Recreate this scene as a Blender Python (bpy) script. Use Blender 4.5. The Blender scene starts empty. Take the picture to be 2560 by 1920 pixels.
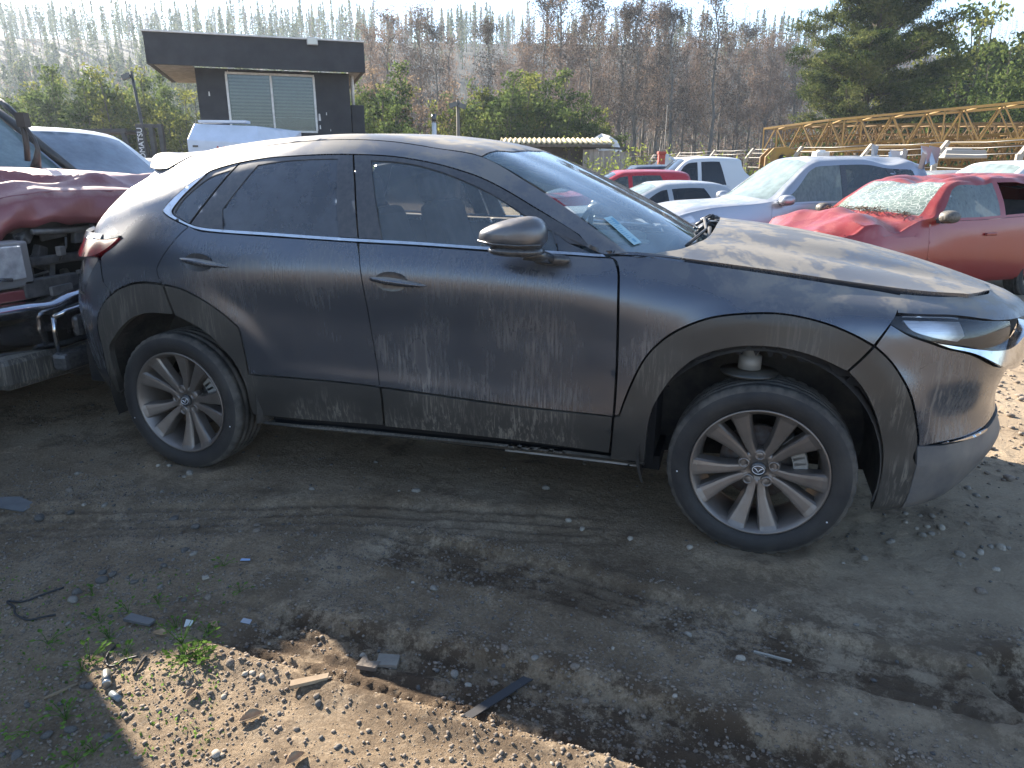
import bpy, bmesh, math, random
import numpy as np
from mathutils import Vector, Matrix
from mathutils.geometry import delaunay_2d_cdt
random.seed(7)
RNG = np.random.default_rng(7)
scene = bpy.context.scene
COL = scene.collection

# ---------------------------------------------------------------- camera
cam_d = bpy.data.cameras.new('camera'); cam = bpy.data.objects.new('camera', cam_d); COL.objects.link(cam)
CAM = Vector((2.4907, -2.5837, 1.4318)); YAW, PITCH, ROLL, FPX = -0.3024, 0.2986, 0.0039, 1760.26
def cam_axes():
    cy, sy, cp, sp = math.cos(YAW), math.sin(YAW), math.cos(PITCH), math.sin(PITCH)
    f = Vector((sy*cp, cy*cp, -sp)); r = Vector((cy, -sy, 0)); u = r.cross(f)
    cr, sr = math.cos(ROLL), math.sin(ROLL)
    return cr*r+sr*u, -sr*r+cr*u, f
cr_, cu_, cf_ = cam_axes()
m = Matrix((cr_, cu_, -cf_)).transposed().to_4x4(); m.translation = CAM
cam.matrix_world = m
cam_d.sensor_width = 36.0; cam_d.lens = FPX*36.0/2560.0
cam_d.clip_start = 0.05; cam_d.clip_end = 6000.0
scene.camera = cam

# ---------------------------------------------------------------- sky, sun, exposure
SUN_TO = Vector((-1.9, 1.0, 1.0)).normalized()          # towards the sun
SUN_EL = math.asin(SUN_TO.z); SUN_AZ = math.atan2(SUN_TO.x, SUN_TO.y)   # from +Y towards +X
world = bpy.data.worlds.new('World'); scene.world = world; world.use_nodes = True
nt = world.node_tree
for n in list(nt.nodes): nt.nodes.remove(n)
sky = nt.nodes.new('ShaderNodeTexSky'); sky.sky_type = 'NISHITA'; sky.sun_disc = False
sky.sun_elevation = SUN_EL; sky.sun_rotation = SUN_AZ; sky.altitude = 100; sky.air_density = .8; sky.dust_density = .25; sky.ozone_density = .9
bg = nt.nodes.new('ShaderNodeBackground'); bg.inputs[1].default_value = 0.09
wo = nt.nodes.new('ShaderNodeOutputWorld')
nt.links.new(sky.outputs[0], bg.inputs[0]); nt.links.new(bg.outputs[0], wo.inputs[0])
sd = bpy.data.lights.new('sun', 'SUN'); sd.energy = 5.0; sd.angle = math.radians(0.53); sd.color = (1.0, .90, .76)
sun = bpy.data.objects.new('sun', sd); COL.objects.link(sun)
sun.rotation_euler = (-SUN_TO).to_track_quat('-Z', 'Y').to_euler(); sun.location = SUN_TO*60
scene.view_settings.view_transform = 'Standard'; scene.view_settings.look = 'None'
scene.view_settings.exposure = 2.15; scene.view_settings.gamma = 1.0; scene.view_settings.use_curve_mapping = False
scene.render.engine = 'CYCLES'

# ---------------------------------------------------------------- helpers
def tag(o, label=None, cat=None, group=None, kind=None):
    if label: o['label'] = label
    if cat: o['category'] = cat
    if group: o['group'] = group
    if kind: o['kind'] = kind
    return o
def link(o, parent=None):
    COL.objects.link(o)
    if parent is not None: o.parent = parent
    return o
def empty(name, loc=(0, 0, 0), rz=0, parent=None):
    o = bpy.data.objects.new(name, None); o.empty_display_size = .2
    o.location = loc; o.rotation_euler = (0, 0, rz); return link(o, parent)
def mesh(name, verts, faces, mat=None, smooth=False):
    """verts (n,3), faces: list of index lists, or int array (m,3)/(m,4)"""
    me = bpy.data.meshes.new(name)
    if isinstance(faces, np.ndarray):
        v = np.ascontiguousarray(verts, dtype=np.float32); k = faces.shape[1]
        me.vertices.add(len(v)); me.vertices.foreach_set('co', v.ravel())
        me.loops.add(faces.size); me.loops.foreach_set('vertex_index', faces.astype(np.int32).ravel())
        me.polygons.add(len(faces)); me.polygons.foreach_set('loop_start', np.arange(0, faces.size, k, dtype=np.int32))
        me.polygons.foreach_set('loop_total', np.full(len(faces), k, dtype=np.int32))
        me.update(calc_edges=True); me.validate()
    else:
        me.from_pydata([tuple(map(float, a)) for a in verts], [], [list(map(int, f)) for f in faces]); me.update()
    if smooth: me.polygons.foreach_set('use_smooth', np.ones(len(me.polygons), dtype=bool))
    if mat is not None:
        for mm in (mat if isinstance(mat, (list, tuple)) else [mat]): me.materials.append(mm)
    return me
def obj(name, me, parent=None, loc=(0, 0, 0), rot=(0, 0, 0)):
    o = bpy.data.objects.new(name, me); o.location = loc; o.rotation_euler = rot; return link(o, parent)
class MB:
    """collects simple shapes into one mesh"""
    def __init__(s): s.v = []; s.f = []; s.sm = []
    def add(s, v, f, smooth=False):
        n = len(s.v); s.v += [tuple(a) for a in v]; s.f += [[n+i for i in q] for q in f]; s.sm += [smooth]*len(f); return s
    def box(s, c, d, rot=None, taper=1.0):
        x, y, z = d[0]/2, d[1]/2, d[2]/2; P = []
        for sz in (-1, 1):
            k = 1 if sz < 0 else taper
            P += [Vector((-x*k, -y*k, sz*z)), Vector((x*k, -y*k, sz*z)), Vector((x*k, y*k, sz*z)), Vector((-x*k, y*k, sz*z))]
        if rot is not None:
            R = rot if isinstance(rot, Matrix) else Matrix.Rotation(rot, 3, 'Z'); P = [R @ p for p in P]
        c = Vector(c); return s.add([p+c for p in P], [(0, 3, 2, 1), (4, 5, 6, 7), (0, 1, 5, 4), (1, 2, 6, 5), (2, 3, 7, 6), (3, 0, 4, 7)])
    def bar(s, a, b, w, h=None, up=(0, 0, 1)):
        a = Vector(a); b = Vector(b); d = (b-a); L = d.length; d.normalize(); h = h or w
        u = Vector(up); x = d.cross(u)
        if x.length < 1e-4: x = d.cross(Vector((1, 0, 0)))
        x.normalize(); z = x.cross(d)
        P = [p + x*sx*w/2 + z*sz*h/2 for p in (a, b) for sx, sz in ((-1, -1), (1, -1), (1, 1), (-1, 1))]
        return s.add(P, [(0, 3, 2, 1), (4, 5, 6, 7), (0, 1, 5, 4), (1, 2, 6, 5), (2, 3, 7, 6), (3, 0, 4, 7)])
    def tube(s, pts, r, n=8, cap=True, smooth=True):
        pts = [Vector(p) for p in pts]; rr = r if isinstance(r, (list, tuple)) else [r]*len(pts); V = []; F = []
        prev = None
        for i, p in enumerate(pts):
            d = (pts[min(i+1, len(pts)-1)]-pts[max(i-1, 0)]).normalized()
            x = prev if prev is not None else (d.cross(Vector((0, 0, 1))) if abs(d.z) < .95 else d.cross(Vector((0, 1, 0))))
            x = (x - d*x.dot(d)).normalized(); prev = x; y = d.cross(x)
            for k in range(n):
                a = 2*math.pi*k/n; V.append(p + (x*math.cos(a)+y*math.sin(a))*rr[i])
        for i in range(len(pts)-1):
            for k in range(n): F.append((i*n+k, i*n+(k+1) % n, (i+1)*n+(k+1) % n, (i+1)*n+k))
        if cap: F.append(tuple(range(n-1, -1, -1))); F.append(tuple((len(pts)-1)*n+k for k in range(n)))
        return s.add(V, F, smooth)
    def lathe(s, prof, n=48, axis='y', c=(0, 0, 0), smooth=True, close=False):
        """prof: (r, h) pairs; h along axis"""
        V = []; F = []; c = Vector(c)
        for r, h in prof:
            for k in range(n):
                a = 2*math.pi*k/n; q = (r*math.cos(a), r*math.sin(a))
                V.append(c+(Vector((q[0], h, q[1])) if axis == 'y' else Vector((q[0], q[1], h)) if axis == 'z' else Vector((h, q[0], q[1]))))
        m = len(prof)
        for i in range(m-1+(1 if close else 0)):
            j = (i+1) % m
            for k in range(n): F.append((i*n+k, i*n+(k+1) % n, j*n+(k+1) % n, j*n+k))
        return s.add(V, F, smooth)
    def prism(s, poly, h, M=None):
        """poly: 2D points; extruded by h along +z, then M applied"""
        n = len(poly); P = [Vector((a, b, 0)) for a, b in poly]+[Vector((a, b, h)) for a, b in poly]
        if M is not None: P = [M @ p for p in P]
        return s.add(P, [tuple(range(n-1, -1, -1)), tuple(range(n, 2*n))]+[(i, (i+1) % n, n+(i+1) % n, n+i) for i in range(n)])
    def build(s, name, mat, parent=None, loc=(0, 0, 0), rz=0, bevel=0):
        me = mesh(name, s.v, s.f, mat)
        if any(s.sm): me.polygons.foreach_set('use_smooth', np.array(s.sm, dtype=bool))
        o = obj(name, me, parent, loc, (0, 0, rz))
        if bevel:
            b = o.modifiers.new('bevel', 'BEVEL'); b.width = bevel; b.segments = 2; b.limit_method = 'ANGLE'
        return o
def children(o): return [c for c in COL.objects if c.parent == o]
KIDS = {}
def copy_tree(o, parent=None, depth=0):
    c = o.copy(); COL.objects.link(c); c.parent = parent
    for ch in list(o.children): copy_tree(ch, c, depth+1)
    return c
def superell(c, r, n=26, m=14, squash=None):
    V = []; F = []
    for i in range(m+1):
        ph = math.pi*i/m
        for k in range(n):
            th = 2*math.pi*k/n
            p = Vector((math.sin(ph)*math.cos(th), math.cos(ph), math.sin(ph)*math.sin(th)))
            p = Vector((abs(p.x)**.8*(1 if p.x > 0 else -1), abs(p.y)**.75*(1 if p.y > 0 else -1), abs(p.z)**.85*(1 if p.z > 0 else -1)))
            q = Vector((p.x*r[0], p.y*r[1], p.z*r[2]))
            if squash: q = squash(q)
            V.append(q+Vector(c))
    for i in range(m):
        for k in range(n): F.append((i*n+k, (i+1)*n+k, (i+1)*n+(k+1) % n, i*n+(k+1) % n))
    return V, F
def lettering(name, text, size, mat, parent, loc, rot, shear=0, center=False, extrude=.004):
    cu = bpy.data.curves.new(name, 'FONT'); cu.body = text; cu.size = size; cu.extrude = extrude; cu.shear = shear
    if center: cu.align_x = 'CENTER'
    t = bpy.data.objects.new(name, cu); me = bpy.data.meshes.new_from_object(t); me.name = name; me.materials.clear(); me.materials.append(mat)
    bpy.data.objects.remove(t); return obj(name, me, parent, loc, rot)
ORD = ['first', 'second', 'third', 'fourth', 'fifth', 'sixth', 'seventh', 'eighth', 'ninth', 'tenth', 'eleventh', 'twelfth', 'thirteenth', 'fourteenth', 'fifteenth', 'sixteenth', 'seventeenth', 'eighteenth', 'nineteenth']
TENS = ['', '', 'twent', 'thirt', 'fort', 'fift', 'sixt']
def ordinal(n):
    if n < 20: return ORD[n-1]
    return TENS[n//10]+'ieth' if n % 10 == 0 else TENS[n//10]+'y-'+ORD[n % 10-1]
def number_labels(items, fmt):
    """items: (position from the left, object); each label says which one it is, counted from the left"""
    for i, (_, o) in enumerate(sorted(items, key=lambda a: a[0])): o['label'] = fmt % ordinal(i+1)
# value noise for numpy
def vnoise(x, y, seed=0):
    xi = np.floor(x).astype(np.int64); yi = np.floor(y).astype(np.int64); fx = x-xi; fy = y-yi
    fx = fx*fx*(3-2*fx); fy = fy*fy*(3-2*fy)
    def h(a, b):
        n = (a*374761393+b*668265263+seed*974711) & 0xffffffff
        n = ((n ^ (n >> 13))*1274126177) & 0xffffffff
        return ((n ^ (n >> 16)) & 0xffff)/65535.0
    return (h(xi, yi)*(1-fx)+h(xi+1, yi)*fx)*(1-fy)+(h(xi, yi+1)*(1-fx)+h(xi+1, yi+1)*fx)*fy
def fbm(x, y, o=4, seed=0):
    r = 0; a = .5
    for i in range(o): r = r+a*(vnoise(x, y, seed+i)-.5); x = x*2.03+7; y = y*2.03+3; a *= .5
    return r

# ---------------------------------------------------------------- materials
def new_mat(name):
    m = bpy.data.materials.new(name); m.use_nodes = True; n = m.node_tree
    for k in list(n.nodes):
        if k.type != 'OUTPUT_MATERIAL': n.nodes.remove(k)
    return m, n, [k for k in n.nodes if k.type == 'OUTPUT_MATERIAL'][0]
def N(nt, t, **k):
    n = nt.nodes.new(t)
    for a, b in k.items():
        if a == 'ins':
            for i, v in b.items(): n.inputs[i].default_value = v
        else: setattr(n, a, b)
    return n
def pbr(name, col, rough=.6, metal=0, col2=None, scale=6.0, bump=0, bscale=40, coat=0, spec=.5, detail=5, contrast=(.35, .65), vec='Object', stretch=(1, 1, 1), alpha=None, rvar=0):
    m, t, out = new_mat(name)
    b = N(t, 'ShaderNodeBsdfPrincipled', ins={'Base Color': (*col, 1), 'Roughness': rough, 'Metallic': metal, 'Coat Weight': coat, 'Coat Roughness': .08, 'Specular IOR Level': spec})
    t.links.new(b.outputs[0], out.inputs[0])
    tc = N(t, 'ShaderNodeTexCoord'); mp = N(t, 'ShaderNodeMapping', ins={'Scale': stretch}); t.links.new(tc.outputs[vec], mp.inputs[0])
    if col2 is not None:
        nz = N(t, 'ShaderNodeTexNoise', ins={'Scale': scale, 'Detail': detail, 'Roughness': .6}); t.links.new(mp.outputs[0], nz.inputs[0])
        cr = N(t, 'ShaderNodeValToRGB'); cr.color_ramp.elements[0].position = contrast[0]; cr.color_ramp.elements[1].position = contrast[1]
        cr.color_ramp.elements[0].color = (*col, 1); cr.color_ramp.elements[1].color = (*col2, 1)
        t.links.new(nz.outputs[0], cr.inputs[0]); t.links.new(cr.outputs[0], b.inputs['Base Color'])
        if rvar:
            mr = N(t, 'ShaderNodeMapRange', ins={'To Min': rough-rvar, 'To Max': rough+rvar}); t.links.new(nz.outputs[0], mr.inputs[0]); t.links.new(mr.outputs[0], b.inputs['Roughness'])
    if bump:
        n2 = N(t, 'ShaderNodeTexNoise', ins={'Scale': bscale, 'Detail': 4.0}); t.links.new(mp.outputs[0], n2.inputs[0])
        bp = N(t, 'ShaderNodeBump', ins={'Strength': bump, 'Distance': .02}); t.links.new(n2.outputs[0], bp.inputs['Height']); t.links.new(bp.outputs[0], b.inputs['Normal'])
    return m
def leaf_mat(name, cols, rough=.6, trans=.35, scale=.35, vscale=9):
    """foliage: colour varies from clump to clump, light passes through"""
    m, t, out = new_mat(name)
    geo = N(t, 'ShaderNodeTexCoord'); nz = N(t, 'ShaderNodeTexNoise', ins={'Scale': scale, 'Detail': 3.0}); t.links.new(geo.outputs['Object'], nz.inputs[0])
    wn = N(t, 'ShaderNodeTexNoise', ins={'Scale': vscale, 'Detail': 1.0}); t.links.new(geo.outputs['Object'], wn.inputs[0])
    mx = N(t, 'ShaderNodeMix', data_type='FLOAT', ins={0: .45}); t.links.new(nz.outputs[0], mx.inputs[2]); t.links.new(wn.outputs[0], mx.inputs[3])
    cr = N(t, 'ShaderNodeValToRGB'); e = cr.color_ramp.elements; e[0].position = .38; e[1].position = .62; e[0].color = (*cols[0], 1); e[1].color = (*cols[-1], 1)
    for i, c in enumerate(cols[1:-1]):
        q = e.new(.38+.24*(i+1)/(len(cols)-1)); q.color = (*c, 1)
    t.links.new(mx.outputs[0], cr.inputs[0])
    d = N(t, 'ShaderNodeBsdfDiffuse', ins={1: rough}); tr = N(t, 'ShaderNodeBsdfTranslucent'); ms = N(t, 'ShaderNodeMixShader', ins={0: trans})
    t.links.new(cr.outputs[0], d.inputs[0]); t.links.new(cr.outputs[0], tr.inputs[0]); t.links.new(d.outputs[0], ms.inputs[1]); t.links.new(tr.outputs[0], ms.inputs[2]); t.links.new(ms.outputs[0], out.inputs[0])
    return m
def glass_mat(name, tint=(.5, .6, .6), trans=.6, dust=.2, dcol=(.28, .29, .29), rough=.06, streak=False):
    """window glass: see-through share, reflection by angle, and a film: dust, on some panes also painted sky reflection"""
    m, t, out = new_mat(name)
    tb = N(t, 'ShaderNodeBsdfTransparent', ins={0: (tint[0]*trans, tint[1]*trans, tint[2]*trans, 1)})
    df = N(t, 'ShaderNodeBsdfDiffuse', ins={0: (*dcol, 1)})
    gl = N(t, 'ShaderNodeBsdfGlossy', ins={0: (.95, .97, 1, 1), 1: rough})
    fr = N(t, 'ShaderNodeFresnel', ins={0: 1.55})
    m1 = N(t, 'ShaderNodeMixShader'); m2 = N(t, 'ShaderNodeMixShader')
    tc = N(t, 'ShaderNodeTexCoord'); mp = N(t, 'ShaderNodeMapping', ins={'Scale': (1, 1, .22) if streak else (1, 1, 1)}); t.links.new(tc.outputs['Object'], mp.inputs[0])
    nz = N(t, 'ShaderNodeTexNoise', ins={'Scale': 26.0 if streak else 7.0, 'Detail': 6.0, 'Roughness': .65}); t.links.new(mp.outputs[0], nz.inputs[0])
    mr = N(t, 'ShaderNodeMapRange', ins={'From Min': .35, 'From Max': .65, 'To Min': dust*.75, 'To Max': min(1, dust*1.2)}); t.links.new(nz.outputs[0], mr.inputs[0])
    t.links.new(mr.outputs[0], m1.inputs[0]); t.links.new(tb.outputs[0], m1.inputs[1]); t.links.new(df.outputs[0], m1.inputs[2])
    t.links.new(fr.outputs[0], m2.inputs[0]); t.links.new(m1.outputs[0], m2.inputs[1]); t.links.new(gl.outputs[0], m2.inputs[2]); t.links.new(m2.outputs[0], out.inputs[0])
    return m
def paint_mat(name, col, rough=.28, metal=.55, dust=.5, dcol=(.20, .18, .15), streaks=1.0, coat=1.0, up=1.0, wash=.12):
    """car paint under a coat of dried dirt: dust settles on upward faces, rain has run down the sides"""
    m, t, out = new_mat(name); L = t.links.new
    tc = N(t, 'ShaderNodeTexCoord'); geo = N(t, 'ShaderNodeNewGeometry')
    # runs: high frequency sideways, long downwards
    mp = N(t, 'ShaderNodeMapping', ins={'Scale': (1, 1, .07)}); L(tc.outputs['Object'], mp.inputs[0])
    n1 = N(t, 'ShaderNodeTexNoise', ins={'Scale': 78.0, 'Detail': 7.0, 'Roughness': .72, 'Distortion': .6}); L(mp.outputs[0], n1.inputs[0])
    r1 = N(t, 'ShaderNodeValToRGB'); r1.color_ramp.elements[0].position = .50; r1.color_ramp.elements[1].position = .60; L(n1.outputs[0], r1.inputs[0])
    # patches that gate the runs
    n2 = N(t, 'ShaderNodeTexNoise', ins={'Scale': 2.6, 'Detail': 4.0}); L(tc.outputs['Object'], n2.inputs[0])
    r2 = N(t, 'ShaderNodeValToRGB'); r2.color_ramp.elements[0].position = .45; r2.color_ramp.elements[1].position = .68; L(n2.outputs[0], r2.inputs[0])
    ml = N(t, 'ShaderNodeMath', operation='MULTIPLY'); L(r1.outputs[0], ml.inputs[0]); L(r2.outputs[0], ml.inputs[1])
    so_ = N(t, 'ShaderNodeSeparateXYZ'); L(tc.outputs['Object'], so_.inputs[0]); wv = N(t, 'ShaderNodeMath', operation='MULTIPLY_ADD', ins={1: .5, 2: -.25}); L(n2.outputs[0], wv.inputs[0]); zz = N(t, 'ShaderNodeMath', operation='ADD'); L(so_.outputs[2], zz.inputs[0]); L(wv.outputs[0], zz.inputs[1])
    lowz = N(t, 'ShaderNodeMapRange', ins={'From Min': .35, 'From Max': .95, 'To Min': .58*streaks, 'To Max': .12*streaks}); L(zz.outputs[0], lowz.inputs[0])
    ml2 = N(t, 'ShaderNodeMath', operation='MULTIPLY'); L(ml.outputs[0], ml2.inputs[0]); L(lowz.outputs[0], ml2.inputs[1])
    # dried blotches
    n3 = N(t, 'ShaderNodeTexNoise', ins={'Scale': 5.0, 'Detail': 10.0, 'Roughness': .74, 'Distortion': .3}); L(tc.outputs['Object'], n3.inputs[0])
    r3 = N(t, 'ShaderNodeValToRGB'); r3.color_ramp.elements[0].position = .47; r3.color_ramp.elements[1].position = .53; L(n3.outputs[0], r3.inputs[0])
    # how far the face looks up
    sx = N(t, 'ShaderNodeSeparateXYZ'); L(geo.outputs['Normal'], sx.inputs[0])
    upr = N(t, 'ShaderNodeMapRange', ins={'From Min': .45, 'From Max': .97, 'To Min': 0.0, 'To Max': dust*up}); L(sx.outputs[2], upr.inputs[0])
    bl = N(t, 'ShaderNodeMapRange', ins={'From Min': 0.0, 'From Max': 1.0, 'To Min': .50, 'To Max': 1.05}); L(r3.outputs[0], bl.inputs[0])
    u2 = N(t, 'ShaderNodeMath', operation='MULTIPLY'); L(upr.outputs[0], u2.inputs[0]); L(bl.outputs[0], u2.inputs[1])
    base = N(t, 'ShaderNodeMapRange', ins={'From Min': .3, 'From Max': .7, 'To Min': wash*.5, 'To Max': wash*1.4}); L(n2.outputs[0], base.inputs[0])
    a1 = N(t, 'ShaderNodeMath', operation='ADD'); L(ml2.outputs[0], a1.inputs[0]); L(u2.outputs[0], a1.inputs[1])
    a2 = N(t, 'ShaderNodeMath', operation='ADD', use_clamp=True); L(a1.outputs[0], a2.inputs[0]); L(base.outputs[0], a2.inputs[1])
    mixc = N(t, 'ShaderNodeMix', data_type='RGBA'); mixc.inputs[6].default_value = (*col, 1); mixc.inputs[7].default_value = (*dcol, 1); L(a2.outputs[0], mixc.inputs[0])
    b = N(t, 'ShaderNodeBsdfPrincipled', ins={'Coat Roughness': .12}); L(mixc.outputs[2], b.inputs['Base Color'])
    rr = N(t, 'ShaderNodeMapRange', ins={'To Min': rough, 'To Max': .75}); L(a2.outputs[0], rr.inputs[0]); L(rr.outputs[0], b.inputs['Roughness'])
    mm = N(t, 'ShaderNodeMapRange', ins={'To Min': metal, 'To Max': 0.0}); L(a2.outputs[0], mm.inputs[0]); L(mm.outputs[0], b.inputs['Metallic'])
    cc = N(t, 'ShaderNodeMapRange', ins={'To Min': coat*.6, 'To Max': 0.0, 'From Max': .7}); L(a2.outputs[0], cc.inputs[0]); L(cc.outputs[0], b.inputs['Coat Weight'])
    cro = N(t, 'ShaderNodeMapRange', ins={'To Min': .10, 'To Max': .5, 'From Max': .7}); L(a2.outputs[0], cro.inputs[0]); L(cro.outputs[0], b.inputs['Coat Roughness'])
    n4 = N(t, 'ShaderNodeTexNoise', ins={'Scale': 180.0, 'Detail': 3.0}); L(tc.outputs['Object'], n4.inputs[0])
    bp = N(t, 'ShaderNodeBump', ins={'Strength': .05, 'Distance': .004}); L(n4.outputs[0], bp.inputs['Height']); L(bp.outputs[0], b.inputs['Normal'])
    L(b.outputs[0], out.inputs[0]); return m

M = {}
M['chrome'] = pbr('chrome', (.55, .56, .58), .16, 1.0, (.38, .37, .36), 30, contrast=(.5, .75))
M['black_plastic'] = paint_mat('black_plastic', (.018, .019, .020), .34, 0, .35, (.18, .16, .13), 2.5, .25, wash=.18)
M['black_gloss'] = pbr('black_gloss', (.035, .036, .04), .22, 0, (.07, .07, .07), 60, coat=.3)
M['black_frame'] = pbr('black_frame', (.045, .045, .05), .33, 0, (.075, .072, .07), 45, coat=.2)
M['dark'] = pbr('dark_void', (.008, .008, .009), .9)
M['rubber'] = pbr('tyre_rubber', (.012, .012, .013), .7, 0, (.036, .033, .03), 5, bump=.1, bscale=120)
M['tread'] = pbr('tyre_tread', (.030, .028, .026), .85, 0, (.11, .098, .082), 9, bump=.2, bscale=90)
M['alloy'] = pbr('grey_alloy', (.225, .20, .18), .42, .7, (.155, .135, .12), 7, contrast=(.4, .75))
M['steel'] = pbr('steel', (.45, .44, .42), .38, .9)
M['rust'] = pbr('rusty_disc', (.10, .06, .045), .7, .4, (.16, .15, .14), 30)
M['caliper'] = pbr('caliper', (.26, .26, .245), .6, .3)
M['seat'] = pbr('seat_cloth', (.07, .072, .078), .85, 0, (.11, .11, .115), 10)
M['trim'] = pbr('interior_trim', (.11, .115, .12), .7)
M['red_lens'] = pbr('red_lens', (.35, .012, .02), .15, 0, (.12, .01, .014), 14, coat=1)
M['clear_lens'] = pbr('clear_lens', (.55, .56, .58), .12, .6, (.75, .75, .76), 60, stretch=(.2, .2, 3))
M['white_paper'] = pbr('paper_label', (.50, .50, .48), .7)
# ---------------------------------------------------------------- smooth body surface of the near car
def hermite(kn, vals, q, t0=None):
    """cubic Hermite through vals (n,...) at knots kn, evaluated at array q"""
    kn = np.asarray(kn, float); vals = np.asarray(vals, float)
    d = (vals[1:]-vals[:-1])/(kn[1:]-kn[:-1]).reshape((-1,)+(1,)*(vals.ndim-1))
    h = kn[1:]-kn[:-1]
    m = np.zeros_like(vals)
    w0 = h[1:]/(h[1:]+h[:-1]); w1 = 1-w0
    sh = (-1,)+(1,)*(vals.ndim-1)
    m[1:-1] = w0.reshape(sh)*d[:-1]+w1.reshape(sh)*d[1:]
    m[0] = d[0]; m[-1] = d[-1]
    i = np.clip(np.searchsorted(kn, q, side='right')-1, 0, len(kn)-2)
    t = ((q-kn[i])/h[i]).reshape(sh); hh = h[i].reshape(sh)
    return ((2*t**3-3*t**2+1)*vals[i]+(t**3-2*t**2+t)*hh*m[i]+(-2*t**3+3*t**2)*vals[i+1]+(t**3-t**2)*hh*m[i+1])
VK = [0,.1,.2,.36,.46,.66,.88,1.0,1.17,1.36,1.46,1.74,2.08]
T = {-1.5:(-.86,.9),-1.0:(-.80,.40),-.8:(-.73,.22),-.65:(-.63,.11)}
def rw(tail, side, nose=()):
    return [tuple(a) for a in tail]+[(a[0],a[0],a[1],a[2]) for a in side]+[tuple(a) for a in nose]
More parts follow.
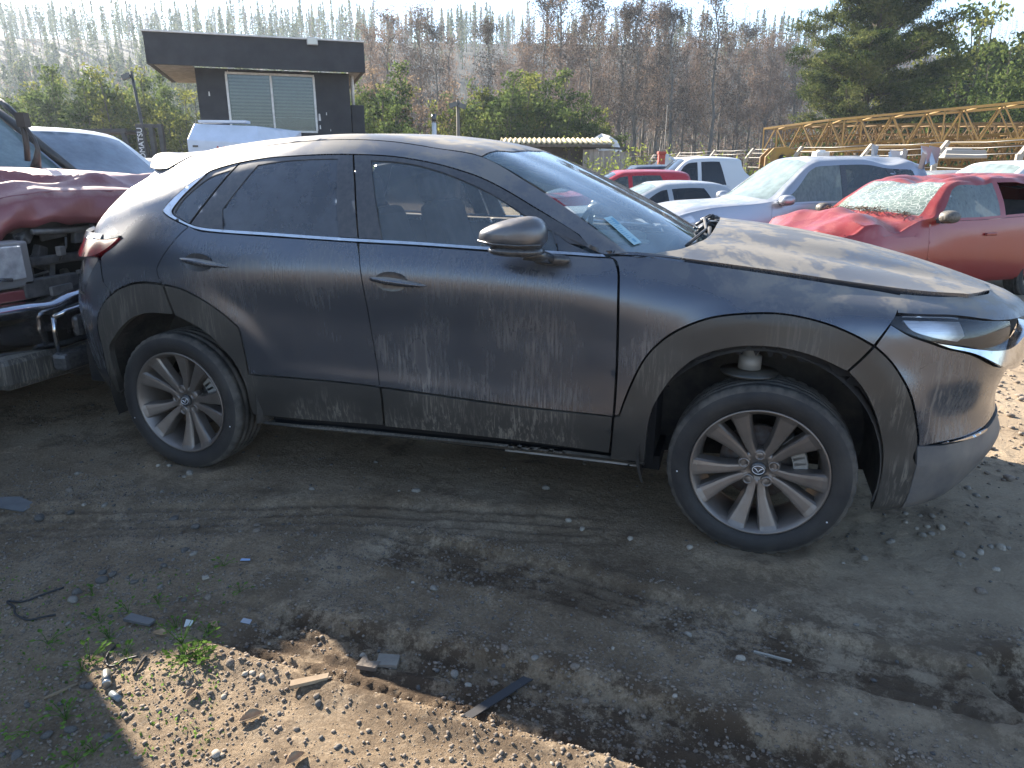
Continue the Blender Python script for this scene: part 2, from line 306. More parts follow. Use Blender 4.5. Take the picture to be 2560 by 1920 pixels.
ROWS = [
 rw([(-1.5,-.70,.9,.36),(-1.0,-.64,.5,.36),(-.8,-.58,.36,.36),(-.65,-.52,.28,.355)],
    [(-.5,.22,.35),(-.3,.2,.31),(0,.18,.27),(.4,.16,.24),(.9,.15,.245),(1.4,.15,.25),(1.9,.15,.255),(2.4,.16,.26),(2.95,.15,.22)],
    [(3.15,3.12,.22,.225),(3.3,3.2,.32,.23),(3.45,3.27,.42,.24),(3.6,3.33,.55,.25),(3.85,3.38,.72,.255),(4.1,3.4,.9,.26)]),
 rw([(-1.5,-.78,.9,.34),(-1.0,-.73,.44,.34),(-.8,-.66,.27,.34),(-.65,-.57,.17,.335)],
    [(-.5,.11,.325),(-.3,.08,.29),(0,.08,.27),(.4,.08,.258),(.9,.075,.27),(1.4,.075,.28),(1.9,.075,.288),(2.4,.06,.285),(2.95,.045,.225)],
    [(3.15,3.15,.09,.232),(3.3,3.29,.19,.25),(3.45,3.38,.31,.275),(3.6,3.45,.46,.295),(3.85,3.50,.69,.30),(4.1,3.52,.9,.30)]),
 rw([(-1.5,-.84,.9,.42),(-1.0,-.78,.42,.42),(-.8,-.70,.24,.42),(-.65,-.60,.13,.41)],
    [(-.5,.07,.40),(-.3,.04,.38),(0,.03,.37),(.4,.04,.37),(.9,.045,.37),(1.4,.045,.37),(1.9,.045,.37),(2.4,.03,.37),(2.95,.025,.35)],
    [(3.15,3.17,.065,.36),(3.3,3.33,.16,.37),(3.45,3.45,.30,.385),(3.6,3.53,.46,.40),(3.85,3.58,.69,.405),(4.1,3.6,.9,.405)]),
 rw([(-1.5,-.87,.9,.54),(-1.0,-.80,.40,.54),(-.8,-.72,.22,.54),(-.65,-.61,.11,.53)],
    [(-.5,.05,.52),(-.3,.02,.52),(0,.015,.52),(.4,.022,.518),(.9,.026,.521),(1.4,.026,.515),(1.9,.024,.502),(2.4,.015,.50),(2.95,.02,.50)],
    [(3.15,3.17,.06,.49),(3.3,3.33,.155,.49),(3.45,3.44,.29,.49),(3.6,3.52,.45,.50),(3.85,3.57,.69,.50),(4.1,3.59,.9,.50)]),
 rw([(-1.5,-.88,.9,.63),(-1.0,-.80,.38,.63),(-.8,-.72,.20,.63),(-.65,-.61,.10,.63)],
    [(-.5,.045,.62),(-.3,.02,.62),(0,.01,.62),(.4,.022,.605),(.9,.031,.60),(1.4,.031,.595),(1.9,.025,.585),(2.4,.01,.60),(2.95,.015,.60)],
    [(3.15,3.16,.06,.59),(3.3,3.31,.16,.58),(3.45,3.43,.295,.58),(3.6,3.505,.455,.58),(3.85,3.555,.69,.58),(4.1,3.57,.9,.58)]),
 rw([(-1.5,-.87,.9,.80),(-1.0,-.80,.38,.80),(-.8,-.72,.20,.80),(-.65,-.61,.10,.80)],
    [(-.5,.045,.80),(-.3,.018,.80),(0,.008,.80),(.4,.022,.80),(.9,.030,.79),(1.4,.030,.78),(1.9,.022,.78),(2.4,.008,.78),(2.95,.012,.76)],
    [(3.15,3.17,.055,.75),(3.3,3.33,.14,.745),(3.45,3.44,.27,.74),(3.6,3.52,.43,.74),(3.85,3.57,.68,.74),(4.1,3.59,.9,.74)]),
 rw([(-1.5,-.83,.9,1.02),(-1.0,-.78,.46,1.02),(-.8,-.70,.27,1.02),(-.65,-.58,.155,1.02)],
    [(-.5,.095,1.02),(-.3,.05,1.025),(0,.022,1.03),(.4,.02,1.032),(.9,.02,1.032),(1.4,.02,1.03),(1.9,.022,1.022),(2.15,.032,1.01),(2.4,.04,.995),(2.65,.045,.985),(2.95,.05,.965)],
    [(3.15,3.16,.09,.955),(3.3,3.31,.17,.95),(3.45,3.44,.29,.945),(3.6,3.535,.45,.94),(3.85,3.6,.69,.935),(4.1,3.62,.9,.935)]),
 rw([(-1.5,-.77,.9,1.13),(-1.0,-.71,.50,1.13),(-.8,-.64,.33,1.13),(-.65,-.55,.22,1.14)],
    [(-.5,.165,1.145),(-.3,.115,1.15),(0,.078,1.15),(.4,.066,1.147),(.9,.062,1.141),(1.4,.064,1.131),(1.9,.078,1.116),(2.02,.084,1.111),(2.1,.09,1.115),(2.2,.10,1.115),(2.4,.12,1.095),(2.65,.14,1.066),(2.95,.17,1.028)],
    [(3.15,3.15,.20,1.006),(3.3,3.28,.27,.998),(3.45,3.39,.40,.992),(3.6,3.44,.55,.985),(3.85,3.475,.72,.978),(4.1,3.49,.9,.972)]),
 rw([(-1.5,-.60,.9,1.31),(-1.0,-.55,.56,1.31),(-.8,-.51,.43,1.31),(-.65,-.48,.36,1.305),(-.5,-.42,.28,1.295)],
    [(-.3,.205,1.275),(0,.155,1.28),(.4,.140,1.30),(.9,.136,1.31),(1.4,.136,1.29),(1.6,.134,1.25),(1.75,.125,1.205),(1.9,.10,1.155),(2.02,.088,1.121),(2.1,.094,1.122),(2.45,.13,1.05)]),
 rw([(-1.5,-.50,.9,1.40),(-1.0,-.45,.60,1.40),(-.8,-.40,.49,1.395),(-.65,-.36,.43,1.39),(-.5,-.32,.375,1.39),(-.3,-.24,.315,1.375)],
    [(0,.262,1.405),(.3,.258,1.448),(.6,.256,1.478),(.9,.252,1.482),(1.18,.250,1.461),(1.345,.240,1.430),(1.58,.205,1.345),(1.735,.168,1.262),(1.9,.118,1.187),(2.02,.092,1.132),(2.1,.10,1.127),(2.45,.13,1.03)]),
 rw([(-1.5,-.52,.9,1.455),(-1.0,-.46,.62,1.455),(-.8,-.40,.51,1.448),(-.65,-.34,.45,1.445),(-.5,-.28,.40,1.438),(-.3,-.18,.365,1.432)],
    [(0,.345,1.470),(.3,.335,1.510),(.6,.33,1.538),(.8,.33,1.545),(1.07,.33,1.531),(1.23,.33,1.508),(1.44,.325,1.474),(1.655,.272,1.382),(1.78,.225,1.32),(1.9,.172,1.253),(2.1,.118,1.130),(2.45,.07,.93)]),
 rw([(-1.5,-.50,.9,1.466),(-1.0,-.46,.72,1.466),(-.8,-.40,.66,1.468),(-.65,-.33,.63,1.47),(-.5,-.26,.61,1.478),(-.3,-.17,.60,1.49)],
    [(0,.59,1.530),(.3,.58,1.562),(.6,.58,1.576),(.9,.58,1.576),(1.2,.58,1.556),(1.45,.58,1.520),(1.65,.57,1.452),(1.9,.56,1.345),(2.1,.55,1.245),(2.3,.55,1.135),(2.45,.55,1.05)]),
 rw([(-1.5,-.49,.9,1.47),(-1.0,-.46,.9,1.474),(-.8,-.42,.9,1.482),(-.65,-.36,.9,1.49),(-.5,-.28,.9,1.504),(-.3,-.18,.9,1.522)],
    [(0,.9,1.556),(.3,.9,1.582),(.6,.9,1.593),(.9,.9,1.592),(1.2,.9,1.573),(1.45,.9,1.537),(1.6,.9,1.495),(1.828,.9,1.395),(2.0,.9,1.312),(2.18,.9,1.225),(2.31,.9,1.155),(2.45,.9,1.08)])]
RF = (2.63,.335); RR = (0,.338)          # arch centres
def sstep(a,b,x):
    t=np.clip((x-a)/(b-a),0,1); return t*t*(3-2*t)
def body_raw(u, v):
    u=np.asarray(u,float); v=np.asarray(v,float)
    R=np.stack([hermite([a[0] for a in r],[a[1:] for a in r],np.minimum(u,2.45) if k>7 else u) for k,r in enumerate(ROWS)])
    out=np.zeros(u.shape+(3,))
    full=(u<=2.1)|(v>1.0)
    kn=np.array(VK)
    for sel,K in ((full,13),(~full,8)):
        if not sel.any(): continue
        RR_=R[:K][:,sel]; k=kn[:K]; q=np.clip(v[sel],0,k[-1])
        h=k[1:]-k[:-1]; d=(RR_[1:]-RR_[:-1])/h[:,None,None]
        m=np.zeros_like(RR_); w0=(h[1:]/(h[1:]+h[:-1]))[:,None,None]
        m[1:-1]=w0*d[:-1]+(1-w0)*d[1:]; m[0]=d[0]; m[-1]=d[-1]
        i=np.clip(np.searchsorted(k,q,side='right')-1,0,K-2); j=np.arange(len(q))
        t=((q-k[i])/h[i])[:,None]; hh=h[i][:,None]
        out[sel]=(2*t**3-3*t**2+1)*RR_[i,j]+(t**3-2*t**2+t)*hh*m[i,j]+(-2*t**3+3*t**2)*RR_[i+1,j]+(t**3-t**2)*hh*m[i+1,j]
    return out
def body(u, v):
    """point on the body side; u runs tail to nose (metres along the side), v from sill to roof centre"""
    P=body_raw(u,v)
    x,y,z=P[...,0],P[...,1],P[...,2]
    # flared wheel arches
    for (cx,cz),ro,rx in ((RF,.655,1.0),(RR,.645,1.0)):
        r=np.hypot((x-cx)*rx,z-cz)
        amt=(1-sstep(ro-.085,ro,r))*sstep(.48,.80,z)*(1-sstep(1.02,1.06,z))
        tgt=.0-.012*(1-sstep(.50,.60,r))*0+.02*sstep(.53,.42,r)*0
        yy=np.where(y<.13,y+(np.minimum(y,.004+.02*sstep(.0,.9,np.abs(x-cx)))-y)*amt,y)
        y=yy
    out=P.copy(); out[...,1]=y
    return out
HROWS = [(0,[(2.0,.085,1.13),(2.2,.105,1.122),(2.4,.125,1.103),(2.65,.145,1.076),(2.95,.175,1.040),(3.15,.205,1.020),(3.3,.27,1.008),(3.45,.36,.985),(3.55,.45,.95)]),
 (.2,[(2.0,.24,1.165),(2.2,.26,1.158),(2.4,.28,1.145),(2.65,.30,1.116),(2.95,.33,1.074),(3.15,.36,1.043),(3.3,.40,1.020),(3.45,.46,.985),(3.55,.50,.95)]),
 (.34,[(2.0,.40,1.185),(2.2,.40,1.178),(2.4,.415,1.163),(2.65,.43,1.130),(2.95,.45,1.080),(3.15,.47,1.045),(3.3,.50,1.020),(3.45,.54,.984),(3.55,.57,.95)]),
 (.5,[(2.0,.57,1.21),(2.2,.565,1.206),(2.4,.565,1.19),(2.65,.57,1.163),(2.95,.58,1.113),(3.15,.59,1.070),(3.3,.61,1.032),(3.45,.64,.986),(3.55,.66,.95)]),
 (.85,[(2.0,.9,1.222),(2.2,.9,1.218),(2.4,.9,1.202),(2.65,.9,1.176),(2.95,.9,1.128),(3.15,.9,1.084),(3.3,.9,1.045),(3.45,.9,.998),(3.55,.9,.962)])]
def hood(u, v):
    u=np.asarray(u,float); v=np.asarray(v,float)
    kn=np.array([a for a,_ in HROWS])
    R=np.stack([hermite([a[0] for a in r],[a for a in r],u) for _,r in HROWS])
    h=kn[1:]-kn[:-1]; d=(R[1:]-R[:-1])/h[:,None,None]
    m=np.zeros_like(R); w0=(h[1:]/(h[1:]+h[:-1]))[:,None,None]
    m[1:-1]=w0*d[:-1]+(1-w0)*d[1:]; m[0]=d[0]; m[-1]=d[-1]*0; m[-1,...,1]=d[-1,...,1]
    i=np.clip(np.searchsorted(kn,v,side='right')-1,0,len(kn)-2); j=np.arange(len(v))
    t=((v-kn[i])/h[i])[:,None]; hh=h[i][:,None]
    return (2*t**3-3*t**2+1)*R[i,j]+(t**3-2*t**2+t)*hh*m[i,j]+(-2*t**3+3*t**2)*R[i+1,j]+(t**3-t**2)*hh*m[i+1,j]
# outlines of the panels in surface coordinates
POLY = {
 'window_trim': [(2.029,0.995), (1.785,0.991), (1.551,0.991), (1.274,0.994), (0.992,0.993), (0.772,0.995), (0.555,0.999), (0.329,1.002), (0.193,1.010), (0.119,1.028), (0.021,1.063), (-0.032,1.091), (-0.044,1.108), (-0.029,1.143), (0.011,1.207), (0.075,1.275), (0.137,1.320), (0.138,1.317), (0.096,1.262), (0.049,1.200), (0.012,1.126), (0.009,1.099), (0.026,1.079), (0.066,1.060), (0.126,1.036), (0.206,1.020), (0.326,1.015), (0.553,1.012), (0.770,1.008), (0.990,1.006), (1.272,1.007), (1.519,1.005), (1.783,1.007), (2.014,1.017)],
 'dlo': [(2.029,0.995), (1.785,0.991), (1.551,0.991), (1.274,0.994), (0.992,0.993), (0.772,0.995), (0.555,0.999), (0.329,1.002), (0.193,1.010), (0.119,1.028), (0.021,1.063), (-0.032,1.091), (-0.044,1.108), (-0.029,1.143), (0.011,1.207), (0.075,1.275), (0.135,1.323), (0.172,1.338), (0.295,1.361), (0.450,1.365), (0.604,1.359), (0.894,1.361), (1.032,1.363), (1.183,1.361), (1.349,1.360), (1.481,1.366), (1.595,1.368), (1.755,1.377), (1.916,1.371), (2.024,1.277)],
 'frame_quarter': [(0.138,1.320), (0.172,1.338), (0.296,1.360), (0.123,1.038), (0.065,1.062), (0.026,1.080), (0.010,1.099), (0.013,1.126), (0.050,1.200), (0.098,1.262)],
 'glass_quarter': [(0.117,1.046), (0.064,1.073), (0.035,1.088), (0.024,1.102), (0.048,1.166), (0.100,1.237), (0.169,1.297), (0.268,1.320)],
 'frame_rear': [(0.304,1.357), (0.451,1.364), (0.605,1.358), (0.884,1.360), (0.935,1.216), (0.990,1.008), (0.770,1.010), (0.552,1.013), (0.326,1.017), (0.206,1.021), (0.131,1.037)],
 'glass_rear': [(0.412,1.328), (0.527,1.333), (0.692,1.333), (0.817,1.334), (0.897,1.010), (0.772,1.012), (0.552,1.015), (0.314,1.020), (0.292,1.115)],
 'frame_front': [(0.888,1.360), (1.032,1.362), (1.184,1.360), (1.349,1.359), (1.481,1.365), (1.595,1.367), (1.755,1.376), (1.916,1.370), (2.018,1.300), (1.783,1.010), (1.518,1.007), (1.272,1.009), (0.993,1.008), (0.939,1.216)],
 'glass_front': [(0.982,1.331), (1.088,1.333), (1.192,1.331), (1.277,1.323), (1.404,1.313), (1.528,1.301), (1.667,1.276), (1.800,1.225), (1.834,1.021), (1.783,1.014), (1.518,1.010), (1.272,1.010), (1.102,1.010)],
 'glass_tri': [(1.813,1.224), (1.926,1.082), (1.964,1.028), (1.847,1.020)],
 'rear_door': [(0.194,1.005), (0.329,0.999), (0.556,0.995), (0.773,0.992), (0.990,0.990), (1.009,0.931), (1.024,0.848), (1.035,0.762), (1.050,0.612), (1.069,0.446), (1.075,0.362), (1.071,0.362), (0.812,0.364), (0.412,0.361), (0.395,0.574), (0.365,0.619), (0.310,0.662), (0.218,0.714), (0.108,0.756), (0.007,0.772), (0.009,0.770), (-0.011,0.798), (-0.021,0.828), (-0.017,0.843), (0.010,0.887), (0.042,0.930), (0.086,0.985), (0.129,1.025)],
 'front_door': [(0.998,0.989), (1.274,0.990), (1.551,0.986), (1.786,0.986), (2.028,0.990), (2.062,0.974), (2.079,0.934), (2.087,0.882), (2.093,0.757), (2.097,0.572), (2.095,0.399), (2.093,0.360), (2.093,0.360), (1.912,0.357), (1.576,0.351), (1.079,0.361), (1.075,0.362), (1.069,0.446), (1.050,0.612), (1.035,0.762), (1.024,0.848), (1.009,0.931)],
 'cladding_rear_door': [(0.015,0.767), (0.108,0.752), (0.217,0.710), (0.309,0.656), (0.364,0.614), (0.394,0.568), (0.407,0.354), (0.811,0.358), (1.075,0.356), (1.079,0.290), (1.071,0.164), (0.744,0.152), (0.384,0.148), (0.380,0.183), (0.384,0.274), (0.360,0.376), (0.323,0.444), (0.271,0.503), (0.231,0.544), (0.160,0.588), (0.086,0.619), (0.052,0.632), (0.031,0.707)],
 'cladding_front_door': [(1.081,0.354), (1.576,0.344), (1.913,0.351), (2.092,0.356), (2.088,0.228), (2.081,0.155), (1.642,0.162), (1.341,0.162), (1.077,0.159), (1.085,0.291)],
 'rocker': [(0.381,0.143), (0.743,0.146), (1.070,0.156), (1.341,0.155), (1.642,0.155), (2.081,0.146), (2.225,0.145), (2.216,0.013), (2.048,0.013), (1.612,-0.003), (1.123,0.034), (0.847,0.084), (0.418,0.059), (0.381,0.114)],
 'cladding_quarter': [(0.024,0.706), (0.006,0.768), (-0.093,0.772), (-0.182,0.760), (-0.280,0.725), (-0.361,0.668), (-0.406,0.604), (-0.430,0.520), (-0.435,0.430), (-0.440,0.350), (-0.445,0.250), (-0.435,0.140), (-0.410,0.130), (-0.392,0.220), (-0.389,0.300), (-0.386,0.417), (-0.336,0.481), (-0.266,0.550), (-0.185,0.606), (-0.095,0.632), (0.007,0.635), (0.044,0.636)],
 'quarter_low': [(0.005,0.773), (-0.092,0.777), (-0.181,0.766), (-0.277,0.732), (-0.311,0.709), (-0.361,0.763), (-0.374,0.822), (-0.382,0.869), (-0.334,0.913), (-0.301,0.933), (-0.270,0.958)],
 'gutter': [(2.112,1.462), (2.017,1.459), (1.903,1.457), (1.779,1.455), (1.652,1.456), (1.522,1.461), (1.441,1.462), (1.355,1.461), (1.231,1.462), (1.062,1.461), (0.938,1.462), (0.800,1.462)],
 'top_line': [(0.133,1.326), (0.170,1.343), (0.295,1.361), (0.450,1.365), (0.604,1.359), (0.894,1.361), (1.032,1.363), (1.183,1.361), (1.349,1.360), (1.481,1.366), (1.595,1.368), (1.755,1.377), (1.916,1.371), (2.024,1.277)],
 'dlo_rear': [(0.120,1.024), (0.022,1.058), (-0.035,1.088), (-0.048,1.108), (-0.035,1.148), (0.006,1.212), (0.070,1.281), (0.132,1.323)],
 'door_back': [(0.129,1.025), (0.086,0.985), (0.042,0.930), (0.010,0.887), (-0.017,0.843), (-0.021,0.828), (-0.011,0.798), (0.009,0.770)],
 'fender_gap_line': [(2.032,0.990), (2.042,1.003), (2.062,0.974), (2.079,0.934), (2.087,0.882), (2.093,0.757), (2.097,0.572), (2.095,0.399), (2.093,0.360)],
 'fender': [(2.036,1.000), (2.068,0.974), (2.084,0.934), (2.092,0.882), (2.099,0.758), (2.103,0.572), (2.101,0.399), (2.098,0.363), (2.118,0.366), (2.131,0.426), (2.163,0.529), (2.202,0.621), (2.248,0.685), (2.314,0.742), (2.412,0.793), (2.510,0.819), (2.637,0.835), (2.733,0.832), (2.829,0.816), (2.910,0.789), (2.972,0.759), (3.013,0.835), (3.032,0.879), (3.060,0.985), (2.950,0.992), (2.650,0.995), (2.400,0.996), (2.200,0.997), (2.120,1.000)],
 'cladding_fender': [(2.098,0.357), (2.118,0.362), (2.135,0.427), (2.167,0.529), (2.205,0.620), (2.251,0.683), (2.316,0.738), (2.413,0.790), (2.511,0.816), (2.638,0.832), (2.734,0.829), (2.828,0.813), (2.909,0.786), (2.970,0.755), (2.934,0.701), (2.904,0.657), (2.815,0.694), (2.718,0.713), (2.620,0.714), (2.521,0.700), (2.423,0.663), (2.358,0.611), (2.306,0.540), (2.255,0.437), (2.234,0.350), (2.225,0.159), (2.223,0.125), (2.082,0.120), (2.088,0.156), (2.094,0.253)],
 'cladding_bumper': [(2.908,0.655), (2.938,0.699), (2.975,0.754), (3.029,0.705), (3.077,0.627), (3.119,0.523), (3.147,0.419), (3.151,0.359), (3.154,0.275), (3.304,0.025), (3.058,0.090), (3.051,0.307), (3.032,0.408), (2.997,0.504), (2.951,0.599)],
 'bumper_edge': [(3.032,0.877), (3.014,0.834), (2.977,0.757), (3.031,0.707), (3.080,0.629), (3.123,0.525), (3.151,0.419), (3.155,0.358), (3.157,0.274), (3.309,0.027)],
 'headlight': [(2.996,0.872), (3.090,0.880), (3.195,0.883), (3.266,0.871), (3.329,0.855), (3.450,0.820), (3.750,0.820), (3.750,0.720), (3.450,0.735), (3.283,0.758), (3.150,0.780), (3.070,0.804), (3.012,0.840)],
 'wing_trim': [(3.134,0.782), (3.228,0.765), (3.283,0.755), (3.450,0.735), (3.750,0.720), (3.750,0.665), (3.450,0.675), (3.263,0.743), (3.191,0.761)],
 'lip_line': [(3.151,0.359), (3.228,0.369), (3.338,0.380), (3.488,0.390)],
 'lamp': [(-0.271,0.959), (-0.301,0.935), (-0.335,0.915), (-0.384,0.898), (-0.425,0.887)],
 'hood_rear': [(2.225,0.047), (2.296,0.119), (2.347,0.229), (2.376,0.319)],
 'hood_front': [(3.267,-0.128), (3.337,-0.008), (3.385,0.123)],
}
# ---------------------------------------------------------------- ground and hills
FH = Vector((math.sin(YAW), math.cos(YAW), 0)); RH = Vector((math.cos(YAW), -math.sin(YAW), 0))
def spot(px, py, D):
    """world point D metres ahead of the camera along the bearing px and elevation py of the survey sketch"""
    d = cf_+(px-1280)/FPX*cr_-(py-960)/FPX*cu_; return CAM+d*(D/d.dot(FH))
def hsmooth(a, b, x):
    t = np.clip((x-a)/(b-a), 0, 1); return t*t*(3-2*t)
def gz(x, y):
    x = np.asarray(x, float); y = np.asarray(y, float)
    D = (x-CAM.x)*FH.x+(y-CAM.y)*FH.y; R = np.hypot(x-CAM.x, y-CAM.y)
    z = -.15*hsmooth(3, 8, y)
    hill = 44*hsmooth(82, 300, D)*(.92+.16*vnoise(x/90, y/90, 5))+1.5*fbm(x/14, y/14, 3, 9)*hsmooth(80, 130, R)
    z = z+hill*hsmooth(-40, 60, D)+12*hsmooth(60, 260, R)*(1-hsmooth(-40, 60, D))
    return z
RUTS = [([(5.4, -1.35), (4.2, -1.22), (3.2, -1.12), (2.35, -1.02), (1.6, -.98), (.9, -.95)], .13, .042), ([(6.2, -.30), (4.6, -.52), (3.5, -.62), (2.7, -.55), (2.0, -.42), (1.0, -.35)], .12, .032),
        ([(3.45, -.52), (3.9, -.44), (4.35, -.42)], .14, .045), ([(-2, -1.2), (-.5, -.75), (1.0, -.2), (2.2, .05)], .15, .018)]
def near_z(x, y):
    f = hsmooth(-5.5, -4.2, x)*(1-hsmooth(7.5, 9, x))*hsmooth(-3.6, -3.2, y)*(1-hsmooth(4, 5.5, y))
    z = .030*fbm(x*1.3, y*1.3, 3, 21)+.016*fbm(x*6, y*6, 3, 4)+.020*np.maximum(0, fbm(x*15, y*15, 3, 8)-.02)+.012*np.maximum(-.1, fbm(x*38, y*38, 2, 3))
    mo = np.zeros(x.shape)
    # clods in the turned earth by the front wheel
    cl = np.exp(-(((x-3.3)/.9)**2+((y+.62)/.22)**2)); z = z+cl*.05*np.maximum(0, fbm(x*9, y*11, 3, 31)+.08)
    for pts, w, dep in RUTS:
        best = np.full(x.shape, 9.0); side = np.zeros(x.shape); al = np.zeros(x.shape); acc = 0
        for (ax, ay), (bx, by) in zip(pts[:-1], pts[1:]):
            dx, dy = bx-ax, by-ay; L = math.hypot(dx, dy); t = np.clip(((x-ax)*dx+(y-ay)*dy)/L/L, 0, 1)
            ex, ey = x-ax-t*dx, y-ay-t*dy; d = np.hypot(ex, ey); k = d < best
            best = np.where(k, d, best); side = np.where(k, (ex*dy-ey*dx)/L, side); al = np.where(k, acc+t*L, al); acc += L
        inn = 1-hsmooth(w*.75, w*1.05, best); rim = np.exp(-((best-w*1.25)/(w*.28))**2)
        tread = .5+.5*np.cos(side/w*math.pi*4.2); lug = .5+.5*np.sign(np.sin(al*2*math.pi/.045+side*30))
        ends = 1-hsmooth(acc*.93, acc, al)
        mo = np.maximum(mo, ends*np.exp(-(best/(w*1.9))**2)*dep*36)
        z = z+ends*(inn*(-dep+.013*tread+.006*lug*(abs(side) > w*.5))+rim*dep*.5*(.6+fbm(x*14, y*14, 2, 6)))
    global MOIST
    for (wx, wy) in ((2.655, .11), (0, .11)):       # soil pressed up round the tyres
        d = np.hypot((x-wx)/1.0, (y-wy)/.8); z = z*hsmooth(.10, .30, d)+.014*np.exp(-((d-.24)/.06)**2)*(.5+vnoise(x*9, y*9, 2))
    mo = np.maximum(mo, np.exp(-(((x-2.9)/1.0)**2+((y+.45)/.30)**2))*.9); MOIST = mo*f
    return z*f
def axis(lo, hi, step, a, b):
    mid = list(np.arange(lo, hi, step)); L = []; x = lo; s = step
    while x > a: s *= 1.16; x -= s; L.append(x)
    Rr = []; x = mid[-1]; s = step
    while x < b: s *= 1.16; x += s; Rr.append(x)
    return np.array(L[::-1]+mid+Rr)
def ax2(lo, hi, step, a, b, cap):
    mid = list(np.arange(lo, hi, step)); L = []; x = lo; s = step
    while x > a: s = min(s*1.16, max(cap, abs(x)*.06)); x -= s; L.append(x)
    Rr = []; x = mid[-1]; s = step
    while x < b: s = min(s*1.16, max(cap, abs(x)*.06)); x += s; Rr.append(x)
    return np.array(L[::-1]+mid+Rr)
gx = ax2(-2.2, 5.2, .0135, -1600, 1600, 6); gy = ax2(-1.75, 1.3, .0135, -1600, 1600, 6)
X, Y = np.meshgrid(gx, gy); Z = gz(X, Y)+near_z(X, Y)
nx, ny = len(gx), len(gy); idx = np.arange(nx*ny).reshape(ny, nx)
Fq = np.stack([idx[:-1, :-1], idx[:-1, 1:], idx[1:, 1:], idx[1:, :-1]], -1).reshape(-1, 4)
def ground_mat():
    m, t, out = new_mat('ground_soil'); L = t.links.new
    b = N(t, 'ShaderNodeBsdfPrincipled', ins={'Roughness': .93, 'Specular IOR Level': .25}); L(b.outputs[0], out.inputs[0])
    tc = N(t, 'ShaderNodeTexCoord'); P = tc.outputs['Object']
    def noise(s, d=5, r=.6, st=None):
        n = N(t, 'ShaderNodeTexNoise', ins={'Scale': s, 'Detail': d, 'Roughness': r}); src = P
        if st: mp = N(t, 'ShaderNodeMapping', ins={'Scale': st}); L(P, mp.inputs[0]); src = mp.outputs[0]
        L(src, n.inputs[0]); return n.outputs[0]
    def ramp(src, cols):
        r = N(t, 'ShaderNodeValToRGB'); e = r.color_ramp.elements
        e[0].position, e[0].color = cols[0][0], (*cols[0][1], 1); e[1].position, e[1].color = cols[-1][0], (*cols[-1][1], 1)
        for p, c in cols[1:-1]: q = e.new(p); q.color = (*c, 1)
        L(src, r.inputs[0]); return r.outputs[0]
    def mix(f, a, c):
        x = N(t, 'ShaderNodeMix', data_type='RGBA'); L(f, x.inputs[0]); L(a, x.inputs[6]); L(c, x.inputs[7]); return x.outputs[2]
    base = ramp(noise(1.1, 7, .65), [(.34, (.17, .115, .068)), (.50, (.31, .225, .142)), (.66, (.45, .35, .24))])
    grit = ramp(noise(85, 4, .7), [(.36, (.075, .052, .034)), (.50, (.24, .183, .125)), (.68, (.50, .42, .32))])
    f1 = N(t, 'ShaderNodeMath', operation='MULTIPLY', ins={1: .62}); L(noise(9, 4), f1.inputs[0])
    c = mix(f1.outputs[0], base, grit)
    # small pale grains
    v = N(t, 'ShaderNodeTexVoronoi', ins={'Scale': 90.0, 'Randomness': 1.0}); L(P, v.inputs[0])
    gr = N(t, 'ShaderNodeMapRange', ins={'From Min': .10, 'From Max': .22, 'To Min': 1.0, 'To Max': 0.0}); L(v.outputs['Distance'], gr.inputs[0])
    sep = N(t, 'ShaderNodeSeparateColor'); L(v.outputs['Color'], sep.inputs[0])
    th = N(t, 'ShaderNodeMath', operation='GREATER_THAN', ins={1: .90}); L(sep.outputs[0], th.inputs[0])
    g2 = N(t, 'ShaderNodeMath', operation='MULTIPLY'); L(gr.outputs[0], g2.inputs[0]); L(th.outputs[0], g2.inputs[1])
    pale = N(t, 'ShaderNodeRGB'); pale.outputs[0].default_value = (.40, .36, .31, 1); c = mix(g2.outputs[0], c, pale.outputs[0])
    # moist brown stains
    st = N(t, 'ShaderNodeMapRange', ins={'From Min': .52, 'From Max': .58, 'To Max': .55}); L(noise(1.3, 9, .78), st.inputs[0])
    at = N(t, 'ShaderNodeAttribute', attribute_name='moist'); mn = N(t, 'ShaderNodeMath', operation='MULTIPLY'); L(at.outputs['Fac'], mn.inputs[0]); mr2 = N(t, 'ShaderNodeMapRange', ins={'From Min': .44, 'From Max': .54, 'To Max': .80}); L(noise(7, 8, .8), mr2.inputs[0]); L(mr2.outputs[0], mn.inputs[1]); stm = N(t, 'ShaderNodeMath', operation='MAXIMUM'); L(st.outputs[0], stm.inputs[0]); L(mn.outputs[0], stm.inputs[1])
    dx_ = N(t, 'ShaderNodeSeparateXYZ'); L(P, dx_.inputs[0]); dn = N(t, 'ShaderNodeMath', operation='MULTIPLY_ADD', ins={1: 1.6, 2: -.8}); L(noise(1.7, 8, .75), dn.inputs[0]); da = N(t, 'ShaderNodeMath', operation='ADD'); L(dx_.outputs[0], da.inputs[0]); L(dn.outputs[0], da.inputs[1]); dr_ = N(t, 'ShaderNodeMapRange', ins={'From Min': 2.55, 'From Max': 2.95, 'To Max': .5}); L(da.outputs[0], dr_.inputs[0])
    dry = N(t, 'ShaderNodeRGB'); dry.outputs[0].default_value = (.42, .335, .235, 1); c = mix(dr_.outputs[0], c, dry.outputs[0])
    wet = N(t, 'ShaderNodeRGB'); wet.outputs[0].default_value = (.095, .064, .040, 1); c = mix(stm.outputs[0], c, wet.outputs[0])
    # far away the yard and slopes go to dry grass and scrub
    sx = N(t, 'ShaderNodeSeparateXYZ'); L(P, sx.inputs[0])
    far = N(t, 'ShaderNodeMapRange', ins={'From Min': 26.0, 'From Max': 50.0}); L(sx.outputs[1], far.inputs[0])
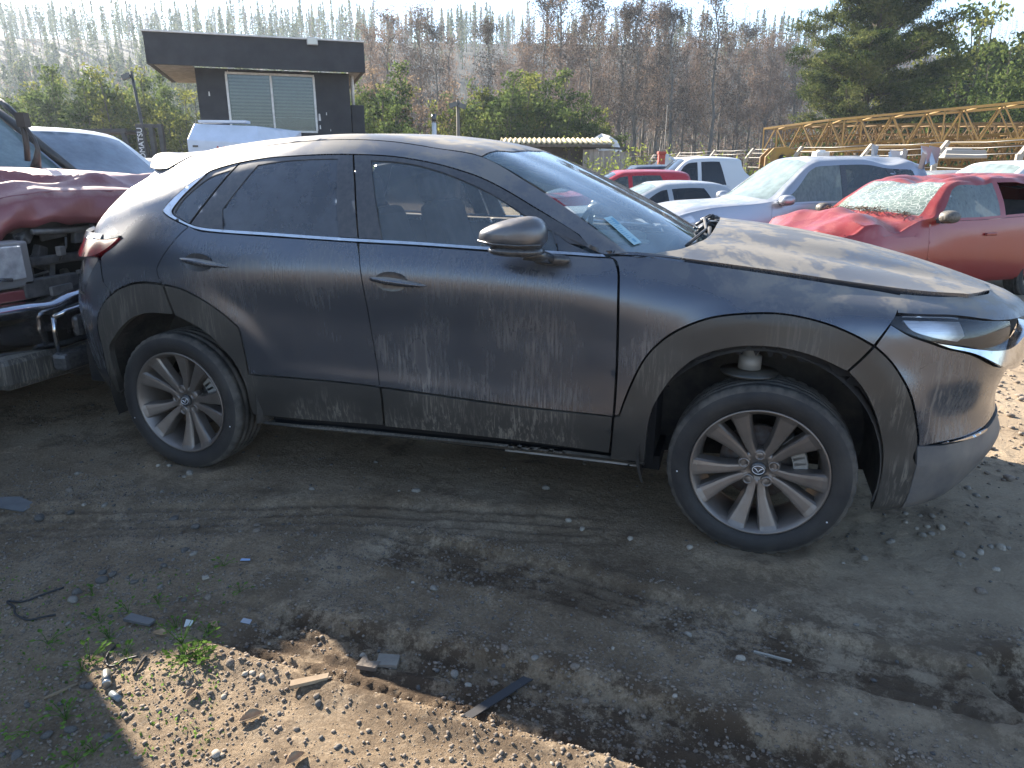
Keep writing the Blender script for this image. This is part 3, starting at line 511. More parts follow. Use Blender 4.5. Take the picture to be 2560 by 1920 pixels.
    scrub = ramp(noise(.05, 8, .7), [(.36, (.014, .019, .013)), (.5, (.028, .028, .021)), (.64, (.05, .042, .033))])
    c = mix(far.outputs[0], c, scrub)
    L(c, b.inputs['Base Color'])
    bp = N(t, 'ShaderNodeBump', ins={'Strength': 1.0, 'Distance': .02}); hs = N(t, 'ShaderNodeMath', operation='ADD'); L(noise(48, 8, .78), hs.inputs[0]); L(g2.outputs[0], hs.inputs[1]); L(hs.outputs[0], bp.inputs['Height']); L(bp.outputs[0], b.inputs['Normal'])
    return m
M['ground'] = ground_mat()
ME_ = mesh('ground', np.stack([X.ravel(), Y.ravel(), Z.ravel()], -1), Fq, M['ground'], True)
at_ = ME_.attributes.new('moist', 'FLOAT', 'POINT'); at_.data.foreach_set('value', MOIST.ravel().astype(np.float32))
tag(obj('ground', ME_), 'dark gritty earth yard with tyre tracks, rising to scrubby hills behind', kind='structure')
# ---------------------------------------------------------------- morning haze
hm, ht, ho = new_mat('haze_air'); pv = N(ht, 'ShaderNodeVolumePrincipled', ins={'Color': (.72, .85, 1.0, 1), 'Density': .0005, 'Anisotropy': .35}); ht.links.new(pv.outputs[0], ho.inputs['Volume'])
hb = MB().box((0, 0, 38.0), (3900, 3900, 82)).build('haze', hm); tag(hb, 'thin bluish morning haze filling the valley', kind='stuff')
# ---------------------------------------------------------------- trees and scrub
def leaf_quads(c, size, rng, asp=.5, droop=.0):
    """one small quad per centre; returns verts, faces"""
    n = len(c); a = rng.normal(size=(n, 3)); a[:, 2] -= droop; a /= np.linalg.norm(a, axis=1, keepdims=True)
    b = rng.normal(size=(n, 3)); b -= a*(a*b).sum(1, keepdims=True); b /= np.linalg.norm(b, axis=1, keepdims=True)
    s = (size*rng.uniform(.6, 1.35, n))[:, None]; a = a*s; b = b*s*asp
    V = np.stack([c-a*.5, c-b*.5+a*.05, c+a*.5, c+b*.5+a*.05], 1).reshape(-1, 3)
    return V, np.arange(4*n).reshape(n, 4)
def tubes_np(paths, n=4):
    mb = MB()
    for p, r in paths: mb.tube(p, r, n, cap=False)
    return mb
def limb(p0, d, L, rng, k=4, up=.15, wob=.12):
    pts = [np.array(p0, float)]; d = np.array(d, float); d /= np.linalg.norm(d)
    for i in range(k):
        d = d+np.array([0, 0, up])/k+rng.normal(size=3)*wob; d /= np.linalg.norm(d); pts.append(pts[-1]+d*L/k)
    return pts
def tree_mesh(kind, seed):
    """returns (trunk mesh data, crown centres)"""
    rng = np.random.default_rng(seed); paths = []; C = []
    if kind == 'euca':
        H = 18; tp = [(rng.normal()*.12*i/3, rng.normal()*.12*i/3, H*i/8) for i in range(9)]; paths.append((tp, [.26-.235*i/8 for i in range(9)]))
        for i in range(34):
            h = H*rng.uniform(.22, .97); k = int(h/H*8); b = np.array(tp[k])*(1-(h/H*8-k))+np.array(tp[min(8, k+1)])*(h/H*8-k)
            a = rng.uniform(0, 6.28); L = (1-h/H)*3.4+1.0+rng.uniform(-.3, .6)
            p = limb(b, (math.cos(a), math.sin(a), 1.0+rng.uniform(-.2, .6)), L, rng, 4, .3); paths.append((p, [.06, .045, .03, .02, .01]))
            for j in (2, 3, 4):
                for q in range(2):
                    a2 = rng.uniform(0, 6.28); s = limb(p[j], (math.cos(a2), math.sin(a2), .4), rng.uniform(.5, 1.2), rng, 2, .1, .2); paths.append((s, [.018, .012, .006]))
                    if rng.random() < .85: C.append(np.array(s[-1])+rng.normal(size=(rng.integers(18, 52), 3))*[.32, .32, .28])
                if rng.random() < .5: C.append(p[j]+rng.normal(size=(12, 3))*.38)
    elif kind == 'bare':
        H = 14; tp = [(rng.normal()*.1*i/3, rng.normal()*.1*i/3, H*i/6) for i in range(7)]; paths.append((tp, [.15-.13*i/6 for i in range(7)]))
        for i in range(16):
            h = H*rng.uniform(.35, .97); b = np.array(tp[int(h/H*6)]); b[2] = h; a = rng.uniform(0, 6.28)
            p = limb(b, (math.cos(a), math.sin(a), 1.6), rng.uniform(.6, 2.0), rng, 3, .2); paths.append((p, [.03, .02, .012, .006]))
            if rng.random() < .6: C.append(np.array(p[-1])+rng.normal(size=(8, 3))*.3)
    elif kind == 'bush':
        H = 6
        for s in range(9):
            a = rng.uniform(0, 6.28); r = rng.uniform(.1, .9)**.6*1.9; hh = H*rng.uniform(.45, 1.0)*(1-.08*r); b = np.array([r*math.cos(a)*.35, r*math.sin(a)*.35, 0])
            top = np.array([r*math.cos(a), r*math.sin(a), hh]); paths.append(([b, (b+top)/2+rng.normal(size=3)*.15, top], [.06, .035, .01]))
            for j in range(26):
                t = rng.uniform(.12, 1.0); q = b+(top-b)*t; a2 = rng.uniform(0, 6.28); w = (1-t)*.95+.22
                tip = q+np.array([math.cos(a2)*w, math.sin(a2)*w, rng.uniform(.0, .45)]); paths.append(([q, tip], [.012, .004]))
                n = rng.integers(14, 34); tt = rng.uniform(.3, 1.1, (n, 1)); C.append(q+(tip-q)*tt+rng.normal(size=(n, 3))*[.15, .15, .12])
    return paths, np.concatenate(C)
BARK = pbr('burnt_bark', (.075, .065, .055), .95, 0, (.20, .175, .15), 3, stretch=(1, 1, .3))
BARKD = pbr('dark_bark', (.05, .042, .034), .95, 0, (.11, .09, .07), 4)
LM = {'rust': leaf_mat('scorched_leaves', [(.095, .065, .050), (.175, .125, .095), (.27, .20, .155)], trans=.4), 'dark': leaf_mat('dark_scorched_leaves', [(.040, .032, .026), (.085, .065, .05), (.15, .11, .08)], trans=.35),
      'green': leaf_mat('green_leaves', [(.042, .066, .022), (.088, .122, .036), (.17, .20, .06)], trans=.5), 'yellow': leaf_mat('yellow_green_leaves', [(.07, .085, .022), (.16, .175, .045), (.30, .28, .08)], trans=.5),
      'tan': leaf_mat('dry_tan_leaves', [(.16, .11, .075), (.26, .19, .13), (.36, .28, .19)], trans=.35), 'lime': leaf_mat('willow_leaves', [(.09, .13, .025), (.20, .25, .05), (.32, .36, .09)], trans=.5, scale=1.5),
      'needle': leaf_mat('pine_needles', [(.030, .048, .016), (.082, .105, .034), (.20, .21, .075)], trans=.35, scale=.5, vscale=3)}
def make_tree(name, kind, seed, leaf, size, asp=.5, thin=1.0, droop=.4, bark=None):
    paths, C = tree_mesh(kind, seed); rng = np.random.default_rng(seed+99)
    if thin < 1: C = C[rng.random(len(C)) < thin]
    V, F = leaf_quads(C, size, rng, asp, droop); root = empty(name)
    tm = tubes_np(paths, 5); tm.build('trunk', bark or BARK, root)
    obj('crown', mesh('crown', V, F, LM[leaf]), root); return root
def hang(o, px, D, sc, rz=0, szz=1.0, dz=0):
    p = spot(px, 421, D); o.location = (p.x, p.y, float(gz(p.x, p.y))+dz); o.rotation_euler = (0, 0, rz); o.scale = (sc, sc, sc*szz); return o
protos = [make_tree('eucalyptus_tree', 'euca', 10+i, 'rust' if i in (0, 1, 3) else 'dark', .21, .42, 1 if i != 2 else .8) for i in range(4)]
# px, D, height scale, proto
EU = [(935, 78, .86, 0), (985, 84, 1.02, 1), (1020, 80, .80, 3), (1062, 82, 1.04, 0), (1100, 76, .86, 2), (1128, 88, .84, 3), (1222, 72, .78, 2), (1258, 90, .74, 1), (1318, 74, .80, 1), (1352, 78, 1.0, 2), (1398, 76, 1.08, 0), (1445, 86, .95, 3), (1470, 78, 1.02, 2),
      (1510, 90, .9, 0), (1545, 82, .98, 2), (1580, 80, 1.12, 2), (1602, 92, 1.05, 3), (1634, 84, 1.06, 0), (1668, 78, .92, 2), (1700, 94, .95, 1), (1735, 90, .84, 3), (1768, 82, 1.12, 2), (1790, 96, .95, 0), (1830, 88, .80, 3), (1862, 98, .92, 1), (1900, 92, .86, 3), (1935, 100, .9, 0), (1965, 90, .78, 1), (1490, 104, 1.1, 0), (1560, 108, 1.15, 2), (1650, 110, 1.15, 2), (1730, 108, 1.1, 3), (1420, 102, 1.0, 1), (1300, 104, .9, 3), (1835, 110, 1.1, 2), (1895, 114, 1.05, 1)]
rr = random.Random(3)
first = {}; eu_items = []; bu_items = {'green': [], 'yellow': [], 'tan': []}
for i, (px, D, s, k) in enumerate(EU):
    if k in first: o = copy_tree(protos[k])
    else: o = protos[k]; first[k] = 1
    hang(o, px, D, s*rr.uniform(.95, 1.03), rr.uniform(0, 6.28), 1.0, -.4)
    tag(o, ['tall slender scorched eucalyptus with rust brown leaves at the foot of the hill', 'tall slender scorched eucalyptus with dark brown leaves at the foot of the hill'][k == 2 or False], 'tree', 'scorched eucalyptus trees below the hill'); eu_items.append((px, o))
number_labels(eu_items, 'tall scorched brown eucalyptus at the hill foot, the %s from the left')
bp_ = {'green': [make_tree('bushy_tree', 'bush', 40, 'green', .17, .5, bark=BARKD), make_tree('bushy_tree', 'bush', 41, 'green', .15, .5, bark=BARKD)], 'yellow': [make_tree('bushy_tree', 'bush', 42, 'yellow', .17, .5, bark=BARKD)], 'tan': [make_tree('dry_bush', 'bush', 43, 'tan', .12, .6, .75)]}
BU = [(-30, 38, 1.05, 'green'), (30, 42, 1.0, 'yellow'), (85, 40, 1.0, 'green'), (120, 48, .95, 'green'), (190, 44, 1.05, 'yellow'), (215, 39, .98, 'green'), (262, 42, 1.08, 'green'), (310, 38, .95, 'yellow'), (345, 46, 1.12, 'green'), (390, 40, 1.0, 'green'), (425, 42, .92, 'green'), (455, 38, .85, 'yellow'), (930, 40, .95, 'green'), (965, 44, .95, 'yellow'), (990, 36, .70, 'green'),
      (1030, 42, 1.0, 'tan'), (1075, 45, .98, 'tan'), (1130, 40, .72, 'yellow'), (1160, 44, .92, 'green'), (1210, 40, .86, 'green'), (1245, 46, 1.0, 'green'), (1290, 42, .96, 'yellow'), (1330, 44, 1.0, 'green'), (1365, 41, .92, 'green'), (1400, 45, .82, 'green'), (1440, 41, .70, 'green'), (1480, 46, .72, 'yellow'), (1525, 44, .60, 'green'), (1350, 58, 1.1, 'yellow'), (1180, 60, 1.0, 'green'), (880, 52, 1.1, 'green'), (60, 58, 1.2, 'green'), (330, 60, 1.2, 'yellow'),
      (2040, 50, .8, 'green'), (2105, 54, .9, 'yellow'), (2180, 56, 1.0, 'green'), (2250, 60, 1.35, 'yellow'), (2310, 62, 1.5, 'green'), (2360, 60, 1.65, 'yellow'), (2420, 62, 1.8, 'yellow'), (2470, 60, 1.75, 'green'), (2530, 62, 1.8, 'yellow'), (2590, 60, 1.8, 'green'), (2440, 48, 1.1, 'green'), (2530, 50, 1.2, 'green'), (2340, 46, .85, 'green'), (1980, 46, .66, 'green')]
used = set()
for px, D, s, k in BU:
    P0 = bp_[k][len(used) % len(bp_[k])] if k == 'green' else bp_[k][0]
    key = id(P0); o = copy_tree(P0) if key in used else P0; used.add(key)
    hang(o, px, D, s*rr.uniform(.94, 1.05)*(1.22 if px < 480 else 1.38 if px < 1600 else 1.15 if px < 2200 else 1.45), rr.uniform(0, 6.28), rr.uniform(.95, 1.05), -.2)
    tag(o, {'green': 'dense mid green bushy tree growing behind the parked cars', 'yellow': 'yellowish green bushy tree growing behind the parked cars', 'tan': 'dry tan leafed bush between the green trees right of the black booth'}[k], 'tree' if k != 'tan' else 'bush', {'green': 'green bushy trees behind the yard', 'yellow': 'yellow green bushy trees behind the yard', 'tan': 'dry tan bushes'}[k]); bu_items[k].append((px, o))
for k_, f_ in (('green', 'dense mid green bushy tree behind the yard, the %s from the left'), ('yellow', 'yellowish green bushy tree behind the yard, the %s from the left'), ('tan', 'dry tan bush among the green trees, the %s from the left')): number_labels(bu_items[k_], f_)
# the big pine on the right
rng = np.random.default_rng(5); root = empty('pine_tree'); mb = MB(); tp = [(0, 0, 0), (.1, 0, 3), (.05, .1, 6), (.2, 0, 9), (.3, .1, 12), (.4, 0, 15)]
mb.tube(tp, [.42, .36, .30, .22, .13, .04], 9, cap=False); mb.build('trunk', BARKD, root)
C = []; mb = MB()
for i in range(64):
    h = 3.6+11.2*(i/63)**.9; a = i*2.4+rng.uniform(-.3, .3); L = (6.0*(1-((h-6.8)/9.5)**2) if h > 6.8 else 4.2+.55*(h-3.6))*rng.uniform(.72, 1.08); L = max(L, 1.0)
    p = limb((.2, 0, h), (math.cos(a), math.sin(a), .18 if h < 9 else .5), L, rng, 5, .22, .07); mb.tube(p, [.10, .08, .06, .045, .03, .012], 5, cap=False)
    for j in range(int(L*7)):
        t = rng.uniform(.25, 1.0)*5; k = min(4, int(t)); q = p[k]+(p[k+1]-p[k])*(t-k); a2 = rng.uniform(0, 6.28); w = rng.uniform(.2, 1.05)
        tip = q+np.array([math.cos(a2)*w, math.sin(a2)*w, rng.uniform(.05, .45)]); mb.tube([q, tip], [.018, .006], 3, cap=False)
        n = 74; C.append(tip+rng.normal(size=(n, 3))*[.28, .28, .12])
mb.build('limbs', BARKD, root)
V, F = leaf_quads(np.concatenate(C), .26, rng, .22, -.3); obj('crown', mesh('crown', V, F, LM['needle']), root)
hang(root, 2140, 45, .86, 1.0, 1.08, -.5); tag(root, 'big dark green spreading pine tree rising behind the yellow crane booms', 'tree')
# bright green willow saplings near the fence
def sapling(px, D, h, seed, n=12):
    rng = np.random.default_rng(seed); mb = MB(); C = []; r_ = empty('willow_sapling')
    for i in range(n):
        a = rng.uniform(0, 6.28); p = limb((rng.normal()*.12, rng.normal()*.12, 0), (math.cos(a)*.35, math.sin(a)*.35, 1), h*rng.uniform(.6, 1), rng, 5, .3, .08); mb.tube(p, [.014, .012, .009, .007, .005, .003], 4, cap=False)
        for j in range(46): t = rng.uniform(.8, 5); k = min(4, int(t)); C.append(p[k]+(p[k+1]-p[k])*(t-k)+rng.normal(size=3)*.09)
    mb.build('stems', BARKD, r_); V, F = leaf_quads(np.array(C), .13, rng, .3, .0); obj('leaves', mesh('leaves', V, F, LM['lime']), r_)
    return hang(r_, px, D, 1, 0)
for px, D, h, s, n, lab in ((1560, 24, 2.55, 1, 16, 'bright leafy willow sapling just right of the plank shed'), (1510, 26, 2.5, 2, 9, 'small willow sapling leaning against the plank shed'), (1600, 26, 2.7, 3, 12, 'willow sapling left of the red post'), (1455, 30, 2.9, 4, 7, 'single slim willow sapling behind the right end of the shed roof'), (1300, 32, 2.7, 5, 5, 'small sapling tip above the left of the shed roof'), (1395, 32, 2.7, 6, 5, 'small sapling tip above the middle of the shed roof'), (1735, 26, 2.6, 7, 7, 'leaning willow sapling right of the red post'), (1880, 25, 2.35, 8, 10, 'leafy willow sapling behind the white pickup cab'), (1930, 23, 2.2, 9, 12, 'willow sapling under the tip of the yellow booms'), (2110, 26, 2.5, 10, 10, 'willow sapling growing through the crane booms'), (1245, 33, 2.6, 11, 4, 'small sapling left of the shed roof'), (2000, 24, 2.0, 12, 10, 'low leafy willow beside the crane head')):
    tag(sapling(px, D, h, s, n), lab, 'sapling')
# slope scrub and hill woods: far masses nobody could count
rng = np.random.default_rng(11)
def scatter(n, px0, px1, D0, D1, pw=1.0):
    px = rng.uniform(px0, px1, n); D = D0+(D1-D0)*rng.random(n)**pw
    d = np.array([[*(FH+RH*((p-1280)/1841))][:2] for p in px]); xy = np.array([CAM.x, CAM.y])+d*D[:, None]
    return np.column_stack([xy, gz(xy[:, 0], xy[:, 1])]), D
def merge(V, F, P, sc, rot):
    n = len(P); k = len(V); c, s = np.cos(rot), np.sin(rot)
    X = (V[None, :, 0]*c[:, None]-V[None, :, 1]*s[:, None])*sc[:, None]+P[:, 0:1]; Y = (V[None, :, 0]*s[:, None]+V[None, :, 1]*c[:, None])*sc[:, None]+P[:, 1:2]; Z = V[None, :, 2]*sc[:, None]+P[:, 2:3]
    return np.stack([X, Y, Z], -1).reshape(-1, 3), (F[None]+(np.arange(n)*k)[:, None, None]).reshape(-1, F.shape[1])
P, D = scatter(5200, 850, 2300, 62, 150, 1.3)
cl = P[rng.integers(0, len(P), 120000)]+rng.normal(size=(120000, 3))*[1.3, 1.3, .75]+[0, 0, .9]
V, F = leaf_quads(cl, .36, rng, .35, -.3); tag(obj('scrub', mesh('scrub', V, F, LM['rust'])), 'brown leafless scrub and brambles covering the foot of the slope', kind='stuff')
P, D = scatter(4200, -300, 2900, 56, 150, 1.2)
cl = P[rng.integers(0, len(P), 60000)]+rng.normal(size=(60000, 3))*[1.4, 1.4, .6]+[0, 0, .6]
V, F = leaf_quads(cl, .34, rng, .5, -.2); tag(obj('undergrowth', mesh('undergrowth', V, F, LM['green'])), 'low green undergrowth along the foot of the hills', kind='stuff')
# bare burnt trunks
def bare_tpl(seed, leaves):
    paths, C = tree_mesh('bare', seed); m_ = tubes_np(paths, 3); V1 = np.array([tuple(v) for v in m_.v]); F1 = np.array([f for f in m_.f if len(f) == 4])
    if leaves: V2, F2 = leaf_quads(C, .4, np.random.default_rng(seed), .5, .2); return V1, F1, V2, F2
    return V1, F1, None, None
VV, FF, LV, LF = [], [], [], []; n0 = l0 = 0
for s in range(5):
    V1, F1, V2, F2 = bare_tpl(60+s, True); P, D = scatter(300, -300, 2900, 100, 315, .8) if s < 3 else scatter(130, 900, 2050, 92, 200, 1.0)
    sc = rng.uniform(.6, 1.0, len(P)); rt = rng.uniform(0, 6.28, len(P))
    a, b = merge(V1, F1, P, sc, rt); VV.append(a); FF.append(b+n0); n0 += len(a)
    a, b = merge(V2, F2, P, sc, rt); LV.append(a); LF.append(b+l0); l0 += len(a)
tag(obj('burnt_trunks', mesh('burnt_trunks', np.concatenate(VV), np.concatenate(FF), BARK)), 'bare burnt trunks standing in rows over the hillside', kind='stuff')
tag(obj('burnt_foliage', mesh('burnt_foliage', np.concatenate(LV), np.concatenate(LF), LM['rust'])), 'sparse scorched leaves among the burnt trunks', kind='stuff')
# conifers on the left hill and along the crest
def conifer_tpl(seed):
    r2 = np.random.default_rng(seed); C = []
    for i in range(130):
        h = r2.uniform(.18, 1)**.8; w = (1-h)*1.9+.15; a = r2.uniform(0, 6.28); rr_ = w*r2.uniform(.2, 1); C.append((rr_*math.cos(a), rr_*math.sin(a), 13*h-.3*rr_))
    V, F = leaf_quads(np.array(C), 1.0, r2, .4, .1); m_ = MB().tube([(0, 0, 0), (0, 0, 12)], [.18, .03], 4, cap=False); V1 = np.array([tuple(v) for v in m_.v]); F1 = np.array(m_.f)
    return np.concatenate([V, V1]), np.concatenate([F, F1+len(V)])
VV, FF = [], []; n0 = 0
for s, (n, a0, a1, d0, d1) in enumerate(((420, -300, 950, 150, 300), (170, -200, 560, 98, 170), (240, -200, 1300, 280, 330), (260, 850, 2200, 200, 315), (120, 380, 940, 105, 200))):
    V, F = conifer_tpl(80+s); P, D = scatter(n, a0, a1, d0, d1); a, b = merge(V, F, P, rng.uniform(.5, 1.05, n), rng.uniform(0, 6.28, n)); VV.append(a); FF.append(b+n0); n0 += len(a)
tag(obj('hill_conifers', mesh('hill_conifers', np.concatenate(VV), np.concatenate(FF), LM['needle'])), 'hazy conifer wood on the hillside and crest behind the booth', kind='stuff')
# ---------------------------------------------------------------- panel cutter
def densify(loop, step):
    o = []
    for i, a in enumerate(loop):
        b = loop[(i+1) % len(loop)]; n = max(1, int(math.hypot(b[0]-a[0], b[1]-a[1])/step+.5))
        o += [(a[0]+(b[0]-a[0])*k/n, a[1]+(b[1]-a[1])*k/n) for k in range(n)]
    return o
def smooth_loop(loop, keep=38):
    """round the traced outline a little between true corners (Catmull-Rom)"""
    n = len(loop); o = []
    def corner(i):
        a = Vector(loop[i-1]); b = Vector(loop[i]); c = Vector(loop[(i+1) % n])
        u = b-a; w = c-b
        return u.length < 1e-6 or w.length < 1e-6 or math.degrees(u.angle(w)) > keep
    cor = [corner(i) for i in range(n)]
    for i in range(n):
        p1 = Vector(loop[i]); p2 = Vector(loop[(i+1) % n])
        p0 = Vector(loop[i-1]) if not cor[i] else p1-(p2-p1)*.5
        p3 = Vector(loop[(i+2) % n]) if not cor[(i+1) % n] else p2+(p2-p1)*.5
        for k in range(4):
            t = k/4
            q = .5*((2*p1)+(p2-p0)*t+(2*p0-5*p1+4*p2-p3)*t*t+(3*p1-p0-3*p2+p3)*t*t*t); o.append((q.x, q.y))
    return o
def area(l): return .5*sum(l[i][0]*l[(i+1) % len(l)][1]-l[(i+1) % len(l)][0]*l[i][1] for i in range(len(l)))
def inset_loop(loop, d):
    s = 1 if area(loop) > 0 else -1; n = len(loop); o = []
    for i in range(n):
        a = Vector(loop[i-1]); b = Vector(loop[i]); c = Vector(loop[(i+1) % n])
        u = (b-a); w = (c-b)
        if u.length < 1e-7 or w.length < 1e-7: o.append(loop[i]); continue
        u.normalize(); w.normalize(); n1 = Vector((-u.y, u.x))*s; n2 = Vector((-w.y, w.x))*s
        q = n1+n2
        if q.length < 1e-3: o.append(loop[i]); continue
        q.normalize(); k = d/max(.5, q.dot(n1)); o.append((b.x+q.x*k, b.y+q.y*k))
    return o
def inside(px, py, loop):
    L = np.array(loop); x0, y0 = L[:, 0], L[:, 1]; x1, y1 = np.roll(x0, -1), np.roll(y0, -1)
    c = np.zeros(len(px), bool)
    for a, b, e, f in zip(x0, y0, x1, y1):
        if b == f: continue
        w = ((b > py) != (f > py)) & (px < (e-a)*(py-b)/(f-b)+a); c ^= w
    return c
def seg_near(px, py, loop, d):
    L = densify(loop, d*.7); P = np.array(L); r = np.zeros(len(px), bool)
    for i in range(0, len(px), 4000):
        s = slice(i, i+4000)
        r[s] = (np.hypot(px[s, None]-P[None, :, 0], py[s, None]-P[None, :, 1]).min(1) < d)
    return r
def fnorm(fn, u, v):
    e = 2e-3; a = fn(u+e, v)-fn(u-e, v); b = fn(u, v+e)-fn(u, v-e)
    n = np.cross(a, b); l = np.linalg.norm(n, axis=1, keepdims=True); n = n/np.maximum(l, 1e-9)
    return n
def cut(fn, loops, step=.022, off=0.0, flange=.014, inset=.0022, sgn=1, sym=False, disp=None, smooth=True, cy=.9):
    """triangulate the region of surface fn inside loops[0] and outside the others; turn the rims inwards"""
    loops = [list(l) for l in loops]
    if smooth: loops = [smooth_loop(l) for l in loops]
    if inset:
        loops = [inset_loop(loops[0], inset)]+[inset_loop(l, -inset) for l in loops[1:]]
    loops = [densify(l, step*.9) for l in loops]
    clean = []
    for l in loops:
        o = [l[0]]
        for p in l[1:]:
            if math.hypot(p[0]-o[-1][0], p[1]-o[-1][1]) > step*.15: o.append(p)
        clean.append(o)
    loops = clean
    A = np.array(loops[0]); u0, v0 = A.min(0); u1, v1 = A.max(0)
    gu, gv = np.meshgrid(np.arange(u0+step/2, u1, step), np.arange(v0+step/2, v1, step*.87)); gu = gu.copy(); gu[1::2] += step/2
    gu = gu.ravel(); gv = gv.ravel()
    k = inside(gu, gv, loops[0])
    for l in loops[1:]: k &= ~inside(gu, gv, l)
    gu, gv = gu[k], gv[k]
    k = np.ones(len(gu), bool)
    for l in loops: k &= ~seg_near(gu, gv, l, step*.5)
    gu, gv = gu[k], gv[k]
    pts = []; edges = []
    for l in loops:
        n0 = len(pts); pts += [Vector(p) for p in l]; edges += [(n0+i, n0+(i+1) % len(l)) for i in range(len(l))]
    pts += [Vector(p) for p in zip(gu.tolist(), gv.tolist())]
    vo, eo, fo, _, _, _ = delaunay_2d_cdt(pts, edges, [], 0, 1e-6)
    V2 = np.array([(p.x, p.y) for p in vo]); F = np.array([f for f in fo if len(f) == 3])
    cx = V2[F].mean(1); k = inside(cx[:, 0], cx[:, 1], loops[0])
    for l in loops[1:]: k &= ~inside(cx[:, 0], cx[:, 1], l)
    F = F[k]
    P = fn(V2[:, 0], V2[:, 1]); Nn = fnorm(fn, V2[:, 0], V2[:, 1])*sgn
    # make triangle winding agree with the normals
    a = np.cross(P[F[:, 1]]-P[F[:, 0]], P[F[:, 2]]-P[F[:, 0]]); fl = (a*Nn[F[:, 0]]).sum(1) < 0; F[fl] = F[fl][:, ::-1]
    o = off if np.isscalar(off) else off(V2[:, 0], V2[:, 1], P)[:, None]
    P = P+Nn*o
    if disp is not None: P = P+Nn*disp(P)[:, None]
    verts = [P]; faces = [F]
    if flange:
        cnt = {}
        for f in F:
            for i in range(3):
                e = (f[i], f[(i+1) % 3]); key = (min(e), max(e)); cnt[key] = None if key in cnt else e
        be = [e for e in cnt.values() if e is not None]; bv = sorted({i for e in be for i in e}); idx = {b: i for i, b in enumerate(bv)}; nb = len(bv); n0 = len(P)
        verts += [P[bv], P[bv]-Nn[bv]*flange*.5-0, P[bv]-Nn[bv]*flange]
        q = []
        for a_, b_ in be:
            i, j = idx[a_], idx[b_]
            q += [(n0+j, n0+i, n0+2*nb+i), (n0+j, n0+2*nb+i, n0+2*nb+j)]
        faces.append(np.array(q))
    P = np.concatenate(verts); F = np.concatenate(faces)
    if sym:
        Q = P.copy(); Q[:, 1] = 2*cy-Q[:, 1]; G = F[:, ::-1]+len(P); P = np.concatenate([P, Q]); F = np.concatenate([F, G])
    return P, F
def panel(name, fn, loops, mat, parent, far=None, **k):
    P, F = cut(fn, loops, **k)
    me = mesh(name, P, F, mat, smooth=True); o = obj(name, me, parent)
    if far is not None:
        c = o.copy(); COL.objects.link(c); c.parent = far if far is not True else parent; c.scale = (1, -1, 1); c.location = (0, 1.8, 0)
    return o

# ---------------------------------------------------------------- wheels
def tyre_mesh(detail=True):
    w = .1075; R = .347
    prof = [(.236, -.080), (.2475, -.090), (.256, -.1035), (.285, -.113), (.305, -.1125), (.322, -.1075), (.334, -.100), (.3405, -.092)]
    g = []
    for y0 in (-.058, -.018, .020, .060): g += [(y0-.006, 0), (y0-.0045, 1), (y0+.0045, 1), (y0+.006, 0)]
    top = [(R-.0035-.0 - (.004*abs(y/.1)**3), y) if not s else (R-.012, y) for y, s in g]
    prof += top+[(r, -y) for r, y in reversed(prof[:8])]
    n = 180 if detail else 48; V = []; F = []
    for i, (r, y) in enumerate(prof):
        for k in range(n):
            a = 2*math.pi*k/n; rr = r
            if detail and 5 <= i <= len(prof)-6:
                if k % 4 == 0 and i >= 6 and abs(y) > .066: rr = r-.006
                if (k+ (2 if y > 0 else 0)) % 5 == 0 and abs(y) <= .055 and r > R-.01: rr = r-.003
            V.append((rr*math.cos(a), y, rr*math.sin(a)))
    m_ = len(prof)
    for i in range(m_-1):
        for k in range(n): F.append((i*n+k, i*n+(k+1) % n, (i+1)*n+(k+1) % n, (i+1)*n+k))
    V = np.array(V); F = np.array(F)[:, ::-1]
    me = mesh('tyre', V, F, [M['rubber'], M['tread']], True)
    mi = np.zeros(len(F), np.int32); mi[5*n:(m_-6)*n] = 1; me.polygons.foreach_set('material_index', mi)
    return me
def rim_mesh():
    b = MB()
    b.lathe([(.236, -.088), (.2495, -.096), (.2530, -.103), (.2500, -.1075), (.2435, -.105), (.236, -.090), (.226, -.074), (.221, -.02), (.215, .05), (.222, .085), (.245, .095)], 90)
    # hub bowl
    b.lathe([(.0, -.052), (.040, -.052), (.046, -.056), (.060, -.060), (.074, -.055), (.080, -.040), (.078, -.01), (.03, .0), (0, 0)], 60)
    # ten spokes in five pairs
    for i in range(5):
        for s in (-1, 1):
            c = math.radians(54+72*i)
            st = []
            for r, da, ht, hb, yf, yb in ((.045, 14, .011, .017, -.058, -.02), (.078, 10.5, .0135, .023, -.062, -.018), (.11, 10.2, .0155, .025, -.067, -.02), (.15, 11.6, .0195, .029, -.075, -.028), (.19, 12.9, .0240, .034, -.083, -.035), (.224, 13.6, .0290, .041, -.091, -.045), (.243, 13.8, .0320, .046, -.1015, -.05)):
                a = c+s*math.radians(da); e = Vector((math.cos(a), 0, math.sin(a))); tq = Vector((-math.sin(a), 0, math.cos(a)))
                o = s*.004
                st.append([e*r+tq*(x+o)+Vector((0, y, 0)) for x, y in ((-hb, yb), (-ht*1.25, yf+.010), (-ht, yf+.001), (-ht*.5, yf-.0005), (ht*.5, yf-.0005), (ht, yf+.001), (ht*1.25, yf+.010), (hb, yb))])
            n = 8; V = [p for ring in st for p in ring]; F = []
            for k in range(len(st)-1):
                for j in range(n-1): F.append((k*n+j, (k+1)*n+j, (k+1)*n+j+1, k*n+j+1))
            b.add(V, F, False)
        # nut pocket
        a = math.radians(18+72*i); q = Vector((math.cos(a)*.0571, 0, math.sin(a)*.0571))
        b.lathe([(.0, -.040), (.0125, -.040), (.0145, -.062), (.019, -.0635), (.024, -.052), (.025, -.03)], 20, c=q)
    me = mesh('rim', b.v, b.f, M['alloy']); me.polygons.foreach_set('use_smooth', np.array(b.sm, dtype=bool))
    return me
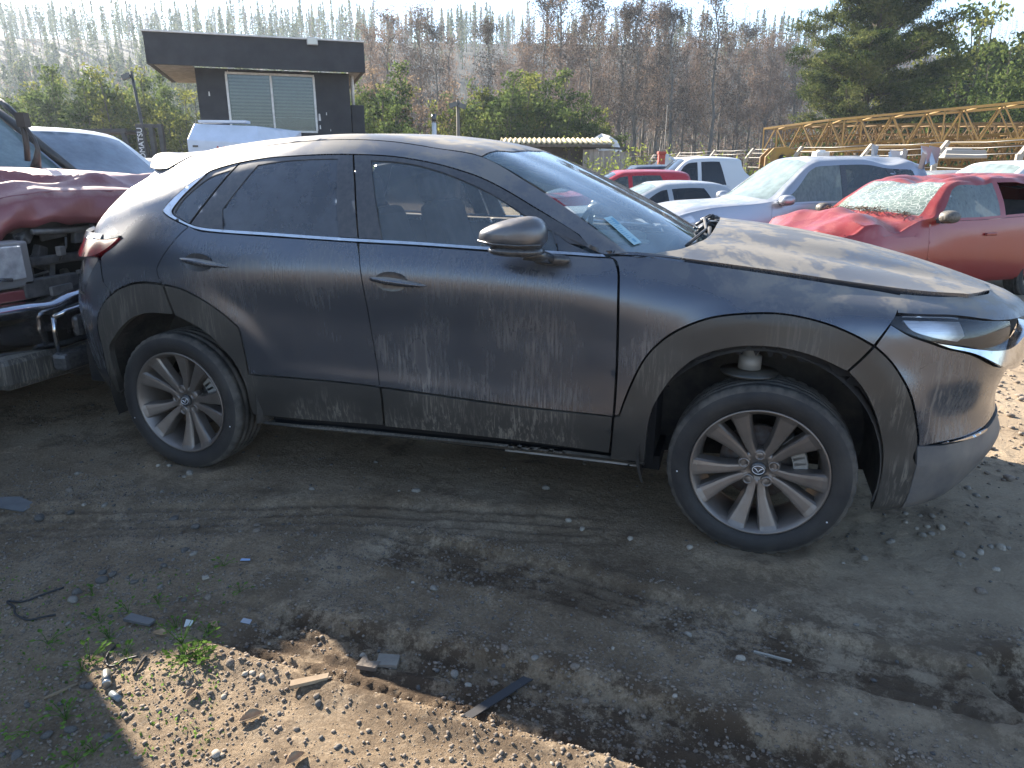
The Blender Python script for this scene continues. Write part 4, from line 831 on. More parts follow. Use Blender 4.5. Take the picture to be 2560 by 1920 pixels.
M['emblem'] = pbr('bright_emblem', (.80, .80, .82), .35, .6)
TYRE = tyre_mesh(); RIM = rim_mesh(); TYRE_LO = tyre_mesh(False)
def wheel(parent, loc, steer=0.0, far=False, full=True, spin=0.0):
    w = obj('wheel', RIM, parent, loc, (0, spin, steer))
    if far: w.rotation_euler = (0, 0, math.pi+steer)
    t = obj('tyre', TYRE if full else TYRE_LO, w)
    if full:
        for a_ in (3.25, 5.75): MB().lathe([(0, -.1135), (.0035, -.1135), (.0035, -.110)], 10).build('paint_dot', M['emblem'], w, loc=(.298*math.cos(a_), 0, .298*math.sin(a_)))
        mb = MB().lathe([(0, -.068), (.022, -.068), (.027, -.066), (.029, -.062), (.029, -.05)], 40); mb.build('centre_cap', M['black_gloss'], w)
        e = MB(); ring = [(math.cos(a)*.0195*(1+.10*abs(math.cos(a))), -.069, math.sin(a)*.0165) for a in np.linspace(0, 2*math.pi, 28)]
        e.tube(ring, .0014, 6)
        e.tube([(-.015, -.0692, .006), (-.008, -.0695, .003), (-.003, -.0695, -.004), (0, -.0695, -.010)], [.0012, .0018, .0016, .0008], 6)
        e.tube([(.015, -.0692, .006), (.008, -.0695, .003), (.003, -.0695, -.004), (0, -.0695, -.010)], [.0012, .0018, .0016, .0008], 6)
        e.build('emblem', M['emblem'], w)
        for i in range(5):
            a = math.radians(18+72*i)
            MB().lathe([(0, -.054), (.007, -.054), (.0095, -.051), (.0098, -.038)], 6, smooth=False).build('wheel_nut', M['steel'], w, loc=(math.cos(a)*.0571, 0, math.sin(a)*.0571))
        MB().lathe([(.02, .012), (.10, .012), (.105, .02), (.148, .02), (.148, .044), (.1, .044)], 60).build('brake_disc', M['rust'], w, loc=(0, 0, 0))
        cb = MB(); 
        for k in range(5):
            a = math.radians(8+k*9); cb.box((math.cos(a)*.150, .0, math.sin(a)*.150), (.055, .075, .045), Matrix.Rotation(-a, 3, 'Y'))
        cb.build('brake_caliper', M['caliper'], w, bevel=.006)
    return w

# ---------------------------------------------------------------- the near car
M['paint'] = paint_mat('grey_metallic_paint', (.082, .098, .130), .17, .82, .72, (.28, .248, .20), 1.45, wash=.145)
M['clad'] = M['black_plastic']
M['glass_front'] = glass_mat('front_window_glass', (.95, 1, 1), .95, .22, (.32, .36, .38), .03)  # film colour: dust, lightened to paint in reflected sky
M['glass_rear'] = glass_mat('privacy_glass', (.5, .52, .55), .5, .48, (.14, .15, .168), .05)
M['glass_shield'] = glass_mat('windscreen_glass', (.88, 1, 1), .90, .33, (.36, .45, .46), .03)  # teal film over the dust stands in for bright sky reflection
M['cap_paint'] = paint_mat('mirror_cap_paint', (.088, .098, .118), .17, .80, .5, (.20, .17, .14), 0, wash=.25)
car = tag(empty('crossover_car'), 'dark grey dirty crossover filling the foreground with its bonnet slightly open', 'car')
P_ = POLY
G = P_['gutter']; tl = P_['top_line']; dr = P_['dlo_rear']
PT = dict(parent=car, far=True)
door_f = panel('front_door', body, [P_['front_door']], M['paint'], **PT)
door_r = panel('rear_door', body, [P_['rear_door']], M['paint'], **PT)
side = dr+tl+[(2.05, 1.17), (2.06, 1.02), (2.11, 1.005), (2.30, 1.005), (2.32, 1.12), (2.2, 1.34), (2.125, 1.44)]+G+[(.4, 1.462), (0, 1.462), (-.3, 1.462), (-.47, 1.455), (-.505, 1.36), (-.505, 1.17), (-.52, 1.02), (-.50, .968), (-.40, .966), (-.271, .963), (-.302, .935), (-.335, .912), (-.385, .872), (-.374, .822), (-.361, .763), (-.311, .709), (-.277, .732), (-.181, .766), (-.092, .777), (.005, .773)]+P_['door_back'][::-1][1:]
panel('quarter_panel', body, [side], M['paint'], **PT)
panel('fender', body, [P_['fender']], M['paint'], **PT)
def lipoff(u, v, P): return np.full(len(u), .004)
for nm in ('cladding_rear_door', 'cladding_front_door', 'cladding_quarter', 'cladding_fender', 'cladding_bumper'):
    panel('wheel_arch_cladding' if nm in ('cladding_quarter', 'cladding_fender', 'cladding_bumper') else 'door_cladding', body, [P_[nm]], M['clad'], car if 'door' not in nm else (door_f if 'front' in nm else door_r), far=True, off=.001, flange=.03)
panel('sill_strip', body, [[(1.62, .06), (2.20, .075), (2.20, .015), (1.62, .01)]], pbr('dried_mud_strip', (.16, .155, .145), .7, 0, (.26, .25, .23), 8), car, off=.008, flange=.01, step=.02, far=True)
panel('sill', body, [[(.40, .10), (.9, .105), (1.4, .115), (2.08, .12), (2.22, .11), (2.22, .02), (1.4, .005), (.43, .005)]], M['clad'], **PT)
# window frames, glass and bright trim
fr_q = panel('window_frame', body, [P_['frame_quarter'], P_['glass_quarter']], M['black_frame'], car, far=True, off=-.002)
fr_r = panel('window_frame', body, [P_['frame_rear'], P_['glass_rear']], M['black_frame'], door_r, far=True, off=-.002)
fr_f = panel('window_frame', body, [P_['frame_front'], P_['glass_front'], P_['glass_tri']], M['black_frame'], door_f, far=True, off=-.002)
panel('window', body, [P_['glass_quarter']], M['glass_rear'], car, far=True, off=-.006, flange=0, inset=-.004)
panel('window', body, [P_['glass_rear']], M['glass_rear'], door_r, far=True, off=-.006, flange=0, inset=-.004)
panel('window', body, [P_['glass_front']], M['glass_front'], door_f, far=True, off=-.008, flange=0, inset=-.004)
panel('window', body, [P_['glass_tri']], M['glass_rear'], door_f, far=True, off=-.006, flange=0, inset=-.004)
panel('window_trim', body, [P_['window_trim']], M['chrome'], car, far=True, off=.004, flange=.01, step=.016, inset=.0006)
# glazing bar between the drop glass and the little front window
def bar_on(u0, v0, u1, v1, w, name, mat, parent, off=.004):
    n = 12; U = np.linspace(u0, u1, n); V = np.linspace(v0, v1, n); A = body(U, V); Nn = fnorm(body, U, V); A = A-Nn*off*-1
    if Nn[0, 1] > 0: pass
    mb = MB(); mb.tube([tuple(a) for a in A], w, 6); return mb.build(name, mat, parent)
SG = -1.0 if fnorm(body, np.array([1.0]), np.array([.7]))[0, 1] > 0 else 1.0
# roof, windscreen, tailgate, bonnet
HD = [(1.447, 1.464), (1.49, 1.60), (1.53, 1.80), (1.555, 2.08)]
BS = [(2.117, 1.464), (2.25, 1.60), (2.33, 1.74), (2.40, 1.9), (2.43, 2.08)]
panel('roof_panel', body, [[(-.47, 1.464), (0, 1.464), (.8, 1.464), (1.23, 1.464)]+HD+[(.8, 2.08), (0, 2.08), (-.45, 2.08), (-.50, 1.74)]], M['paint'], car, sym=True, flange=.02, step=.03)
ws = panel('windscreen', body, [HD+BS[::-1]], M['glass_shield'], car, sym=True, flange=0, off=-.003, step=.03)
tg = panel('tailgate', body, [[(-1.5, .70), (-.53, .70), (-.40, .86), (-.42, .875), (-.62, .86), (-.64, .975), (-.52, 1.0), (-.51, 1.17), (-.51, 1.36), (-.53, 1.455), (-1.5, 1.455)], [(-1.42, 1.07), (-.62, 1.07), (-.585, 1.2), (-.57, 1.34), (-1.42, 1.34)]], M['paint'], car, sym=True, step=.035, smooth=False)
panel('rear_window', body, [[(-1.43, 1.06), (-.61, 1.06), (-.565, 1.35), (-1.43, 1.35)]], M['glass_rear'], tg, sym=True, flange=0, off=-.006, step=.05, smooth=False)
panel('roof_spoiler', body, [[(-1.5, 1.40), (-.62, 1.40), (-.42, 1.405), (-.27, 1.43), (-.21, 1.50), (-.22, 2.08), (-1.5, 2.08)]], M['paint'], tg, sym=True, off=lambda u, v, P: .006+.022*sstep(-.2, -.7, u), flange=.035, step=.03, smooth=False)
HF = [(3.30, 0.0), (3.355, .08), (3.40, .2), (3.44, .34), (3.475, .5), (3.495, .85)]
HRr = [(2.41, .85), (2.40, .5), (2.376, .319), (2.347, .229), (2.296, .119), (2.225, .047), (2.19, .0)]
bonnet = panel('bonnet', hood, [HF+HRr], M['paint'], car, sym=True, flange=.022, step=.028, sgn=1)
# ---------------------------------------------------------------- yard structures behind the cars
CONC = pbr('weathered_concrete', (.30, .26, .21), .9, 0, (.42, .37, .30), 9, bump=.3, bscale=40)
WIRE = pbr('galvanised_wire', (.30, .29, .27), .5, .6)
YEL = pbr('worn_yellow_paint', (.30, .175, .030), .6, 0, (.13, .07, .03), 3.0, contrast=(.42, .68), bump=.1)
YEL2 = pbr('rusty_yellow_paint', (.23, .13, .03), .7, 0, (.09, .05, .022), 2.2, contrast=(.38, .62))
UNIT = MB().bar((0, 0, 0), (0, 0, 1), 1, 1)
UNITS = {}
def strut(name, a, b, w, mat, parent, h=None):
    """one bar as its own object, all sharing one unit mesh per material"""
    key = mat.name
    if key not in UNITS: UNITS[key] = mesh('bar', UNIT.v, UNIT.f, mat)
    a = Vector(a); b = Vector(b); d = b-a
    o = bpy.data.objects.new(name, UNITS[key]); o.location = a; o.rotation_euler = d.to_track_quat('Z', 'Y').to_euler(); o.scale = (w, h or w, d.length)
    return link(o, parent)
# concrete posts with bent heads carrying wires
fence = tag(empty('fence', (0, 0, 0)), 'row of concrete fence posts with bent heads and strands of wire', 'fence')
PT_ = []
for px, D, top in ((2560, 15.7, 345), (2352, 18.5, 353), (2168, 21.5, 361), (1998, 24.3, 367), (1880, 26.6, 372), (1787, 29.3, 376), (1703, 33, 381), (1640, 38, 387), (1585, 45, 391), (1540, 53, 396), (2790, 13, 335)):
    p = spot(px-18, 421, D); t = spot(px, top, D); PT_.append((D, Vector((p.x, p.y, t.z)), px))
PT_.sort(key=lambda a: a[0])
dirv = (PT_[0][1]-PT_[3][1]); dirv.z = 0; dirv.normalize(); outw = Vector((FH.x*.1+RH.x, FH.y*.1+RH.y, 0)).normalized()
for D, t, px in PT_:
    w = .125; b = Vector((t.x, t.y, float(gz(t.x, t.y))-.1)); knee = Vector((t.x, t.y, t.z-.34)); tip = knee+outw*.27+Vector((0, 0, .34))
    mb = MB(); mb.bar(b, knee+Vector((0, 0, .02)), w, w); mb.bar(knee-Vector((0, 0, .03)), tip, w*.95, w*.8); mb.build('post', CONC, fence, bevel=.012)
for off, drop in ((.25, -.02), (.15, -.15), (.04, -.30), (0, -.62), (0, -.95), (0, -1.3)):
    for (D0, a, _), (D1, b, _) in zip(PT_[:-1], PT_[1:]):
        A = a+outw*off+Vector((0, 0, drop)); B = b+outw*off+Vector((0, 0, drop)); mid = (A+B)/2-Vector((0, 0, .03))
        mb = MB(); mb.tube([A, mid, B], .006+.0001*D0*2, 4); mb.build('wire', WIRE, fence)
# lattice crane booms stacked behind the fence
def boom(label, a, b, w0, w1, h0, h1, bays, mat, bw=.07):
    r = tag(empty('crane_boom'), label, 'crane boom', 'yellow lattice crane booms lying behind the fence')
    a = Vector(a); b = Vector(b); d = (b-a).normalized(); s = d.cross(Vector((0, 0, 1))).normalized(); u = s.cross(d)
    def cor(t, i): 
        w = w0+(w1-w0)*min(1, t*4); h = h0+(h1-h0)*min(1, t*4); return a+(b-a)*t+s*(w/2*(1 if i in (0, 1) else -1))+u*(h/2*(1 if i in (0, 3) else -1))
    for i in range(4): strut('chord', cor(0, i), cor(.25, i), bw*1.35, mat, r); strut('chord', cor(.25, i), cor(1, i), bw*1.35, mat, r)
    for k in range(bays):
        t0, t1 = k/bays, (k+1)/bays; tm = (t0+t1)/2
        for i, j in ((0, 1), (1, 2), (2, 3), (3, 0)):
            if i in (0, 2): strut('brace', cor(t0, j), cor(tm, i), bw*.75, mat, r); strut('brace', cor(tm, i), cor(t1, j), bw*.75, mat, r)
            else: strut('brace', cor(t0, i), cor(t1, j), bw*.6, mat, r)
        if k % 3 == 0: 
            for i, j in ((0, 1), (1, 2), (2, 3), (3, 0)): strut('batten', cor(t0, i), cor(t0, j), bw*.8, mat, r)
    return r
boom('uppermost yellow lattice crane boom rising to the right', spot(1925, 352, 27), spot(2800, 288, 19.5), .9, 1.25, .80, .95, 10, YEL, .052)
boom('long rusty yellow lattice boom behind the uppermost one', spot(1940, 345, 29.5), spot(2760, 352, 26), 1.0, 1.2, .8, .95, 17, YEL2, .045)
boom('low yellow lattice boom just behind the bent fence posts', spot(2050, 398, 26), spot(2760, 362, 22), .8, 1.1, .6, .9, 12, YEL, .055)
boom('darker lattice boom deepest in the stack', spot(1990, 366, 32), spot(2800, 372, 30), 1.0, 1.2, .8, 1.0, 19, YEL2, .042)
boom('short lattice boom lowest in the stack beside the fence', spot(2180, 402, 24), spot(2760, 384, 21), .8, 1.0, .5, .6, 12, YEL2, .05)
boom('slim lattice boom between the rusty and the uppermost booms', spot(1960, 336, 30.5), spot(2780, 326, 28), .7, .9, .5, .6, 20, YEL2, .045)
r = tag(empty('sheave_block'), 'rounded yellow sheave block with a hole lying beside the boom tips', 'crane part')
c = spot(1955, 396, 24.5); mb = MB(); Mx = Matrix.Translation(c) @ Matrix(((RH.x, 0, FH.x, 0), (RH.y, 0, FH.y, 0), (0, 1, 0, 0), (0, 0, 0, 1)))
mb.prism([(-.55, -.35), (.55, -.35), (.75, -.05), (.45, .25), (.10, .38), (-.30, .32), (-.55, .05)], .10, Mx); mb.build('side_plate', YEL, r, bevel=.015)
mb = MB(); mb.prism([(-.55, -.35), (.55, -.35), (.75, -.05), (.45, .25), (.10, .38), (-.30, .32), (-.55, .05)], .10, Matrix.Translation(FH*.5) @ Mx); mb.build('side_plate', YEL2, r, bevel=.015)
mb = MB(); mb.lathe([(0, -.05), (.12, -.05), (.12, .6), (0, .6)], 20); o = mb.build('sheave', M['dark'], r, c); o.rotation_euler = (0, 0, -YAW)
def tub(px, py, D, w, h, dd, mat, label, nm='white_tank'):
    c = spot(px, py, D); g_ = float(gz(c.x, c.y)); mb = MB(); mb.box((0, 0, 0), (w, dd, h), None, .93); mb.box((0, 0, h/2+.02), (w*.5, dd*.5, .06)); o = mb.build(nm, mat, None, (c.x, c.y, c.z), YAW*-1, bevel=.04); return tag(o, label, 'tank')
WHT = pbr('dusty_white_plastic', (.62, .63, .62), .6, 0, (.45, .44, .42), 3)
tub(2050, 398, 22, .42, .42, .4, WHT, 'small white box among the crane booms')
for (px, lab) in ((2390, 'pale van roof seen between the crane booms and the grey car'),): tub(px, 386, 21, 1.2, .22, 1.0, pbr('pale_van', (.30, .28, .25), .6), lab, 'van_roof')
# black booth on legs, flat oversailing roof
BLK = pbr('black_render_wall', (.020, .021, .026), .8, 0, (.032, .033, .038), 3, bump=.15, bscale=60); SOF = pbr('soffit_board', (.30, .28, .25), .8, 0, (.18, .17, .15), 6)
WHF = pbr('white_window_frame', (.66, .65, .62), .5, 0, (.5, .48, .44), 10)
Db = 19.3; c0_ = spot(706, 421, Db); A = -YAW+.30
booth = tag(empty('black_booth', (c0_.x, c0_.y, 0), A), 'black rendered booth with a deep flat roof fascia and white framed window', 'building')
MI = booth.matrix_basis.inverted(); 
def bl(px, py): q = MI @ spot(px, py, Db); return q
x0, x1 = -1.85, 1.85; zt = 3.74
mb = MB(); wy = .12
wx0, wx1, wz0, wz1 = -1.12, .93, 2.32, 3.62
dep = 3.0
mb.box(((x0+wx0)/2, wy/2, zt/2), (wx0-x0, wy, zt)); mb.box(((x1+wx1)/2, wy/2, zt/2), (x1-wx1, wy, zt)); mb.box(((wx0+wx1)/2, wy/2, wz0/2), (wx1-wx0, wy, wz0)); mb.box(((wx0+wx1)/2, wy/2, (wz1+zt)/2), (wx1-wx0, wy, zt-wz1))
mb.build('wall', BLK, booth)
for xx in (x0+wy/2, x1-wy/2): mb = MB().box((xx, wy+dep/2, zt/2), (wy, dep, zt)); mb.build('wall', BLK, booth)
MB().box(((x0+x1)/2, wy+dep+.06, zt/2), (x1-x0, wy, zt)).build('wall', BLK, booth)
MB().box(((x0+x1)/2, wy+dep/2, .9), (x1-x0-.3, dep-.2, .1)).build('floor', BLK, booth)
fx0, fx1 = x0-.98, x1+.36; mb = MB(); M4 = Matrix(((1, 0, 0, 0), (0, 0, 1, -.62), (0, 1, 0, 0), (0, 0, 0, 1)))
mb.prism([(fx0+.10, zt-.03), (fx1, zt-.03), (fx1, zt+.66), (fx0, zt+.66)], .10, M4); mb.build('fascia', BLK, booth)
mb = MB(); mb.box((fx0+.05, 1.55, zt+.32), (.10, 4.1, .67)); mb.build('fascia', BLK, booth); mb = MB(); mb.box((fx1-.05, 1.55, zt+.32), (.10, 4.1, .67)); mb.build('fascia', BLK, booth)
n = 11
for k in range(n): MB().box((x0-.43, -.42+k*.38, zt+.0), (.84, .36, .03)).build('soffit_board', SOF, booth); MB().box((x1+.13, -.42+k*.38, zt+.0), (.25, .36, .03)).build('soffit_board', SOF, booth)
MB().box(((fx0+fx1)/2, 1.55, zt+.65), (fx1-fx0-.02, 4.2, .05)).build('roof', pbr('roof_sheet', (.25, .25, .25), .6), booth)
MB().box(((fx0+fx1)/2, -.64, zt+.675), (fx1-fx0, .10, .035)).build('roof_edge', WHF, booth)
# window: frame, mullion, two panes with banded blinds behind
fr = MB()
for a, b, c, d in ((wx0-.04, wx1+.04, wz1, wz1+.05), (wx0-.04, wx1+.04, wz0-.05, wz0), (wx0-.05, wx0, wz0, wz1), (wx1, wx1+.05, wz0, wz1)): fr.box(((a+b)/2, -.01, (c+d)/2), (b-a, .07, d-c))
fr.box(((wx0+wx1)/2, -.005, (wz0+wz1)/2), (.05, .06, wz1-wz0)); wn = fr.build('window', WHF, booth)
gb = glass_mat('booth_glass', (.8, .85, .85), .85, .12, (.1, .11, .11), .03)
xm_ = (wx0+wx1)/2
for a, b in ((wx0, xm_-.03), (xm_+.03, wx1)): MB().box(((a+b)/2, .02, (wz0+wz1)/2), (b-a, .008, wz1-wz0)).build('pane', gb, wn)
SL = pbr('blind_band', (.24, .235, .20), .8); 
for a, b, zb_ in ((wx0+.02, xm_-.04, wz0+.05), (xm_+.04, wx1-.02, wz0+.32)):
    nb = 16; 
    for k in range(nb):
        z = wz1-.04-k*(.080)
        if z < zb_: break
        MB().box(((a+b)/2, .10, z), (b-a, .006, .042)).build('blind_slat', SL, wn)
    MB().box(((a+b)/2, .105, zb_), (b-a, .03, .025)).build('blind_rail', WHF, wn)
MB().box((xm_, .9, (wz0+wz1)/2), (2.2, .05, 1.6)).build('inner_wall', pbr('booth_inside', (.05, .05, .045), .8), booth)
fl = MB(); fl.box((fx1-1.25, -.70, zt+.62), (.26, .10, .17)); fo = fl.build('floodlight', pbr('lamp_housing', (.45, .45, .42), .5), booth, bevel=.01); MB().box((fx1-1.25, -.755, zt+.62), (.21, .01, .13)).build('lamp_glass', pbr('lamp_face', (.6, .6, .52), .3), fo)
MB().box((x1+.20, .5, 2.2), (.34, .6, 1.6)).build('side_cabinet', BLK, booth, bevel=.02)
mb = MB(); mb.tube([(x1+.10, .3, 2.9), (x1+.10, .3, 4.0)], .045, 10); mb.build('downpipe', WHF, booth)
for (px_, py_, s_) in ((-1.58, 3.15, .06), (1.04, 2.66, .10), (1.04, 2.42, .06), (1.22, 2.75, .04), (1.30, 2.35, .03), (-1.1, 3.68, .03)): MB().box((px_, -.003, py_), (s_*.6, .004, s_*1.7), None, .6).build('paint_chip', WHF, booth)
# camper trailer
def solid(name, poly, depth, M_, mat, parent=None, bevel=0):
    o = MB().prism(poly, depth, M_).build(name, mat, parent, bevel=bevel); return o
cp = spot(590, 421, 14.8); CA = -YAW+.06; camper = tag(empty('camper_trailer', (cp.x, cp.y, -.15), CA), 'white camper trailer with red script lettering in front of the black booth', 'trailer')
Wc = pbr('camper_white', (.62, .66, .74), .4, 0, (.52, .56, .62), 2.5); 
mb = MB(); X0, X1, zc = -.84, .50, 2.42
V = [(X0-.06, 0, .6), (X1, 0, .6), (X1, 0, 2.02), (X0-.06, 0, 2.08), (X0, .32, zc-.02), (X1-.10, .32, zc-.06), (X1+.28, .95, 2.02), (X1+.28, .95, .6), (X1+.12, .95, zc-.10), (X0, 2.6, zc), (X1+.28, 2.6, zc-.05), (X0-.06, 2.6, .6), (X1+.28, 2.6, .6)]
mb.add(V, [(0, 1, 2, 3), (3, 2, 5, 4), (1, 7, 6, 2), (2, 6, 8, 5), (4, 5, 8, 10, 9), (6, 7, 12, 10), (6, 10, 8), (0, 3, 4, 9, 11), (11, 9, 10, 12)]); mb.build('body', Wc, camper, bevel=.02)
MB().box(((X0+X1)/2-.1, .45, zc+.02), (.95, .3, .05)).build('roof_vent', Wc, camper, bevel=.01)
for xx in (X0+.10, X1-.18): MB().box((xx, -.012, 1.96), (.10, .02, .035)).build('marker_lamp', M['black_gloss'], camper)
lettering('lettering', 'Mujica', .24, pbr('red_lettering', (.42, .06, .06), .5), camper, (-.10, -.008, 1.80), (math.pi/2, 0, 0), .45, True)
# forklift
fp = spot(330, 421, 19.0); fk = tag(empty('forklift', (fp.x, fp.y, -.15), -YAW), 'black forklift with an orange beacon and white lettering on its mast, behind the black SUV', 'forklift')
DK = pbr('forklift_black', (.03, .031, .033), .55, 0, (.06, .06, .06), 6)
for a, b in (((-1.25, 0, 1.2), (-1.22, 0, 2.38)), ((-1.25, 1.0, 1.2), (-1.22, 1.0, 2.38)), ((.18, 0, 1.0), (-.10, 0, 2.42)), ((.18, 1.0, 1.0), (-.10, 1.0, 2.42))): strut('guard_post', a, b, .09, DK, fk)
for k in range(7): strut('guard_bar', (-1.28+k*.20, 0, 2.41), (-1.28+k*.20, 1.0, 2.41), .05, DK, fk)
strut('guard_rail', (-1.30, 0, 2.42), (.0, 0, 2.44), .10, DK, fk); strut('guard_rail', (-1.30, 1, 2.42), (.0, 1, 2.44), .10, DK, fk)
MB().box((-.55, .5, .95), (1.7, 1.0, .8)).build('chassis', DK, fk, bevel=.06); MB().box((-.2, .4, 1.65), (.5, .6, .08)).build('instrument_cowl', DK, fk, bevel=.03)
V, F = superell((-.42, .45, 2.0), (.14, .14, .17)); mb = MB(); mb.add(V, F, True); mb.build('headrest', DK, fk)
mb = MB(); mb.tube([(-.70, .2, 2.36), (-.70, .2, 2.05)], .055, 12); mb.build('beacon', pbr('orange_beacon', (.85, .16, .03), .4), fk)
for yy, x in ((0, .34), (.0, .62), (.0, .86)): MB().box((x, yy+.05, 1.55), (.20 if x < .6 else .11, .12, 2.1)).build('mast_rail', DK, fk, bevel=.01)
for zz in (1.0, 1.7, 2.55): strut('mast_cross', (.3, .05, zz), (.9, .05, zz), .08, DK, fk)
lettering('lettering', 'KOMATSU', .19, pbr('white_lettering', (.65, .65, .65), .6), fk, (.40, -.016, 1.62), (math.pi/2, -math.pi/2, 0))
# lamp pole left of the booth, twin lamp pole and others
def pole(px, D, ztop, label, name, r=.05, lean=0, lamps=0, col=DK):
    p = spot(px, 421, D); o = tag(empty(name, (p.x, p.y, -.15), -YAW), label, 'pole'); zt_ = spot(px, ztop, D).z+.15
    MB().tube([(0, 0, 0), (lean, 0, zt_)], [r, r*.8], 8).build('mast', col, o)
    for k in range(lamps):
        s = -1 if k == 0 else 1; mb = MB(); mb.box((lean+s*.16, -.05, zt_-.16-.04*k), (.26, .10, .16), Matrix.Rotation(s*.35, 3, 'Y')); mb.build('floodlight', M['black_gloss'], o, bevel=.01)
    return o
pole(384, 24, 178, 'dark leaning lamp pole with one floodlight, left of the black booth', 'lamp_post', .055, -.28, 1)
pole(1146, 26, 250, 'grey wooden pole with two small floodlights beyond the car roof', 'lamp_post', .07, .02, 2, pbr('grey_wood', (.16, .14, .11), .9))
pole(912, 22, 276, 'thin black post just right of the booth', 'post', .035, -.03, 0)
pole(1657, 27, 262, 'very thin dark mast rising above the red post', 'mast', .016, .03, 0)
fl_ = pole(1088, 20, 304, 'short grey flue pipe with a dark cap beyond the car roof', 'flue_pipe', .075, 0, 0, WHT); MB().tube([(0, 0, spot(1088, 304, 20).z+.12), (0, 0, spot(1088, 300, 20).z+.30)], .06, 10).build('flue_cap', M['black_gloss'], fl_)
p = spot(1652, 421, 27); rp = tag(MB().box((0, 0, .75), (.34, .34, 1.5)).box((0, 0, 1.75), (.24, .24, .6)).box((0, 0, 2.10), (.30, .30, .10)).build('red_post', pbr('red_post_paint', (.40, .045, .03), .6, 0, (.25, .04, .03), 5), None, (p.x, p.y, -.15), -YAW, bevel=.02), 'stubby red steel post standing among the fence posts', 'post')
# shed with corrugated roof and plank wall
sp_ = spot(1410, 421, 30); shed = tag(empty('plank_shed', (sp_.x, sp_.y, -.15), -YAW-.10), 'low plank shed with a sunlit corrugated roof beyond the car roof', 'shed')
V = []; F = []; n = 132
for i in range(n+1):
    x = -2.6+4.6*i/n; w = .035*math.cos(i*math.pi/3*1.0)
    V += [(x+.0, -.3, 2.50+w), (x-.25*1, 2.4, 2.80+w)]
for i in range(n): F.append((2*i, 2*i+2, 2*i+3, 2*i+1))
rf = obj('roof', mesh('roof', V, F, pbr('corrugated_sheet', (.44, .36, .19), .7, 0, (.28, .23, .13), 4), True), shed); so = rf.modifiers.new('thick', 'SOLIDIFY'); so.thickness = .012
MB().box((-.3, -.30, 2.42), (4.4, .06, .10)).build('eaves_board', pbr('old_timber', (.10, .085, .07), .9), shed)
PLK = pbr('grey_plank', (.34, .32, .29), .85, 0, (.22, .20, .18), 5, stretch=(1, 1, .2))
for k in range(9): MB().box((.85+k*.21, .0, 1.20+.02*(k % 3)), (.20, .03, 2.15-.03*k)).build('plank', PLK, shed)
for k in range(3): MB().box((2.2, .4+k*.5, 1.2), (.03, .46, 2.1)).build('plank', PLK, shed)
MB().box((1.75, .6, 2.36), (2.0, 1.6, .05), Matrix.Rotation(.06, 3, 'Y')).build('lean_to_roof', DK, shed)
for xx in (-2.3, -.9, .2): strut('post', (xx, 0, 0), (xx, 0, 2.4), .12, pbr('dark_post', (.05, .045, .04), .9) if xx < -2 else bpy.data.materials['dark_post'], shed)
MB().box((-.6, 1.6, 1.2), (3.8, .05, 2.4)).build('back_wall', DK, shed)
# white debris behind the fence
def heap(px, D, w, h, label, seed):
    p = spot(px, 421, D); rng_ = random.Random(seed); mb = MB()
    V, F = superell((0, 0, h*.5), (w*.5, w*.35, h*.55), 14, 8); V = [(v[0]+rng_.uniform(-.08, .08)*w, v[1]+rng_.uniform(-.08, .08)*w, v[2]+rng_.uniform(-.1, .1)*h) for v in V]; mb.add(V, F)
    return tag(mb.build('tarpaulin_heap', WHT, None, (p.x, p.y, -.15), 0), label, 'heap')
heap(1668, 30, 1.5, 2.0, 'crumpled white sheeting heaped right of the red post', 1); heap(1738, 31, .8, 1.7, 'small white sheet bundle left of a bent fence post', 2); heap(1515, 33, 1.6, 2.7, 'white lorry cab shape beside the plank shed', 3)
# the unseen van added to shade the ground is built after the maroon pickup
# bumpers
low = P_['bumper_edge'][1:8]+[(3.23, .374), (3.40, .385), (3.6, .40), (4.1, .40), (4.1, .50), (3.85, .52), (3.75, .66), (3.45, .672), (3.263, .740), (3.191, .758), (3.134, .778), (3.07, .800), (3.016, .834)]
panel('bumper', body, [low], M['paint'], car, sym=True, step=.026)
panel('valance', body, [[(3.147, .366), (3.23, .364), (3.40, .375), (3.6, .39), (4.1, .39), (4.1, .04), (3.5, .04), (3.16, .08)]], pbr('dusty_grey_plastic', (.085, .085, .088), .55, 0, (.17, .155, .135), 5), car, sym=True, step=.03, smooth=False, off=.006)
panel('chrome_strip', body, [[(3.215, .372), (3.34, .384), (3.45, .388), (3.45, .374), (3.34, .370)]], M['chrome'], car, off=.012, flange=.012, step=.012, far=True)
panel('front_brow', body, [[(3.056, .992), (3.036, .93), (3.034, .883), (3.09, .884), (3.195, .886), (3.266, .875), (3.33, .862), (3.45, .85), (4.1, .845), (4.1, 1.0), (3.6, 1.0), (3.3, 1.0), (3.15, .998)]], M['paint'], car, sym=True, step=.026, flange=.03)
hl = panel('headlight', body, [[(3.0, .872), (3.09, .881), (3.195, .883), (3.266, .871), (3.33, .86), (3.45, .848), (3.47, .70), (3.283, .757), (3.15, .78), (3.07, .804), (3.014, .838)]], glass_mat('lamp_glass', (1, 1, 1), .93, .05, (.3, .3, .3), .03), car, far=True, off=-.006, flange=.01, step=.02)
panel('lamp_housing', body, [[(2.99, .885), (3.5, .87), (3.5, .66), (3.07, .78)]], M['black_gloss'], hl, off=-.055, flange=0, inset=0, smooth=False)
panel('lamp_reflector', body, [[(3.055, .868), (3.15, .872), (3.245, .868), (3.262, .80), (3.235, .778), (3.15, .795), (3.085, .82)]], M['clear_lens'], hl, off=-.022, flange=.02, step=.012)
for c_ in [c for c in car.children if c.name.startswith('headlight.')]:
    for ch in list(hl.children):
        q = ch.copy(); COL.objects.link(q); q.parent = c_
